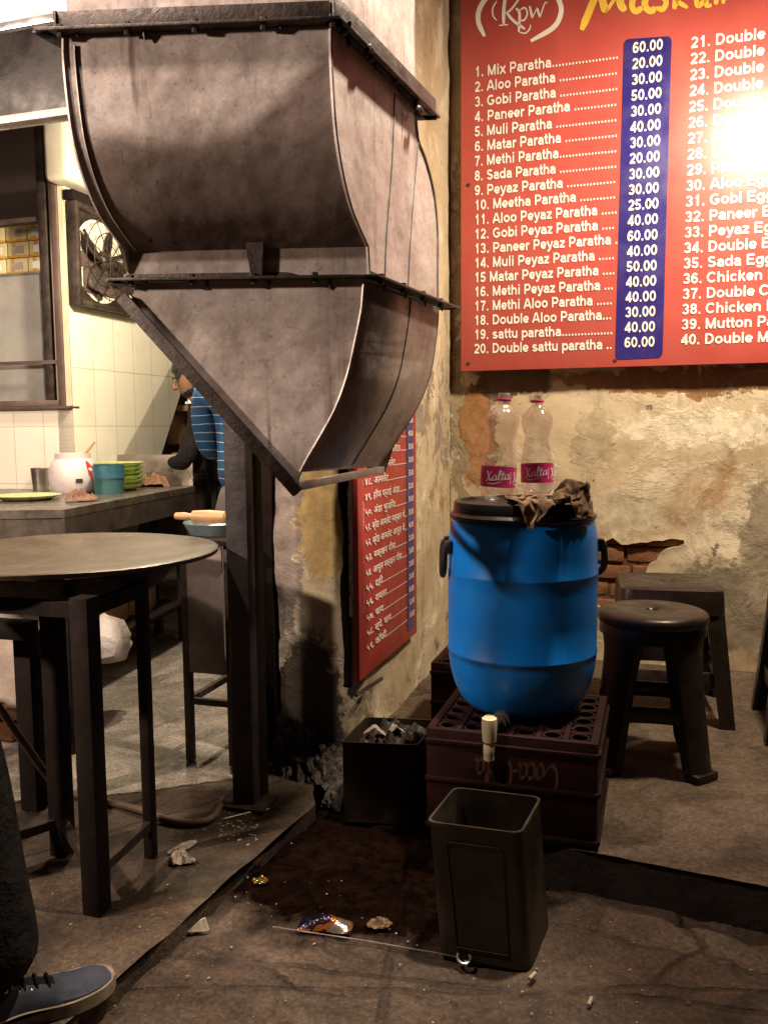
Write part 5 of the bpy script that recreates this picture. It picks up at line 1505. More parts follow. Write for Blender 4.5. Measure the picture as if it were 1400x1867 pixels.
# ================================================================== two clear bottles and a rag on the lid
LIDZ = DZ + .528
def bottle(px, tilt, label, rz):
    bw_, bh_ = 1.14, 1.03
    p = atz(px, 908 + (2 if px < 940 else -8), LIDZ)
    t = thing("drink_bottle", label, "bottle", p, 0)
    t.rotation_euler = (0, tilt, 0)
    prof = [(.001, .006), (.020, .002), (.032, .0), (.0385, .008), (.041, .022), (.0412, .040), (.0412, .085), (.0405, .092), (.036, .125), (.0315, .150), (.031, .158), (.0345, .178), (.0395, .196), (.0405, .205), (.037, .220), (.024, .238), (.0150, .246), (.0138, .250), (.0138, .256), (.0168, .257), (.0168, .260), (.0140, .261), (.0140, .276), (.0125, .277)]
    prof = [(r_ * (bw_ if z_ < .235 else 1.1), z_ * bh_) for r_, z_ in prof]
    b_ = bmesh.new(); lathe(b_, prof, 40)
    for v in b_.verts:
        a = math.atan2(v.co.y, v.co.x)
        if v.co.z < .03: 
            k = 1 - .05 * (1 + math.cos(5 * a)); v.co.x *= k; v.co.y *= k
        if .12 < v.co.z < .19:
            k = 1 + .02 * math.cos(8 * a); v.co.x *= k; v.co.y *= k
    obj("bottle_body", b_, MAT['pet'], t, ang=60)
    b_ = bmesh.new(); lathe(b_, [(.0192, .2635), (.0200, .2650), (.0200, .2690), (.0192, .2705)], 28); obj("cap_ring", b_, MAT['pink_label'], t)
    b_ = bmesh.new(); lathe(b_, [(.0476, .034), (.0476, .088)], 48); lab_ = obj("wrap_label", b_, MAT['pink_label'], t)
    for a0_, h_, wd in ((rz, .026, .0042), (rz + R(95), .026, .0042)):
        b_ = bmesh.new()
        put = lambda x, y, a0_=a0_: V((.0481 * math.cos(a0_ + (x - .032) / .0481), .0481 * math.sin(a0_ + (x - .032) / .0481), .052 + y + .12 * (x - .02)))
        script(b_, "Xalta", put, h_, wd)
        stroke(b_, [(.006, -.006), (.025, -.009), (.045, -.004)], .002, put, None, 6)
        obj("label_lettering", b_, MAT['white'], lab_, smooth=False)
    b_ = bmesh.new()
    for k in range(6):
        a_ = rz + R(44)
        put = lambda x, y, a_=a_: V((.0481 * math.cos(a_ + x / .0481), .0481 * math.sin(a_ + x / .0481), .046 + y))
        stroke(b_, [(0, k * .0055), (.004, k * .0055)], .003, put, None, 3, False)
    obj("label_small_print", b_, MAT['white'], lab_, smooth=False)
    return t
bottle(905, R(4), "left clear empty bottle with a magenta label, leaning slightly on the drum lid", R(-102))
bottle(979, R(-.5), "right clear empty bottle with a magenta label, standing behind the rag", R(-106))
cl = atz(968, 926, LIDZ)
rg = thing("rag", "crumpled khaki rag hanging over the front rim of the drum lid", "rag", (cl.x - .008, cl.y - .045, LIDZ + .004), R(12))
# the rag's folds: a 45 x 45 grid of places, half a millimetre a step, two signs a number
RAGTXT = (
    r'''/i+e/9/c+e/</f+j/F/m+p/I/l+l/O/e+l/O/[+o/U/W+g/a/S+h/q/O+h0$/I+g01/A+f0C/6+g0R/<+o0]/1+u0X/5,$0[/6,-0]/7,40c/;,50a/2,?0b/2,N0a/-,Z0b/),b0b/$,l0c.y,{0d'''
    r'''.s-.0f.o-;0i.o-C0l.m-L0r.o-Z0r.v-c0w.q-i0r.x-q0t/#-}0s.~..0h/&.20[/..70^/3.E0^/8.H0T/2.S0P/).S0F/)._0F/..m0H/:.r0M/A.n0J/x+i/8/q+i/>/m+p/B/k+s/J/h+s/R'''
    r'''/j+k/X/b+f/_/]+i/l/W+`/x/M+Z0&/K+W04/N+^0G/B+e0V/5+h0e/4+t0`/-,&0^/1,+0X/4,00g/;,10e/:,B0d/8,R0i/9,[0d/7,c0f/3,n0f/.,}0f/&-00c.{->0b.t-H0a.w-J0j.y-V0v'''
    r'''.r-b0q.x-i0p.s-p0o.x-}0n/'.+0a//.10X/*.80U/,.A0]//.K0W/4.M0M/,.S0L/+.U0@/).a0?/3.k0A/>.p0>0(+m/5/}+n/;/w+s/@/t+u/H/p+u/Q/k+s/[/h+i/c/c+c/r/Y+g0#/V+Z0.'''
    r'''/U+N0</R+M0K/H+V0Z/?+i0f/6+|0i/.,*0e/+,60]/1,70f/:,90n/=,E0i/?,Q0d/@,Z0j/>,a0b/9,n0`/5,|0`/0--0a/(-=0`.{-J0Z.u-P0b.w-U0k.r-]0j.y-c0k.r-h0j.y-t0g/&.(0V'''
    r'''/2.+0O/4.50Q/4.@0S//.F0N/+.L0F/2.P0G/1.X0F/0.^0@/1.e09/9.o080.+h/50&+f/</|+j/D/u+k/I/r+n/R/s+r/[/r+j/h/i+m/z/f+d02/d+]0B/e+S0M/a+U0X/U+_0c/I+r0^/?,$0i'''
    r'''/:,(0d/5,50Y/>,=0b/E,A0k/C,G0p/F,R0j/G,[0f/A,f0j/?,q0d/<-#0`/6-+0g/)-40j/$-D0e.~-O0e/#-X0q.|-V0d.y-[0_.x-b0[.z-o0T/--{0H/=-~0C/5.*0A/2.80C//.B0@/5.H0E'''
    r'''/1.M0?/7.T0C/7.Z0C/7.a0=/<.g0;0/+k/>0.+_/B0$+^/H/{+`/Q/|+h/V/~+p/b/}+s/o/z+g0%/{+_0>/w+c0Q/q+a0`/h+g0e/Z+s0i/Y,&0X/N,00]/H,60c/G,;0Y/J,F0`/Q,B0f/R,I0l'''
    r'''/R,S0h/T,]0g/L,e0m/I,p0a/E-#0a/>--0d/4-40j/,-<0l/%-E0n/)-R0i/(-Y0]/'-X0R/*-b0U/.-l0J/=-w0I/?-o0?/=-w08/9.)08/:.609/=.=0B/@.I0>/A.P0E/>.W0@/3.U0;/5.^07'''
    r'''0(+g/G0/+b/N0'+[/P0%+[/[0%+d/d0.+m/m0-+p/x0,+i0-0&+l0D/s+s0P/u+r0d/l+v0n/_,)0n/e,50_/`,;0X/Y,?0V/U,D0W/V,O0Z/],K0c/_,L0l/^,W0l/[,_0s/Z,h0n/N,u0k/M,z0['''
    r'''/C-%0X/:-00^/3-80b/3-C0i/5-V0m/2-a0[/4-Y0R/3-a0N/3-o0T/@-n0M/H-m0G/I-p0=/F-y09/A.'0?/G.208/O.A0</Q.K0B/N.T0C/E.Q0</?.P080.+k/P0&+j/P0'+f/X0-+a/_00+b/m'''
    r'''01+i/z09+r0(03+w040*+|0D/|+}0T/s,&0d/v,&0t/i,30q/`,?0g/b,G0a/e,J0Y/a,Q0X/e,X0a/i,R0g/h,[0p/c,Z0y/f,e0t/c,p0v/V,z0q/T,{0b/M-'0Z/D-/0Y/@-80_/C-F0g/C-S0p'''
    r'''/<-a0g/;-b0]/?-e0V/<-l0]/?-u0Z/B-w0P/H-y0H/P-v0A/O.&0B/U./0;/S.=0E/].E0A/_.P0</Y.Y09/P.Z0904+c/[03+i/V03+m/^05+k/h0:+h/r0=+i0'0:+m0808+v0H0,+o0Q0&+r0]'''
    r'''0$+w0h0*,+0k/z,50t/m,<0i/f,F0i/k,L0c/k,R0_/p,]0_/p,Z0l/j,U0x/j,^0}/f,d0}/g,q0}/^-#0u/[-&0i/R-&0e/K-+0b/N-60e/P-C0j/M-L0m/I-V0l/H-`0i/I-g0e/N-n0`/K-p0j'''
    r'''/L-w0_/T-y0Q/Y.(0J/d.00B/`.80L/[.B0P/^.N0J/i.S0=/h._08/`.b0>0B+d/h0D+f/`0E+m/g0D+n/q0C+s/{0B+u0.0E+s0D0?+n0V04+v0_00+|0[00,'0c0&,,0X0*,20i/y,>0n/q,?0a'''
    r'''/p,C0V/p,J0T/s,S0W/q,R0f/q,R0t/q,Y0{/o,k0|/o,y0}/c-&0{/^-00s/[-40l/^-/0a/Y-:0W/Y-E0[/O-F0_/K-M0b/O-W0`/T-a0_/T-h0X/X-h0d/[-w0f/d.$0U/m.)0H/l.60S/j.C0X'''
    r'''/g.O0Y/f.X0R/q.W0E/p.d0=/j.h0<0L+d/t0G+d/l0S+i/o0R+m/z0R+q0*0M+k060P+q0G0E+w0T0>+|0[0>,%0d0?,+0[05,.0`0+,70X0,,D0a0',<0S0',B0J0%,I0Q/{,Q0N/w,N0Y/x,Q0h'''
    r'''/v,Y0q/n,d0t/o,s0u/h-%0u/i-40r/f-<0l/k-80^/h-A0N/c-I0K/X-G0M/U-M0Q/Z-T0S/W-]0P/`-c0S/i-j0]/o-q0k/u-w0W/{.)0O/{.70K/t.B0H/x.K0S/s.W0X/s.b0K/z.e0</t.h09'''
    r'''0V+f/}0S+^/v0^+b/z0d+i0%0[+h030X+i0>0O+i0N0L+v0U0H+x0d0J,$0m0J,+0j0@,-0k06,40g05,60U04,B0I0.,L0P0',M0J0(,Q0R0#,O0X/z,U0Z/|,X0d/u,c0k/p,r0l/n-'0j/o-40e'''
    r'''/t-@0a/r-F0O/s-H0</k-M0:/d-R0>/Z-W0>/a-U0G/c-]0H/n-[0V/{-b0a0%-j0k0%-z0^0%-|0I0&.+0B0(.70E0(.I0E0(.V0Q0&.h0P0'.l0@0#.l0;0d+p000_+j0-0c+e020l+^030e+^09'''
    r'''0_+b0D0V+o0M0N+r0`0S+}0l0W,$0|0V,,0z0J,.0y0A,20s0@,50e0:,=0V07,L0J0-,T0K0#,V0J0&,[0T/x,_0N/|,c0V/},o0^/~-#0`0%-30e0#->0_/~-@0P/~-H0>0#-T09/y-Z09/u-S0B'''
    r'''/o-Z0@/o-U0G/t-T0S0,-Z0^04-Y0k07-d0g03-x0c00-y0K01.(0C01.00L03.B0L09.S0I07.d0D05.r0I0..o0A0t+k0B0x+j0?0x+c0<0t+^0C0o+^0F0e+h0J0V+k0X0Y+w0f0_+z0x0c,(1&'''
    r'''0^,/1)0Q,30}0G,70y0@,:0n08,;0d06,E0W00,T0X01,^0U0+,d0[0.,e0R01,p0W07,{0`0:-/0e0;-80U04-C0M01-T0O07-R0<06-]0A0/-b0=0,-^0F0$-^0I/}-b0P0.-V0V0>-P0h0K-T0p'''
    r'''0K-b0p0F-v0f0A-x0K0@.+0M0A.40U0D.D0Q0A.Q0Y0C.Z0L0@.f0D0;.t0E12+^0G1.+Z0L1++X0R1%+V0T0z+c0R0k+`0V0c+g0e0g+u0q0i,$0t0i,)0|0a,/0{0U,70t0L,40q0G,:0i0?,>0c'''
    r'''0:,I0_0:,T0W06,X0_06,a0]0:,l0Z0@,w0T0G-(0_0L-80a0H-G0X0D-P0G0C-d0R0G-c0=0I-^0B0?-d0F0=-f0L06-k0O08-b0U0@-Z0a0N-Q0i0W-Y0n0W-h0m0T-z0a0M.$0G0N.30P0N.@0O'''
    r'''0Q.@0_0I.I0d0H.R0X0F.a0P0C.l0K1/+k0[12+h0N1)+l0N1%+j0X0|+d0e0o+h0e0h+u0_0k+{0i0m,'0m0f,,0q0Y,)0q0V,/0n0P,10f0I,20]0E,=0Y0>,F0T0B,K0_0D,W0^0@,d0`0G,o0S'''
    r'''0O,|0W0S-10Z0M-=0S0T-N0R0R-W0C0Q-e0S0S-l0E0W-e0?0S-b0F0J-a0J0J-n0K0N-j0]0T-_0g0W-U0c0a-`0b0d-m0h0^-w0W0V.(0F0M.40F0U.;0J0[.?0V0V.E0`0N.N0d0F.Y0^0@.d0T'''
    r'''11+}0e10+s0`13+t0[10+v0a1#+q0a0y+p0h0o+r0g0r,%0f0j,'0d0a+~0g0X,#0h0P,)0g0W,.0b0R,/0W0H,50Q0H,D0R0N,Q0[0O,[0f0K,o0e0V,x0R0X--0M0W-<0N0Y-H0S0]-O0E0a-Z0?'''
    r'''0a-^0N0c-h0T0g-d0E0a-f0J0]-i0L0^-t0O0d-i0]0f-_0e0g-U0^0m-a0U0q-j0d0k-y0^0_.(0R0X.10H0X.60@0].?0H0[.G0P0[.J0_0P.S0i0K.a0^13,#0q16+|0j1<+w0e19+s0k1.+y0k'''
    r'''1'+r0n0|+z0i0r+s0`0l+y0W0d,$0_0[,&0b0],,0h0^,10a0Z,10Y0T,10N0N,>0Z0T,N0e0X,c0g0V,y0h0a-*0X0e-90R0c-E0W0j-G0M0i-N0D0m-T0;0k-]0=0p-c0I0o-h0>0m-m0E0o-p0L'''
    r'''0q-z0K0{-o0V0{-_0]1#-`0T1$-f0N1'-l0W1#-}0[0r.00S0i.:0L0e.;0D0a.B0;0`.J0D0d.J0O0a.P0_0R.^0l1A+u0x1@+m0x1D+v0n1B+o0n1:+j0n16+m0h11+l0e1),#0c0x,'0^0i,'0S'''
    r'''0`,*0Z0e,,0f0j,,0`0f,/0Y0^,20P0Q,E0R0^,O0c0_,d0l0a,y0e0e-/0g0o-80^0o-F0[0g-L0U0i-P0K0j-W0E0t-Y0=0s-a0;0x-g0A0x-m0E0w-v0C0}-s0K1,-{0P1)-o0^13-h0[13-n0X'''
    r'''15-v0W1+.,0Q0}.@0I0x.A0=0r.D090i.J0A0a.S0=0_.U0H0j.X0T0c.a0k1Q+}0m1R+~0l1Q+u0m1J+p0j1E+n0d1D+s0Z1@+m0V19+u0T1(,(0Z0n,00P0c,40V0f,40^0r,50^0r,50W0i,:0Q'''
    r'''0Y,L0L0],Z0a0g,k0h0h,y0j0m-+0h0s-60h0l-A0f0i-M0`0i-U0Q0v-T0C0v-^0B0z-]0=0{-c080y-l0<0}-r0?1'-u0E12-w0O1.-q0^1.-h0e14-r0d12.%0[10.60I1(.I0D1&.L080|.P0:'''
    r'''0q.U0D0g.]0>0b.a0H0g.d0V0r.g0i1T,00j1Z,,0l1W,%0f1P+u0f1K+s0a1M+p0Q1E+u0M1>+|0U1*,10R0s,>0M0j,B0X0n,A0`0{,C0Z0z,F0S0s,K0S0e,Y0T0R,h0Z0e,o0`0k,w0d0t-%0f'''
    r'''0}-30h0v-B0i0p-O0f0p-Q0Y0r-Z0J0}-`0G0~-d0B1'-^0?1$-h091'-k0A1(-n0J14-o0S19-m0^16-g0b17-m0g19-|0Z16.40P10.G0D1-.O0?1$.R0G0|.`0?0r.i0>0p.j0H0s.o0V0{.t0g'''
    r'''1],80e1`,40i1a,+0i1Z+}0m1F+y0i1J+y0W1I+}0P1<,/0O1,,>0N1',F0S0z,K0^0y,T0Z1#,R0S1#,Q0L0y,X0M0o,a0K0c,c0Y0^,v0V0f,{0^0m-%0`0v-00a0}-A0c0y-O0g0y-V0^1#-X0M'''
    r'''1*-b0O1*-g0I1,-d0C1,-i081'-s0;1/-o0F13-j0P1:-h0X1?-i0_1?-k0f1;-y0d17.30Y11.D0N1..P0I1+.Z0@1,.j0D1(.s0=1$.x0I1).x0Z1'/'0h1d,90c1e,70c1i,00h1b,+0r1P,'0t'''
    r'''1D,$0g1B,-0[18,80Y11,G0U13,R0N15,^0V11,^0P1+,d0Q1+,]0K1$,a0N0v,i0L0o,h0`0l,o0P0e,z0O0h-&0S0m-00P0u-B0M1#-Q0M1/-U0O16-_0M16-e0F19-i0K16-l0E16-j0;1--v09'''
    r'''12-w0G18-p0L1;-l0Q1<-r0U1?-y0[1D.$0a1B.60Y1;.H0K18.S0E15.[091<.i0:1?.x0:17/)0C18/*0W11/20c1d,<0i1g,=0m1j,70l1d,20p1Y,00s1H,-0o1?,60f1;,C0b1=,Q0Z1@,a0T'''
    r'''1>,o0P19,m0J12,n0O1.,i0J1',l0J0{,u0Q0x,r0g0o,w0]0s,w0R0r,{0J0y-*0F1)-80D1/-F0<13-U0:1=-]0<1B-d0=1C-d0F1E-l0A1C-r0A1:.#091?-t0I1C-{0S1I-s0S1M-r0]1P-z0a'''
    r'''1R.#0Z1J.00L1I.G0C1<.I091C.U091O.b0:1T.r0@1L/(091G/30J1A/30X1b,A0c1_,B0l1`,90o1c,90x1W,60z1J,:0t1F,C0l1D,P0i1J,]0`1G,m0X1F,s0I1@,t0E1:,v0K17,u0B12,~0D'''
    r'''1/-(0O1/,~0`1$-$0g0z-&0_0v-(0X0}-+0Q1+-50M13-=0E19-J0<1D-T0@1F-[0E1K-b0C1Q-h0K1U-r0E1K-u091E.(0J1Q-y0Q1U-x0X1Y-x0_1Z-z0i1].&0g1^.,0U1_.;0B1R.J091W.W08'''
    r'''1^.a0B1b.n0=1]/#081S/20;1M/90D1k,>0c1j,E0k1d,C0t1[,E0{1U,E1'1P,L0}1J,T0|1O,[0w1N,i0j1T,p0W1O,}0K1M,|0A1G-$0E1D-*0C1A-00>1B-40D1<-50N17-40X1/-80`1'-80`'''
    r'''0|-60X1%-=0Q1.-@0L10-O0H1?-Z0M1K-T0M1N-Z0F1R-b0L1Y-l0M1Y-x0B1D.*0=1R.$0I1T.#0S1[-}0W1Z.#0^1T.*0d1[.20^1^.@0R1^.Q0F1f.[0A1i.f0?1f.q0D1`/#0?1b/1091b/;0@'''
    r'''1v,;0o1r,=0y1n,E1&1h,P1(1b,T1)1[,[1+1U,c1-1R,j1'1S,t0u1_,x0b1V-.0X1X-10L1S-<0R1S-@0L1U-90C1V-A0D1K-?0?1K-A0J1E-I0Q1:-G0V1.->0T1(-D0_1--J0X18-K0M1F-P0L'''
    r'''1F-U0W1N-Z0P1V-b0F1`-h0J1`-w0@1R.%081O.0091J.20@1U./0G1P.60Q1P.<0S1U.D0U1Z.O0W1].[0K1g.e0G1q.f0C1l.q0=1i/'091j/40>1m/?082%,>0y2$,H0{1u,N0v1o,V0s1j,Z0w'''
    r'''1f,a0v1e,g0{1d,r0y1e,r0i1p-&0h1l-#0U1g-#0J1n-*0N1l-00I1f-)0C1f-/0?1b-80;1T-B081Q-H0<1F-K0C1;-B0L19->0Y18-D0a18-L0Y1D-N0X18-T0T1D-]0Z1K-g0J1_-i0B1g-s0='''
    r'''1`-~0:1d.)0:1h./0:1k.80<1a.B0<1[.J0@1c.O0E1i.V0M1g.b0P1i.n0K1t.m0I1p.x0C1s/*0;1v/8081w/@0>2&,B0h2-,K0o2&,V0r1w,^0n1q,c0j1j,d0e1m,l0f1w,l0h1},s0i2(,v0`'''
    r'''2$,x0S2&,{0K2&-'0M1{-00T1~-00J1z-40D1o-60F1h-<091_-F081Y-L0>1I-F0F1A-A0O1B-;0]1D-C0`1=-G0h1@-S0d1:-_0b1E-k0O1U-g0?1`-x061n.#081s.#0@1y.(0E1u.00B1u.=0A'''
    r'''1r.D0?1u.O0I1r.S0U1v.a0T1q.r0O1z.y0O1}/&0J2#/30C2%/<0=2$/C082(,C0V20,M0b2.,X0i2$,b0h1y,g0`1s,k0X1},u0U2),s0Y2,,m0^24,l0a26,m0W25,t0Q2/-#0H2'-00V2$-60R'''
    r'''2'-90K1w-:0P1v-<0E1q-C0>1g-?0A1`-I0E1R-G0T1Q->0f1J-E0s1I-R0s1H-]0p1A-f0q1M-d0b1J-n0L1X-{0@1k.-0@1t.-091~./082#.30?1}.70F1x.B0G1x.M0T1{.Z0[2$.j0V1y.}0X'''
    r'''1t/10U1}/=0X2,/:0U20/90G2)/A0C2+,D0I2,,O0T2.,X0Y2/,c0]2',e0S2+,m0Q20,s0H2+,~0Q2/,z0X26,u0]2<,n0`2>,w0W25-*0V2,-20`2.-60V2.-=0Z2--A0Q2)-G0T2)-F0K1}-K0J'''
    r'''1v-E0N1j-P0U1d-L0k1Y-Q0}1S-c0|1M-j1#1S-l0w1_-p0l1d-z0X1f.00N1l.@0F1s.C081z.D071y.D0>2#.E0?1~.G0F2$.V0R2(._0_2&.t0[1}/*0Y1q/?0b1w/N0d1}/E0d2./D0X27/=0L'''
    r'''2/,J0A27,N0I27,Y0J2=,X0Q2?,b0R2A,k0Q2?,q0G2:,|0K20,~0Q25,|0Z28,y0b2?-$0_2=-/0X2;-80X2<-40O2@-<0O2?-@0X2>-E0^2;-I0U24-O0S2,-P0W2&-W0`1z-a0k1q-]1$1_-j1.'''
    r'''1Z-u1%1[-}0x1c.,0l1m.80a1b.H0]1c.W0K1m.U0@1r.W0=1x.S0?1z.O0E2%.S0B2'.^0L1y.o0[1z/+0b1y/=0e1u/L0k1}/S0o2$/K0i2)/@0e24/>0Y25,P052<,W0A2F,V0J2K,`0L2J,_0T'''
    r'''2K,k0U2F,x0R2B-#0O2<-)0K2:-&0Q29-'0]2C-+0^2?-70a2D-80Y2I-10Q2N-90W2Q-B0`2Q-L0]2K-Q0[2@-Q0`29-Z0b26-b0k23-k0n2(-e1&1p-o141j-u1#1k.%0r1r.70j1h.D0n1g.Q0j'''
    r'''1i.X0X1i.[0H1o._0H1w.`0D1u._0M1{.a0M1u.o0R1r/%0X1o/70h1t/A0l1|/F0n2%/H0{2*/C0p2./H0h25/F0]2<,T0%2E,T072N,V0E2Q,Z0L2R,`0S2O,j0^2L,y0R2J-%0G2G--0I2A-,0Q'''
    r'''2C-'0W2F-$0b2H-,0b2I--0Y2M-30[2U-60[2_-F0]2a-T0`2W-Z0a2L-U0h2B-b0j2>-j0i2>-i0s22-p1'2$-p1<1z-v1*1z.,0z1x.A0r1n.I0t1o.M0k1q.W0c1m.^0X1j.f0U1p.g0N1o.o0W'''
    r'''1r.t0]1i.}0]1e/40d1i/B0h1s/F0s2&/90r2-/70z21/80q22/:0h2:/A0g2A,T/v2J,T0+2R,U0:2U,[0D2V,b0L2U,l0V2S,~0T2Q-%0L2P-.0K2J-)0O2K-%0U2S,|0c2M-'0g2Q-)0a2M-00c'''
    r'''2O-90`2^-D0d2j-T0e2f-`0f2Z-]0n2O-f0i2H-j0k2E-p0q2;-j1'25-n1;21-}102..41)2&.F0}1y.M0v1w.R0n1q.Z0n1t.a0g1u.h0g1s.o0j1n.t0j1d.|0j1i/+0o1d/60r1j/90o1q/@0w'''
    r'''1}/;0x2)/00x2//00r28/40i2:/:0b2E,T/k2J,T/x2Q,W0)2P,`042P,i0>2],j0F2^,w0Q2Z-%0N2V-+0O2R-/0U2Y-*0_2b-$0f2]-+0j2X-20j2X-70d2V-A0i2e-O0k2k-U0n2p-_0p2h-h0t'''
    r'''2Y-h0u2O-n0u2H-i0z2B-s1)2>-~1726./1@20.;1<2'.H151|.S1(1v.Y0x1y.b0t1r.f0x1h.j0z1o.o0y1f.r0x1g.}0z1f/,0}1h/30}1l/80z1s/60t1v/90|1{/60w2&/40n22//0g27/40_'''
    r'''2G,Z/e2F,[/n2K,^/y2O,f0'2Q,o022W,s0@2g,r0H2f-$0M2b--0R2^-60Y2f-20b2j-/0i2f-=0l2d-C0e2a-E0n2_-P0r2c-X0k2h-^0t2k-`0}2i-k1)2`-f1-2T-j1-2P-t1.2K.$142D.21:'''
    r'''2=.:1@26.C1G2-.H1I1~.Q1?1u.Z111s.b1+1t.k1+1m.n1.1i.t1)1n.y0~1g.|1(1n/(1&1q//1(1u/71)1t/10}1}/40}1y//0w2'/,0o2//)0_2:/*0c2O,W/d2L,`/k2Q,b/t2V,a0$2Y,h01'''
    r'''2b,u082n,y0B2n-#0O2h-10P2g-<0[2m-<0h2n-=0t2g-H0w2m-N0q2i-S0t2j-T1$2d-X0x2c-`1#2k-e112q-i122f-p132a-s1?2Y-}1C2Q..1G2G.91H2@.B1G2;.A1P29.K1T2/.U1Q1|.[1F'''
    r'''1s.a1=1s.h191u.q151r.v111q.s1'1t.|1)1w/#1/1z/*111{//1,2%/31+2&/-1%2$/)0}2+.~0n26.y0]2C.~0Z2a,`/g2],e/l2Z,m/m2b,j/y2d,u0+2r,y052v-*0;2q-/0F2u-10V2o-B0^'''
    r'''2q-H0o2v-H0z2p-O1$2s-X0{2o-]1&2q-X1-2l-^1/2e-Z112h-c182i-m1=2j-t1=2b.$1B2_.+1T2V.71Y2M.@1T2G.G1N2B.C1X2=.M1a27.W1^2+.^1R1}.c1D1z.f141~.o101}.w1,1~.s0~'''
    r'''2#.}0{2%/#1%2#.}1,2'/'1)2%/,1/2&/)1.2+/)1#23/)0m2=.v0e2B/$0g2n,u/a2k,m/d2e,s/]2d,v/i2n,s/{2n-$0,2r-1022y-;0:2|-C0H3%-H0_2z-R0p2z-Y0}3#-[1,2|-c1/2y-j12'''
    r'''2z-c172z-Y1:2r-^1=2t-e1;2u-k182u-r192p-{1D2f.51N2b.?1^2Y.G1^2O.I1]2I.P1X2E.V1a2?.]1V24.`1J2(._1=2%.c1.2'.o1$21.v1#20.x0x20/#0t2,.~0}2+.}1(2+.}102)/'15'''
    r'''2+/01/20/-1'2;/,0n2E.x0m2M.z0f2x,l/X2o,p/X2l,v/S2k,|/Z2s-$/m2|,~/~3$-.0,3,-=023,-L0=3*-U0R3)-^0d3/-c0n35-d0u34-e1#3/-g1.3*-c163+-X1:3&-]1B3#-d1E3%-k1<'''
    r'''3(-q143#-s1>2q.$1N2k.:1Q2b.G1S2[.P1[2S.W1]2M.[1W2D.W1H28.Z1;2.._122,.h1222.j0~2>.p0z2E.y0w2=.w0v27/#0|2//%1%20/%1+20/)1021/11125/61#2A/&0t2M.~0m2R.s0m'''
    r'''2z,q/d2v,z/`2w,y/U2w-&/[2y-2/d3$-0/s32-.0$38-?0.35-F0A36-U0M39-Y0[3<-Q0d3C-R0k3?-^0v37-^1)33-]1831-b1B31-^1I3/-f1M31-k1D38-o1832-w183*-t1I2|.-1W2o.B1Q'''
    r'''2b.R1U2Y.]1Y2T.X1S2L.U1C2@.V1528.Z1/29.d112B.g1$2E.j0p2H.k0x2K.q0|2A.v1#27.|1'28/'1&2;/)1,2@/21.2B/50}2I/%0z2T.w0t2Y.|0g3',{/k2}-#/k3&,~/b3+-,/a3+-5/^'''
    r'''3.-9/h3=-:/z31-L0)3=-N0:3A-Q0K3>-N0U3E-S0Z3I-W0a3H-^0q3?-_1(3:-b183:-b1A3>-f1K39-l1Q33-r1P3:-m1H3@-v1@3:-s1E3&.%1K2~.<1P2q.L1P2f.X1Q2[.[1O2S.X1C2K.U14'''
    r'''2D.T1.2G.[1,2D.]0y2Q.a0s2Q.j0r2P.g0{2H.m1&2B.u1)2C.|1(2E/&1&2K//1*2O/50w2Q/*0m2Z/%0l2c/$0h37-1/l39-)/k3<-+/c3B-1/[3@-9/X3B-=/e3?-K/o3C-R0$3<-^0/3:-[0B'''
    r'''3=-[0P3E-b0R3?-h0Y3B-j0g3B-f0z3C-e1.3E-k1:3G-o1G3@-w1N3<-{1T35.#1P35.%1F3.-~1@3#.+1G2w.01L2{.;1G2o.H1F2c.U1G2Z.V1C2S.R152O.S1+2K.S0~2M.X0s2N.b0i2W.b0k'''
    r'''2Z.e0t2T.l0}2M.t1$2N.q1,2N.{1)2S/)1-2]/20v2a/50h2c/50_2_/-0^3:-G/^3D-?/e3Q-@/c3R-E/i3N-J/c3J-P/e3O-S/o3Q-Z/w3K-c/|3I-c063C-j0H3@-t0O3H-u0T3?-x0_3A-q0q'''
    r'''3D-r1%3N-q1/3I-y1?3@.$1G3:.01L35./1E3).41B2{./1<2o..1C2u.61@2n.71H2x.@1?2h.M1>2a.P192[.T1-2W.Q0~2S.V0z2R.S0m2Q.^0b2T.g0e2_.e0g2W.m0o2V.r0x2X.q1%2Y.t1+'''
    r'''2`/$112k/(0y2l.~0l2o/'0g2k.z0d3E-M/N3L-Q/Z3U-R/_3]-S/d3X-W/k3U-^/h3O-a/m3V-a/q3R-d/x3N-k0/3H-s0B3J-v0K3F-~0O3@-y0V3D-w0i3J-w0{3B-s1.3J.(143<./1:37.<1;'''
    r'''3..@1;3#.>122k.;122a.4152b.9192d.=1?2k.B1C2l.C122f.K1.2b.P1$2^.Y0z2].U0s2X.Z0n2X.^0b2N.d0]2U.g0Y2Z.m0X2a.r0b2c.q0q2`.|0|2f.t1*2u.y1%2|.|0v3#/)0v3#/(0o'''
)
AL = [chr(c) for c in range(35, 127) if c != 92]
ragv = [AL.index(RAGTXT[i]) * len(AL) + AL.index(RAGTXT[i + 1]) - 1200 for i in range(0, len(RAGTXT), 2)]
bm = bmesh.new()
grid(bm, 44, 44, lambda a, b: V([ragv[(round(a * 44) * 45 + round(b * 44)) * 3 + k] / 2000 for k in range(3)]))
rg.location = (DX, DY, LIDZ + .001); rg.rotation_euler = (0, 0, 0)
o = obj("cloth", bm, MAT['rag'], rg, ang=180)
m_ = o.modifiers.new("thickness", 'SOLIDIFY'); m_.thickness = .0012
m_ = o.modifiers.new("Subdivision", 'SUBSURF'); m_.levels = 1; m_.render_levels = 1

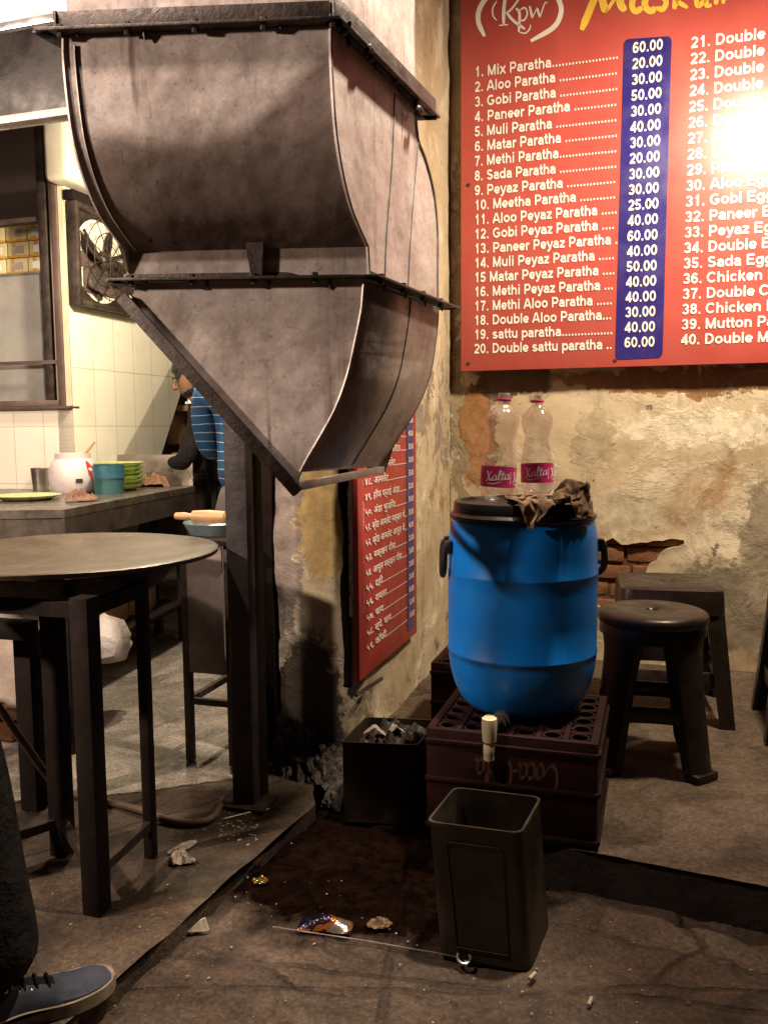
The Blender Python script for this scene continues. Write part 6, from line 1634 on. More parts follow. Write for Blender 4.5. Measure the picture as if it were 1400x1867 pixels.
# ================================================================== square tin under the tap, waste tin by the wall
tin = thing("oil_tin", "grimy open square tin standing on the ground under the tap", "tin", (.2, 1.8, 0))
tf = [atz(778, 1497, .275), atz(949, 1519, .275), atz(986, 1453, .275)]
w1, w2 = tf[0] - tf[1], tf[2] - tf[1]
t4 = tf[0] + w2
topq = [tf[1], tf[2], t4, tf[0]]
bf = atz(966, 1773, 0); br_ = atz(1003, 1652, 0)
cen = (tf[0] + tf[2]) / 2
botq = [bf, bf + (tf[2] - tf[1]) * 1.04, bf + (tf[2] - tf[1]) * 1.04 + w1 * .97, bf + w1 * .97]
def rsq(q, r, n=5):
    out = []
    for i in range(4):
        p0, p1, p2 = q[i - 1], q[i], q[(i + 1) % 4]
        a, b = (p0 - p1).normalized() * r, (p2 - p1).normalized() * r
        for j in range(n + 1):
            t_ = j / n; out.append((p1 + a) * (1 - t_) ** 2 + p1 * 2 * t_ * (1 - t_) + (p1 + b) * t_ * t_)
    return out
def tin_shell(bm, tq, bq, r, levels, thick=.0025, inner=True):
    rings = []
    for f, grow in levels:
        q_ = [b.lerp(t, f) for b, t in zip(bq, tq)]; c_ = sum(q_, V()) / 4
        q_ = [c_ + (p - c_) * (1 + grow) for p in q_]
        rings.append([bm.verts.new(p) for p in rsq(q_, r)])
    n = len(rings[0])
    for i in range(len(rings) - 1):
        for j in range(n): bm.faces.new((rings[i][j], rings[i][(j + 1) % n], rings[i + 1][(j + 1) % n], rings[i + 1][j]))
    return rings
bm = bmesh.new()
rr_ = tin_shell(bm, topq, botq, .022, [(0.0, .0), (.03, .004), (.045, 0), (.955, 0), (.965, .012), (.985, .022), (1.0, .016), (1.0, -.03), (.04, -.03)])
bm.faces.new(rr_[0][::-1]); bm.faces.new(rr_[-1])
obj("tin_body", bm, MAT['tin'], tin, world=True, ang=50)
bm = bmesh.new()
fx, fz = (botq[0] - botq[3]), (topq[3] - botq[3])
def tfp(a, b): return botq[3].lerp(botq[0], a).lerp(topq[3].lerp(topq[0], a), b)
nf_ = fx.cross(fz).normalized()
pnl = [tfp(*p) + nf_ * .0025 for p in ((.22, .10), (.78, .10), (.80, .84), (.76, .87), (.24, .87), (.20, .84), (.22, .10))]
tube(bm, pnl, .0016, 6); obj("pressed_panel", bm, MAT['tin'], tin, world=True)

wt_ = thing("waste_tin", "dark square waste tin full of rubbish beside the pillar wall", "bin", (0, 2.4, 0))
b0_ = atY(622, 1352, 2.30); wz = b0_.z
q1 = V((b0_.x, b0_.y, wz)); q2 = atY(762, 1356, 2.27); q2.z = wz
wd_ = (q2 - q1); dp_ = D * .21
tq = [q2, q2 + dp_, q1 + dp_, q1]; bq = [V((p.x, p.y, 0)) + V((.002, -.002, 0)) for p in tq]
bm = bmesh.new()
rr_ = tin_shell(bm, tq, bq, .012, [(0, 0), (.97, 0), (.98, .012), (1, .012), (1, -.03), (.60, -.03)])
bm.faces.new(rr_[0][::-1]); bm.faces.new(rr_[-1])
obj("tin_body", bm, MAT['tin'], wt_, world=True, ang=50)
for k, (px, py, sz_, lab) in enumerate(((684, 1338, .045, "folded scrap of pale card sticking out of the waste tin"), (722, 1334, .035, "bent pale paper scrap at the back of the waste tin"))):
    p = atY(px, py, 2.37)
    s_ = thing("paper_scrap", lab, "litter", p, .4 * k)
    bm = bmesh.new()
    def f(u, v): return V(((u - .5) * sz_ * 1.6, (v - .5) * sz_ * .6, sz_ * (.6 - 1.5 * abs(u - .45)) + .008 * fbm((u * 4, v * 4, k), 3)))
    grid(bm, 10, 6, f); o = obj("paper_sheet", bm, MAT['paper'], s_); m_ = o.modifiers.new("thickness", 'SOLIDIFY'); m_.thickness = .0015
rb = thing("rubbish_heap", "dark mixed rubbish filling the waste tin to its rim", "rubbish", ((q1 + q2) / 2 + dp_ / 2))
bm = bmesh.new(); c_ = (q1 + q2) / 2 + dp_ / 2
grid(bm, 24, 24, lambda u, v: c_ + wd_ * (u - .5) * .9 + dp_ * (v - .5) * .9 + Z * (-.05 + .05 * abs(fbm((u * 6, v * 6, 2), 5)) + .03 * (1 - 4 * (u - .5) ** 2)))
obj("rubbish_surface", bm, mottled("wet_rubbish", (.006, .004, .003), (.040, .026, .018), 30, .6, 0, .8, 60), rb, world=True)

# crumbling concrete at the foot of the pillar wall
ft = thing("concrete_lump", "broken grey concrete haunch at the dark foot of the pillar wall", "concrete", E - U * .15)
bm = bmesh.new()
f0, f1 = atY(505, 1270, 2.60), atY(600, 1440, 2.46)
def lump(u, v):
    a = u; p = (EL + U * (.02 + .27 * u)) - D * (.015 + .20 * v * (.5 + .5 * u))
    h_ = .13 * (1 - u) ** 1.3 * (1 - v) + .08 * (1 - v) ** .7
    q = V((u * 7, v * 7, 5))
    return V((p.x, p.y, 0)) + Z * max(0, h_ + .028 * fbm(q * 2, 5)) - D * .022 * fbm(q + V((5, 0, 0)), 5)
grid(bm, 60, 50, lump)
obj("lump_surface", bm, mottled("crumbled_concrete", (.020, .014, .010), (.11, .09, .075), 16, .9, 0, 1.0, 60, .012), ft, world=True)

# ================================================================== stools
def round_stool(loc, rz, label):
    t = thing("round_stool", label, "stool", loc, rz)
    H = .45
    bm = bmesh.new()
    lathe(bm, [(.012, H - .012), (.018, H - .004), (.022, H), (.10, H + .001), (.130, H - .001), (.141, H - .006), (.145, H - .014), (.146, H - .026), (.142, H - .033), (.137, H - .036), (.139, H - .040), (.140, H - .066), (.136, H - .066), (.134, H - .03), (.02, H - .014)], 64)
    obj("seat", bm, MAT['stool'], t, ang=45)
    for k in range(4):
        a = R(45 + 90 * k)
        er_, et_ = V((math.cos(a), math.sin(a), 0)), V((-math.sin(a), math.cos(a), 0))
        # angle section leg, wide at the top where it flares into the apron
        bm = bmesh.new(); rings = []
        for i in range(15):
            f = i / 14; z = (H - .045) * (1 - f)
            r_ = .128 + .060 * f ** 1.1 + (.006 if f > .93 else 0)
            wv = .030 * (1 - f) ** 7 + .046 - .006 * f
            dpt = .030
            sec = [(r_ + .004, 0), (r_ + .001, wv * .55), (r_ - .012, wv), (r_ - dpt - .008, wv * 1.02), (r_ - dpt, wv - .007), (r_ - .016, wv * .45), (r_ - .014, 0), (r_ - .016, -wv * .45), (r_ - dpt, -wv + .007), (r_ - dpt - .008, -wv * 1.02), (r_ - .012, -wv), (r_ + .001, -wv * .55)]
            rings.append([bm.verts.new(er_ * x + et_ * y + Z * z) for x, y in sec])
        for i in range(14):
            n = len(rings[0])
            for j in range(n): bm.faces.new((rings[i][j], rings[i][(j + 1) % n], rings[i + 1][(j + 1) % n], rings[i + 1][j]))
        bm.faces.new(rings[0][::-1]); bm.faces.new(rings[-1])
        lg = obj("leg", bm, MAT['stool'], t, ang=35)
        bm = bmesh.new(); box(bm, er_ * .176 + Z * .012, (.040, .082, .024), frame3(er_, et_, Z), .006); obj("foot", bm, MAT['stool'], lg)
    for k in range(4):
        a = R(90 * k); er_, et_ = V((math.cos(a), math.sin(a), 0)), V((-math.sin(a), math.cos(a), 0))
        for zc_, hh_, r_ in ((.160, .052, .116),):
            bm = bmesh.new()
            def f(u, v): 
                y = (u - .5) * .20; arch = .018 * (1 - (2 * u - 1) ** 4)
                return er_ * (r_ + .004) + et_ * y + Z * (zc_ + (v - .5) * hh_ + (arch if v < .5 else arch * .6))
            grid(bm, 14, 3, f); o = obj("stretcher", bm, MAT['stool'], t); m_ = o.modifiers.new("thickness", 'SOLIDIFY'); m_.thickness = .012; m_.offset = 0
        bm = bmesh.new()
        P = spline([er_ * .112 + et_ * -.070 + Z * (H - .15), er_ * .113 + et_ * -.060 + Z * (H - .10), er_ * .116 + et_ * -.036 + Z * (H - .078), er_ * .116 + et_ * .036 + Z * (H - .078), er_ * .113 + et_ * .060 + Z * (H - .10), er_ * .112 + et_ * .070 + Z * (H - .15)], 5)
        tube(bm, P, .007, 6); obj("apron_edge", bm, MAT['stool'], t)
    return t
rsp = atz(1189, 1110, ZP + .45)
rs_ = round_stool((rsp.x, rsp.y, ZP), R(-14), "scuffed dark round plastic stool with a hole in its seat, right of the drum")
rs_.scale = (1.07, 1.07, 1.0)

def square_stool(loc, rz, label, W=.33):
    t = thing("square_stool", label, "stool", loc, rz)
    H = .45; h_ = W / 2
    bm = bmesh.new()
    rings = []
    for r_, z in ((h_ * .02, H), (h_ * .5, H + .001), (h_ * .93, H), (h_ * .985, H - .006), (h_, H - .02), (h_ * 1.02, H - .085), (h_ * .99, H - .085), (h_ * .96, H - .02)):
        q_ = [V((r_, -r_, z)), V((r_, r_, z)), V((-r_, r_, z)), V((-r_, -r_, z))]
        rings.append([bm.verts.new(p) for p in rsq(q_, r_ * .28, 5)])
    n = len(rings[0]); bm.faces.new(rings[0])
    for i in range(len(rings) - 1):
        for j in range(n): bm.faces.new((rings[i][j], rings[i][(j + 1) % n], rings[i + 1][(j + 1) % n], rings[i + 1][j]))
    obj("seat", bm, MAT['stool'], t, ang=45)
    bm = bmesh.new(); lathe(bm, [(.012, H + .0015), (.016, H + .003), (.019, H + .0015)], 20, sx=1.4, sy=.6); obj("grip_hole", bm, MAT['black_plastic'], t)
    for sx_ in (-1, 1):
        for sy_ in (-1, 1):
            bm = bmesh.new(); rings = []
            for i in range(9):
                f = i / 8; z = (H - .08) * (1 - f); c_ = h_ * (.86 + .22 * f); w_ = .058 - .012 * f
                sec = [(c_ + .02, c_ + .02), (c_ + .02, c_ + .02 - w_), (c_ + .006, c_ + .02 - w_), (c_ + .002, c_ + .004), (c_ + .02 - w_, c_ + .006), (c_ + .02 - w_, c_ + .02)]
                rings.append([bm.verts.new((sx_ * x, sy_ * y, z)) for x, y in sec])
            for i in range(8):
                for j in range(6): bm.faces.new((rings[i][j], rings[i][(j + 1) % 6], rings[i + 1][(j + 1) % 6], rings[i + 1][j]))
            bm.faces.new(rings[0][::-1]); bm.faces.new(rings[-1])
            lg = obj("leg", bm, MAT['stool'], t, ang=35)
    for k in range(4):
        a = R(90 * k); er_, et_ = V((math.cos(a), math.sin(a), 0)), V((-math.sin(a), math.cos(a), 0))
        bm = bmesh.new(); box(bm, er_ * (h_ * .99) + Z * .15, (.014, W * .82, .055), frame3(er_, et_, Z), .005); obj("stretcher", bm, MAT['stool'], t)
    return t
ssp = atz(1216, 1058, ZP + .45)
square_stool((ssp.x, ssp.y, ZP), R(-12), "dark square plastic stool against the plaster wall, behind the round stool")
s3 = atz(1512, 1080, ZP + .45)
square_stool((s3.x, s3.y, ZP), R(-17), "dark stool at the right edge of the picture with only one leg showing")

# ================================================================== people
def skin(name, J, B, mat, parent, root=None, sub=2, smooth_it=True):
    """J: {name: (place, radius or (rx, ry))}; B: bones; one continuous skinned surface"""
    names = list(J); me = bpy.data.meshes.new(name)
    me.from_pydata([V(J[n][0]) for n in names], [(names.index(a), names.index(b)) for a, b in B], [])
    me.materials.append(mat)
    o = bpy.data.objects.new(name, me); COL.objects.link(o); o.parent = parent
    sk = o.modifiers.new("Skin", 'SKIN'); sk.use_smooth_shade = True; sk.branch_smoothing = .6
    for i, n in enumerate(names):
        r_ = J[n][1]; d_ = me.skin_vertices[0].data[i]
        d_.radius = (r_, r_) if not isinstance(r_, tuple) else r_; d_.use_root = (n == root)
    s = o.modifiers.new("Subdivision", 'SUBSURF'); s.levels = sub; s.render_levels = sub
    return o

def head_parts(parent, c, fwd, k=1.0, beard=False):
    """hair, ears and a face on the head of a body; c: head centre, fwd: where it looks"""
    fwd = V(fwd).normalized(); side = fwd.cross(Z).normalized(); up_ = side.cross(fwd)
    rt = frame3(side, fwd, up_)
    b_ = bmesh.new()
    bmesh.ops.create_uvsphere(b_, u_segments=28, v_segments=18, radius=1)
    for v in b_.verts:
        x, y, z = v.co
        if z < -.15 and y > -.2 or z < -.55: v.co *= .80
        elif y > .35 and z < .42: v.co *= .84
        p = V((x * .082, y * .100 - .004, z * .112 + .012)) * (v.co.length) * k
        p *= 1 + .03 * noise.noise(v.co * 7)
        v.co = rt @ p + c
    obj("hair", b_, MAT['hair'], parent)
    for s_ in (-1, 1):
        b_ = bmesh.new(); bmesh.ops.create_uvsphere(b_, u_segments=12, v_segments=8, radius=1)
        for v in b_.verts: v.co = rt @ (V((v.co.x * .010, v.co.y * .018, v.co.z * .030)) * k + V((s_ * .079, -.012, -.010)) * k) + c
        obj("ear", b_, MAT['skin'], parent)
        b_ = bmesh.new(); bmesh.ops.create_uvsphere(b_, u_segments=12, v_segments=8, radius=.0080 * k)
        for v in b_.verts: v.co = v.co + rt @ V((s_ * .031, .073, .004)) * k + c
        obj("eye", b_, MAT['hair'], parent)
        b_ = bmesh.new(); tube(b_, [c + rt @ V((s_ * .014, .096, .022)) * k, c + rt @ V((s_ * .032, .094, .027)) * k, c + rt @ V((s_ * .050, .080, .021)) * k], [.0015, .0025, .0015], 6); obj("eyebrow", b_, MAT['hair'], parent)
    b_ = bmesh.new(); tube(b_, [c + rt @ V((0, .090, .012)) * k, c + rt @ V((0, .108, -.014)) * k, c + rt @ V((0, .112, -.028)) * k, c + rt @ V((0, .094, -.034)) * k], [.007, .010, .014, .010], 10); obj("nose", b_, MAT['skin'], parent)
    b_ = bmesh.new(); tube(b_, [c + rt @ V((-.024, .086, -.056)) * k, c + rt @ V((0, .096, -.055)) * k, c + rt @ V((.024, .086, -.056)) * k], [.003, .0065, .003], 8); obj("mouth", b_, mottled("lip", (.20, .08, .05), (.24, .10, .065), 8, .5, 0, 0), parent)
    if beard:
        b_ = bmesh.new(); bmesh.ops.create_uvsphere(b_, u_segments=20, v_segments=12, radius=1)
        for v in b_.verts:
            x, y, z = v.co; zz = min(z, .15 - .35 * max(0, y))
            v.co = rt @ (V((x * .070, y * .060 + .036, zz * .058 - .070)) * k * (1 + .05 * noise.noise(v.co * 9))) + c
        obj("beard", b_, MAT['hair'], parent)

def person(label, loc, H, lean, hands, head_dir, shirt, trousers, feet_dir=0.0, beard=False, shirt_name="shirt", group=None, stance=.10):
    """a standing figure; lean: shift of the shoulders and head (x, y) in metres; hands: two places (left, right) relative to loc"""
    t = thing("person", label, "person", loc, 0, group)
    k = H / 1.7
    lx, ly = lean
    P = lambda x, y, z: V((x, y, z)) * 1.0
    hipz, waist, sh, nk, hd_ = .86 * k, 1.00 * k, 1.38 * k, 1.46 * k, 1.585 * k
    L_ = V((lx, ly, 0))
    bend = 1 - .18 * min(1, L_.length)
    fd = V((math.cos(feet_dir), math.sin(feet_dir), 0)); sd_ = V((-fd.y, fd.x, 0))    # facing, left side
    pel = V((0, 0, hipz)); shc = L_ + Z * sh * bend; nkc = L_ * 1.1 + Z * nk * bend; hdc = L_ * 1.25 + V(head_dir).normalized() * .03 + Z * hd_ * bend
    spine1 = pel.lerp(shc, .33); spine2 = pel.lerp(shc, .70)
    J = {'pelvis': (pel, (.125 * k, .105 * k)), 'spine1': (spine1, (.115 * k, .10 * k)), 'spine2': (spine2, (.135 * k, .11 * k)), 'chest': (shc - Z * .05, (.12 * k, .10 * k)), 'neck': (nkc, .052 * k), 'jaw': (hdc - Z * .055 * k + V(head_dir).normalized() * .015, .062 * k), 'head': (hdc + Z * .015 * k, .088 * k), 'crown': (hdc + Z * .07 * k, .062 * k)}
    B = [('pelvis', 'spine1'), ('spine1', 'spine2'), ('spine2', 'chest'), ('chest', 'neck'), ('neck', 'jaw'), ('jaw', 'head'), ('head', 'crown')]
    SJ = {n: (J[n][0], tuple(x * 1.24 for x in J[n][1])) for n in ('pelvis', 'spine1', 'spine2', 'chest')}
    for n in ('pelvis', 'spine1', 'spine2', 'chest'): J[n] = (J[n][0], tuple(x * .82 for x in J[n][1]))
    SJ['collar'] = (nkc - Z * .005 * k, .082 * k)
    SB = [('pelvis', 'spine1'), ('spine1', 'spine2'), ('spine2', 'chest'), ('chest', 'collar')]
    TJ = {'pelvis': (pel + Z * .13 * k, (.128 * k, .110 * k)), 'seat': (pel - Z * .06 * k, (.145 * k, .13 * k))}; TB = [('pelvis', 'seat')]
    for s_, nm, hnd in ((1, 'l', hands[0]), (-1, 'r', hands[1])):
        shp = shc + sd_ * s_ * .185 * k - Z * .01
        hnd = V(hnd); mid = shp.lerp(hnd, .5); reach = (hnd - shp).length
        drop = math.sqrt(max(.0004, (.29 * k) ** 2 - (reach / 2) ** 2)) if reach < .58 * k else .02
        elb = mid - Z * drop * .8 + sd_ * s_ * drop * .5
        dirh = (hnd - elb).normalized()
        J['sh' + nm] = (shp, .054 * k); J['el' + nm] = (elb, .040 * k); J['wr' + nm] = (hnd, .029 * k); J['pa' + nm] = (hnd + dirh * .055 * k, (.036 * k, .018 * k)); 
        B += [('chest', 'sh' + nm), ('sh' + nm, 'el' + nm), ('el' + nm, 'wr' + nm), ('wr' + nm, 'pa' + nm)]
        pe = hnd + dirh * .075 * k; ls = dirh.cross(Z).normalized()
        for fi in range(4):
            o_ = ls * (.024 - .016 * fi) * k; ln = (.072, .082, .078, .060)[fi] * k
            J['f%s%d' % (nm, fi)] = (pe + o_, .0105 * k); J['g%s%d' % (nm, fi)] = (pe + o_ + dirh * ln * .55 - Z * .010, .0095 * k); J['h%s%d' % (nm, fi)] = (pe + o_ + dirh * ln * .85 - Z * .034, .0078 * k)
            B += [('pa' + nm, 'f%s%d' % (nm, fi)), ('f%s%d' % (nm, fi), 'g%s%d' % (nm, fi)), ('g%s%d' % (nm, fi), 'h%s%d' % (nm, fi))]
        th = hnd + dirh * .03 * k - ls * s_ * .036 * k
        J['t' + nm] = (th, .012 * k); J['u' + nm] = (th + dirh * .04 * k - Z * .012, .010 * k)
        B += [('wr' + nm, 't' + nm), ('t' + nm, 'u' + nm)]
        SJ['sh' + nm] = (shp, .086 * k); SJ['el' + nm] = (elb, .064 * k); SJ['cu' + nm] = (elb.lerp(hnd, .86), .043 * k)
        SB += [('chest', 'sh' + nm), ('sh' + nm, 'el' + nm), ('el' + nm, 'cu' + nm)]
        hp2 = pel + sd_ * s_ * .095 * k - Z * .05 * k; ft_ = sd_ * s_ * stance * k
        kn = hp2.lerp(ft_ + Z * .08 * k, .5) + fd * .02
        J['hp' + nm] = (hp2, .066 * k); J['kn' + nm] = (kn, .050 * k); J['an' + nm] = (ft_ + Z * .09 * k, .040 * k); J['to' + nm] = (ft_ + fd * .15 * k + Z * .035 * k, (.042 * k, .028 * k))
        B += [('pelvis', 'hp' + nm), ('hp' + nm, 'kn' + nm), ('kn' + nm, 'an' + nm), ('an' + nm, 'to' + nm)]
        TJ['hp' + nm] = (hp2 - Z * .04, .122 * k); TJ['kn' + nm] = (kn, .088 * k); TJ['cf' + nm] = (ft_ + Z * .06 * k, .068 * k)
        TB += [('seat', 'hp' + nm), ('hp' + nm, 'kn' + nm), ('kn' + nm, 'cf' + nm)]
    skin("body", J, B, MAT['skin'], t, 'pelvis')
    skin(shirt_name, SJ, SB, shirt, t, 'pelvis')
    skin("trousers", TJ, TB, trousers, t, 'pelvis')
    for s_ in (1, -1):
        ft_ = sd_ * s_ * stance * k; b_ = bmesh.new()
        tube(b_, [ft_ - fd * .07 * k + Z * .04 * k, ft_ + fd * .0 * k + Z * .045 * k, ft_ + fd * .10 * k + Z * .036 * k, ft_ + fd * .19 * k + Z * .026 * k], [.036 * k, .046 * k, .046 * k, .024 * k], 14, ell=.9)
        obj("shoe", b_, MAT['black_cloth'], t)
    head_parts(t, hdc + Z * .015 * k, head_dir, k, beard)
    return t, hdc, nkc, k
p1 = atY(398, 800, 3.62)
person("worker in a blue striped jersey seen from behind, left of the steel post", (p1.x + .115, p1.y, ZS), 1.50, (-.02, .06), (V((-.05, .34, .93)), V((.16, .34, .93))), V((-.1, 1, -.15)), MAT['stripes'], MAT['grey_cloth'], R(98), shirt_name="striped_jersey")
p2 = atY(338, 800, 4.62)
wk, hdc2, nk2, k2 = person("bearded worker in a black top bending over his work beyond the tiled wall", (p2.x + .255, p2.y, ZS), 1.46, (-.13, -.12), (V((-.33, -.20, .89)), V((-.27, .02, .89))), V((-.85, -.25, -.45)), MAT['black_cloth'], MAT['black_cloth'], R(195), beard=True, shirt_name="black_top")
bm = bmesh.new()
b_dir = V((0, 0, 1))
for k in range(20):
    for r_ in range(2):
        a = 2 * math.pi * k / 20
        if (k + r_) % 2: continue
        c_ = nk2 + V((math.cos(a) * (.060 + r_ * .010), math.sin(a) * (.060 + r_ * .010), -.022 - r_ * .012))
        box(bm, c_, (.008, .018, .012), M.Rotation(a, 3, 'Z'), .002)
obj("checked_collar", bm, MAT['white'], wk)
# the table the black-clad worker leans on
kt = thing("kitchen_worktable", "dim steel work table in front of the bearded worker", "table", (p2.x - .26, p2.y + .10, ZS))
bm = bmesh.new(); box(bm, (0, 0, .80 - .02), (.55, .60, .03), frame3(U, D, Z), .003); obj("table_top", bm, MAT['iron'], kt)
for sx_ in (-1, 1):
    for sy_ in (-1, 1):
        bm = bmesh.new(); box(bm, U * sx_ * .24 + D * sy_ * .27 + Z * .38, (.035, .035, .765), frame3(U, D, Z)); obj("leg", bm, MAT['iron'], kt)

# ------------------------------------------------------------------ the passer-by at the left edge: dark trousers, blue canvas shoe
sd0 = atz(112, 1838, ZS)                             # middle of the shoe
fd = (atz(207, 1800, ZS) - atz(20, 1872, ZS)).normalized(); fs = V((-fd.y, fd.x, 0))
toe = atz(207, 1772, ZS + .02)
heel = toe - fd * .275
pb_ = thing("person", "passer-by in dark trousers and a blue canvas shoe standing at the left edge", "person", (heel.x, heel.y, ZS))
hl_ = V((0, 0, 0)) + fd * .085
kneeL = V((.005, .045, .50)); hipL = V((-.13, .0, .90)); pel = V((-.23, -.03, .95))
shd = V((-.28, -.06, 1.42)); f2 = V((-.33, -.10, 0))
J = {'pelvis': (pel, (.13, .11)), 'sp1': (pel.lerp(shd, .35), (.12, .10)), 'sp2': (pel.lerp(shd, .7), (.135, .11)), 'chest': (shd, (.12, .10)), 'neck': (shd + Z * .1, .052), 'jaw': (shd + Z * .19 + fd * .02, .062), 'head': (shd + Z * .26, .088), 'crown': (shd + Z * .315, .062),
     'hl': (hipL, .09), 'kl': (kneeL, .056), 'al': (hl_ + Z * .10, .042), 'tl': (hl_ + fd * .13 + Z * .04, (.04, .028)),
     'hr': (pel + V((-.08, -.05, -.05)), .09), 'kr': (f2 + V((0, .02, .49)), .056), 'ar': (f2 + Z * .09, .04), 'tr': (f2 + fd * .14 + Z * .04, (.04, .028))}
B = [('pelvis', 'sp1'), ('sp1', 'sp2'), ('sp2', 'chest'), ('chest', 'neck'), ('neck', 'jaw'), ('jaw', 'head'), ('head', 'crown'), ('pelvis', 'hl'), ('hl', 'kl'), ('kl', 'al'), ('al', 'tl'), ('pelvis', 'hr'), ('hr', 'kr'), ('kr', 'ar'), ('ar', 'tr')]
SJ = {'pelvis': (pel, (.145, .125)), 'sp1': (J['sp1'][0], (.135, .115)), 'sp2': (J['sp2'][0], (.15, .125)), 'chest': (shd, (.135, .115)), 'col': (shd + Z * .07, .062)}
SB = [('pelvis', 'sp1'), ('sp1', 'sp2'), ('sp2', 'chest'), ('chest', 'col')]
for s_, nm in ((1, 'l'), (-1, 'r')):
    sp0 = shd + fs * s_ * .19; e0_ = sp0 + V((-.03, -.03, -.29)) + fs * s_ * .03; h0_ = e0_ + fd * .07 - Z * .26
    J['s' + nm] = (sp0, .062); J['e' + nm] = (e0_, .043); J['w' + nm] = (h0_, .029); J['p' + nm] = (h0_ - Z * .055, (.036, .018))
    B += [('chest', 's' + nm), ('s' + nm, 'e' + nm), ('e' + nm, 'w' + nm), ('w' + nm, 'p' + nm)]
    for fi in range(4):
        q_ = h0_ - Z * .08 + fd * (.024 - .016 * fi); J['f%s%d' % (nm, fi)] = (q_, .0105); J['g%s%d' % (nm, fi)] = (q_ - Z * .05 + fd * .006, .009); B += [('p' + nm, 'f%s%d' % (nm, fi)), ('f%s%d' % (nm, fi), 'g%s%d' % (nm, fi))]
    J['t' + nm] = (h0_ - Z * .04 + fd * .035, .012); J['u' + nm] = (h0_ - Z * .08 + fd * .045, .010); B += [('w' + nm, 't' + nm), ('t' + nm, 'u' + nm)]
    SJ['s' + nm] = (sp0, .078); SJ['e' + nm] = (e0_, .06); SJ['c' + nm] = (e0_.lerp(h0_, .9), .043); SB += [('chest', 's' + nm), ('s' + nm, 'e' + nm), ('e' + nm, 'c' + nm)]
skin("body", J, B, MAT['skin'], pb_, 'pelvis'); skin("jacket", SJ, SB, MAT['black_cloth'], pb_, 'pelvis')
TJ = {'pelvis': (pel + Z * .02, (.14, .12)), 'seat': (pel - Z * .08, (.135, .12)), 'hl': (hipL - Z * .06, .108), 'kl': (kneeL, .088), 'ml': (hl_.lerp(kneeL, .42), .083), 'cl': (hl_ + Z * .062 + fd * -.01, .094),
      'hr': (pel + V((-.08, -.05, -.12)), .105), 'kr': (f2 + V((0, .02, .49)), .083), 'cr': (f2 + Z * .07, .075)}
skin("trousers", TJ, [('pelvis', 'seat'), ('seat', 'hl'), ('hl', 'kl'), ('kl', 'ml'), ('ml', 'cl'), ('seat', 'hr'), ('hr', 'kr'), ('kr', 'cr')], MAT['black_cloth'], pb_, 'pelvis')
head_parts(pb_, shd + Z * .265, fd, 1.0)
def shoe(org, vis=True):
    bm = bmesh.new(); K = 22; rings = []
    prof = []
    for i in range(K + 1):
        f = i / K; x = f * .275
        hw = .036 * (min(1, f / .10) ** .5) * (1 - .22 * math.exp(-((f - .36) / .16) ** 2)) * (1.0 + .28 * math.exp(-((f - .70) / .2) ** 2)) * (math.sqrt(max(0.0, 1 - max(0, (f - .82) / .185) ** 2)))
        ht = .085 if f < .25 else .085 - .045 * min(1, (f - .25) / .5) ** .8
        if f > .85: ht *= math.sqrt(max(.02, 1 - ((f - .85) / .16) ** 2)) * .9 + .1
        prof.append((x, max(.003, hw), ht, .010 * max(0, (f - .3)) * math.sin(f * 3.1)))
    for (x, hw, ht, off) in prof:
        c_ = org + fd * x - fs * off
        rings.append([bm.verts.new(c_ + fs * hw * math.cos(a) * (1.0 if math.sin(a) < .3 else .92) + Z * (.022 + (ht - .022) * max(0, math.sin(a)) ** .75)) for a in [math.pi * j / 14 for j in range(15)]])
    for i in range(K):
        for j in range(14): bm.faces.new((rings[i][j], rings[i][j + 1], rings[i + 1][j + 1], rings[i + 1][j]))
    bm.faces.new(rings[0]); 
    up_ = obj("shoe_upper", bm, MAT['denim'], pb_, world=True)
    bm = bmesh.new(); o_, i_ = [], []
    lo_ = [org + fd * x - fs * off + fs * (hw + .005) for (x, hw, ht, off) in prof] + [org + fd * x - fs * off - fs * (hw + .005) for (x, hw, ht, off) in prof[::-1]]
    prism(bm, [p + Z * .001 for p in lo_], Z * .024); obj("shoe_sole", bm, mottled("worn_rubber", (.12, .085, .06), (.36, .28, .20), 14, .7, 0, .2), pb_, world=True)
    bm = bmesh.new(); T_ = []
    for u in range(9):
        f = .30 + .30 * u / 8; x = f * .275; i = int(f * K); _, hw, ht, off = prof[i]
        T_.append([org + fd * x - fs * off + fs * hw * c_ * .55 + Z * (ht + .004 - .018 * abs(c_) ** 2) for c_ in (-1, -.5, 0, .5, 1)])
    vs = [[bm.verts.new(p) for p in r_] for r_ in T_]
    for u in range(8):
        for v in range(4): bm.faces.new((vs[u][v], vs[u + 1][v], vs[u + 1][v + 1], vs[u][v + 1]))
    obj("shoe_tongue", bm, MAT['black_cloth'], pb_, world=True)
    for u in range(4):
        bm = bmesh.new(); q_ = T_[1 + 2 * u]
        tube(bm, spline([p + Z * .004 for p in q_], 4), .0028, 6); obj("lace", bm, MAT['black_cloth'] if u else MAT['paper'], pb_, world=True)
    for u in range(5):
        for c_ in (0, 4):
            if c_ == 4 and u > 2: continue
            p = T_[min(8, 2 * u)][c_]; bm = bmesh.new()
            d_ = (fs * (-1 if c_ == 0 else 1) + Z).normalized()
            bmesh.ops.create_uvsphere(bm, u_segments=8, v_segments=6, radius=.0042); bmesh.ops.translate(bm, verts=bm.verts, vec=p + d_ * .001); obj("eyelet", bm, MAT['alu'], pb_, world=True)
SHOE0 = V((heel.x, heel.y, ZS))
shoe(SHOE0)
shoe(V((heel.x + f2.x, heel.y + f2.y, ZS)) - fd * .05)

# ================================================================== litter
def small_item(name, label, cat, p, rz=0.0): return thing(name, label, cat, p, rz)
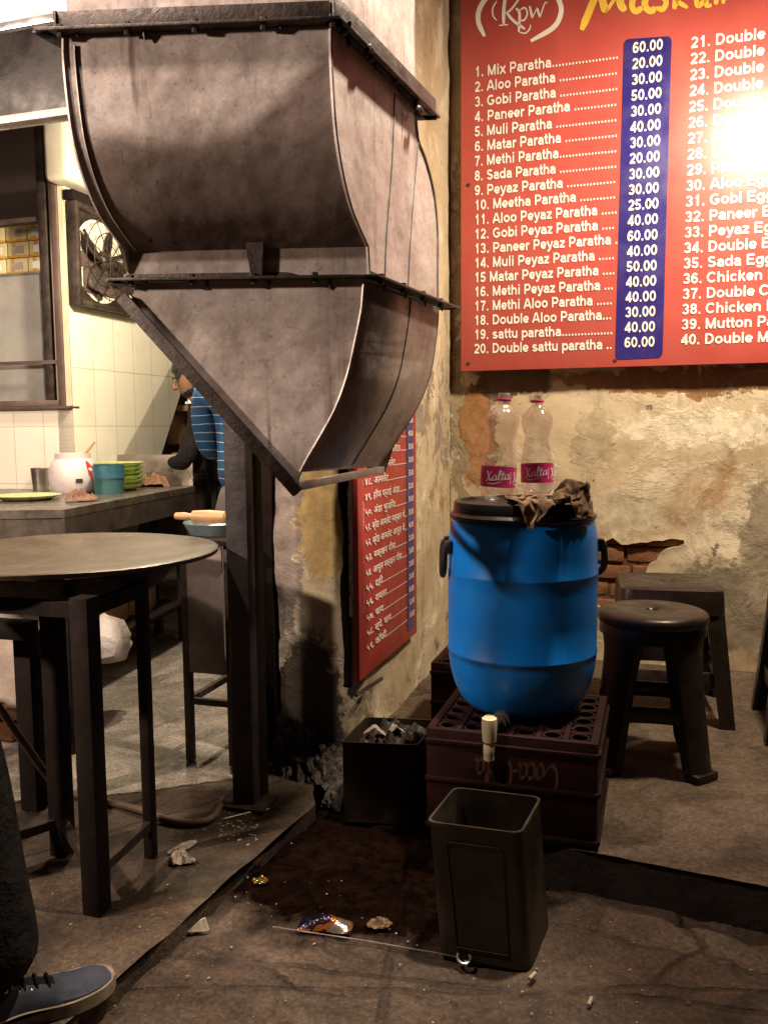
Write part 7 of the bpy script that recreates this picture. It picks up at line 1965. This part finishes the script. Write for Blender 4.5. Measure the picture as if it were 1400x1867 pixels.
# white plastic spoon on the slab edge
a_, b_ = atz(410, 1492, ZS + .006), atz(490, 1474, ZS + .006)
sp = small_item("plastic_spoon", "white plastic spoon lying on the floor near the post foot", "spoon", a_)
bm = bmesh.new(); dv = b_ - a_; sv = dv.normalized().cross(Z)
tube(bm, [a_, a_ + dv * .6 + sv * -.004, a_ + dv * .72 - sv * .003, a_ + dv * .86, b_], [.002, .0028, .006, .0095, .003], 10, ell=.35); obj("spoon_body", bm, MAT['white_plastic'], sp, world=True)
p = atz(330, 1574, ZS)
cp = small_item("crumpled_paper", "crumpled white paper scrap on the slab right of the griddle leg", "paper", p)
obj("paper_ball", rag(12, .030, .020, .034, 26), MAT['paper'], cp)
p = atz(334, 1548, ZS)
cp = small_item("crumpled_paper", "thin greyish trail of torn tissue behind the crumpled paper scrap", "paper", p, .9)
obj("paper_shred", rag(15, .045, .016, .012, 26), MAT['paper'], cp)
p = atz(362, 1698, 0)
cp = small_item("paper_scrap", "small white triangular scrap lying in the gutter below the slab edge", "paper", p)
bm = bmesh.new(); prism(bm, [V((-.022, -.008, .003)), V((.022, -.004, .003)), V((.012, .004, .026)), V((.002, .006, .020))], V((.002, .005, .0015))); obj("paper_piece", bm, MAT['paper'], cp)
a_, b_ = atz(545, 1693, .004), atz(640, 1702, .004)
wr_ = small_item("wrapper", "glossy dark snack wrapper with an orange end in the dark gutter", "wrapper", a_)
bm = bmesh.new(); dv = b_ - a_; sv = dv.normalized().cross(Z) * -1
grid(bm, 18, 10, lambda u, v: a_ + dv * u + sv * (v - .2) * .05 + Z * (.003 + .024 * math.sin(min(1, max(0, v)) * math.pi) * math.sin((.1 + .9 * u) * math.pi) + .006 * abs(noise.noise(V((u * 6, v * 4, 2))))))
o = obj("wrapper_film", bm, MAT['wrapper'], wr_, world=True)
fx_ = small_item("foil_scrap", "small crinkled golden foil scrap in the dark gutter by the slab edge", "foil", atz(475, 1610, .0))
obj("foil_piece", rag(21, .018, .012, .018, 18), mottled("gold_foil", (.30, .16, .03), (.5, .32, .10), 30, .2, .8, .6, 90), fx_)
cr_ = small_item("crumpled_leaf", "dry brown crumpled leaf scrap right of the glossy wrapper", "leaf", atz(692, 1690, .0))
obj("leaf_piece", rag(23, .026, .017, .022, 22), mottled("dry_leaf", (.12, .065, .03), (.24, .15, .08), 30, .8, 0, .3, 90), cr_)
wa, wb_ = atz(498, 1690, .006), atz(832, 1744, .006)
wi = small_item("loose_wire", "thin straight wire with a loop lying across the dark ground", "wire", wa)
bm = bmesh.new()
lp = [wb_ + V((.006 * math.cos(t) * 2.2 + .014, .006 * math.sin(t) * 3.0 - .012, .006 + .003 * math.sin(t))) for t in [R(150 + i * 33) for i in range(9)]]
tube(bm, [wa, wa.lerp(wb_, .5) + V((0, .004, 0)), wb_] , .0013, 6); tube(bm, lp, .0032, 7); obj("wire_strand", bm, MAT['alu'], wi, world=True)
for (px, py, z, a, lab) in ((970, 1783, 0, .9, "pale cigarette stub on the ground right of the square tin"), (1075, 1830, 0, 1.1, "pale cigarette stub on the ground near the bottom right")):
    c_ = small_item("cigarette_stub", lab, "litter", atz(px, py, z), a)
    bm = bmesh.new(); tube(bm, [(-.012, 0, .0042), (.004, 0, .0042), (.0045, 0, .0042), (.012, 0, .0042)], [.004, .004, .0038, .0038], 10); obj("stub_body", bm, MAT['paper'], c_)
bm = bmesh.new(); rnd = random.Random(4)
def crumb(p, s):
    r_ = bmesh.ops.create_icosphere(bm, subdivisions=1, radius=s)
    for v in r_['verts']: v.co = V((v.co.x * rnd.uniform(.7, 1.3), v.co.y * rnd.uniform(.7, 1.3), v.co.z * .6)) + p
for k in range(240):
    px, py = rnd.uniform(80, 1390), rnd.uniform(1600, 1866)
    left = (py - 1790) * (425 - 207) - (px - 207) * (1598 - 1790) < 0
    if py < 1640 + .2 * (px - 1000) and px > 780: continue
    p = atz(px, py, ZS if left else 0); crumb(p + Z * .001, rnd.choice((.0009, .0012, .0016, .0026)) * rnd.uniform(.6, 1.4))
for k in range(120):
    px, py = rnd.gauss(455, 40), rnd.gauss(1500, 18)
    crumb(atz(px, py, ZS if px < 470 else 0) + Z * .001, rnd.uniform(.0015, .005))
tag(obj("litter_crumbs", bm, mottled("pale_crumbs", (.12, .09, .06), (.40, .33, .26), 60, .8, 0, 0)), "pale crumbs and grit scattered over the dirty ground", "litter", kind='stuff')
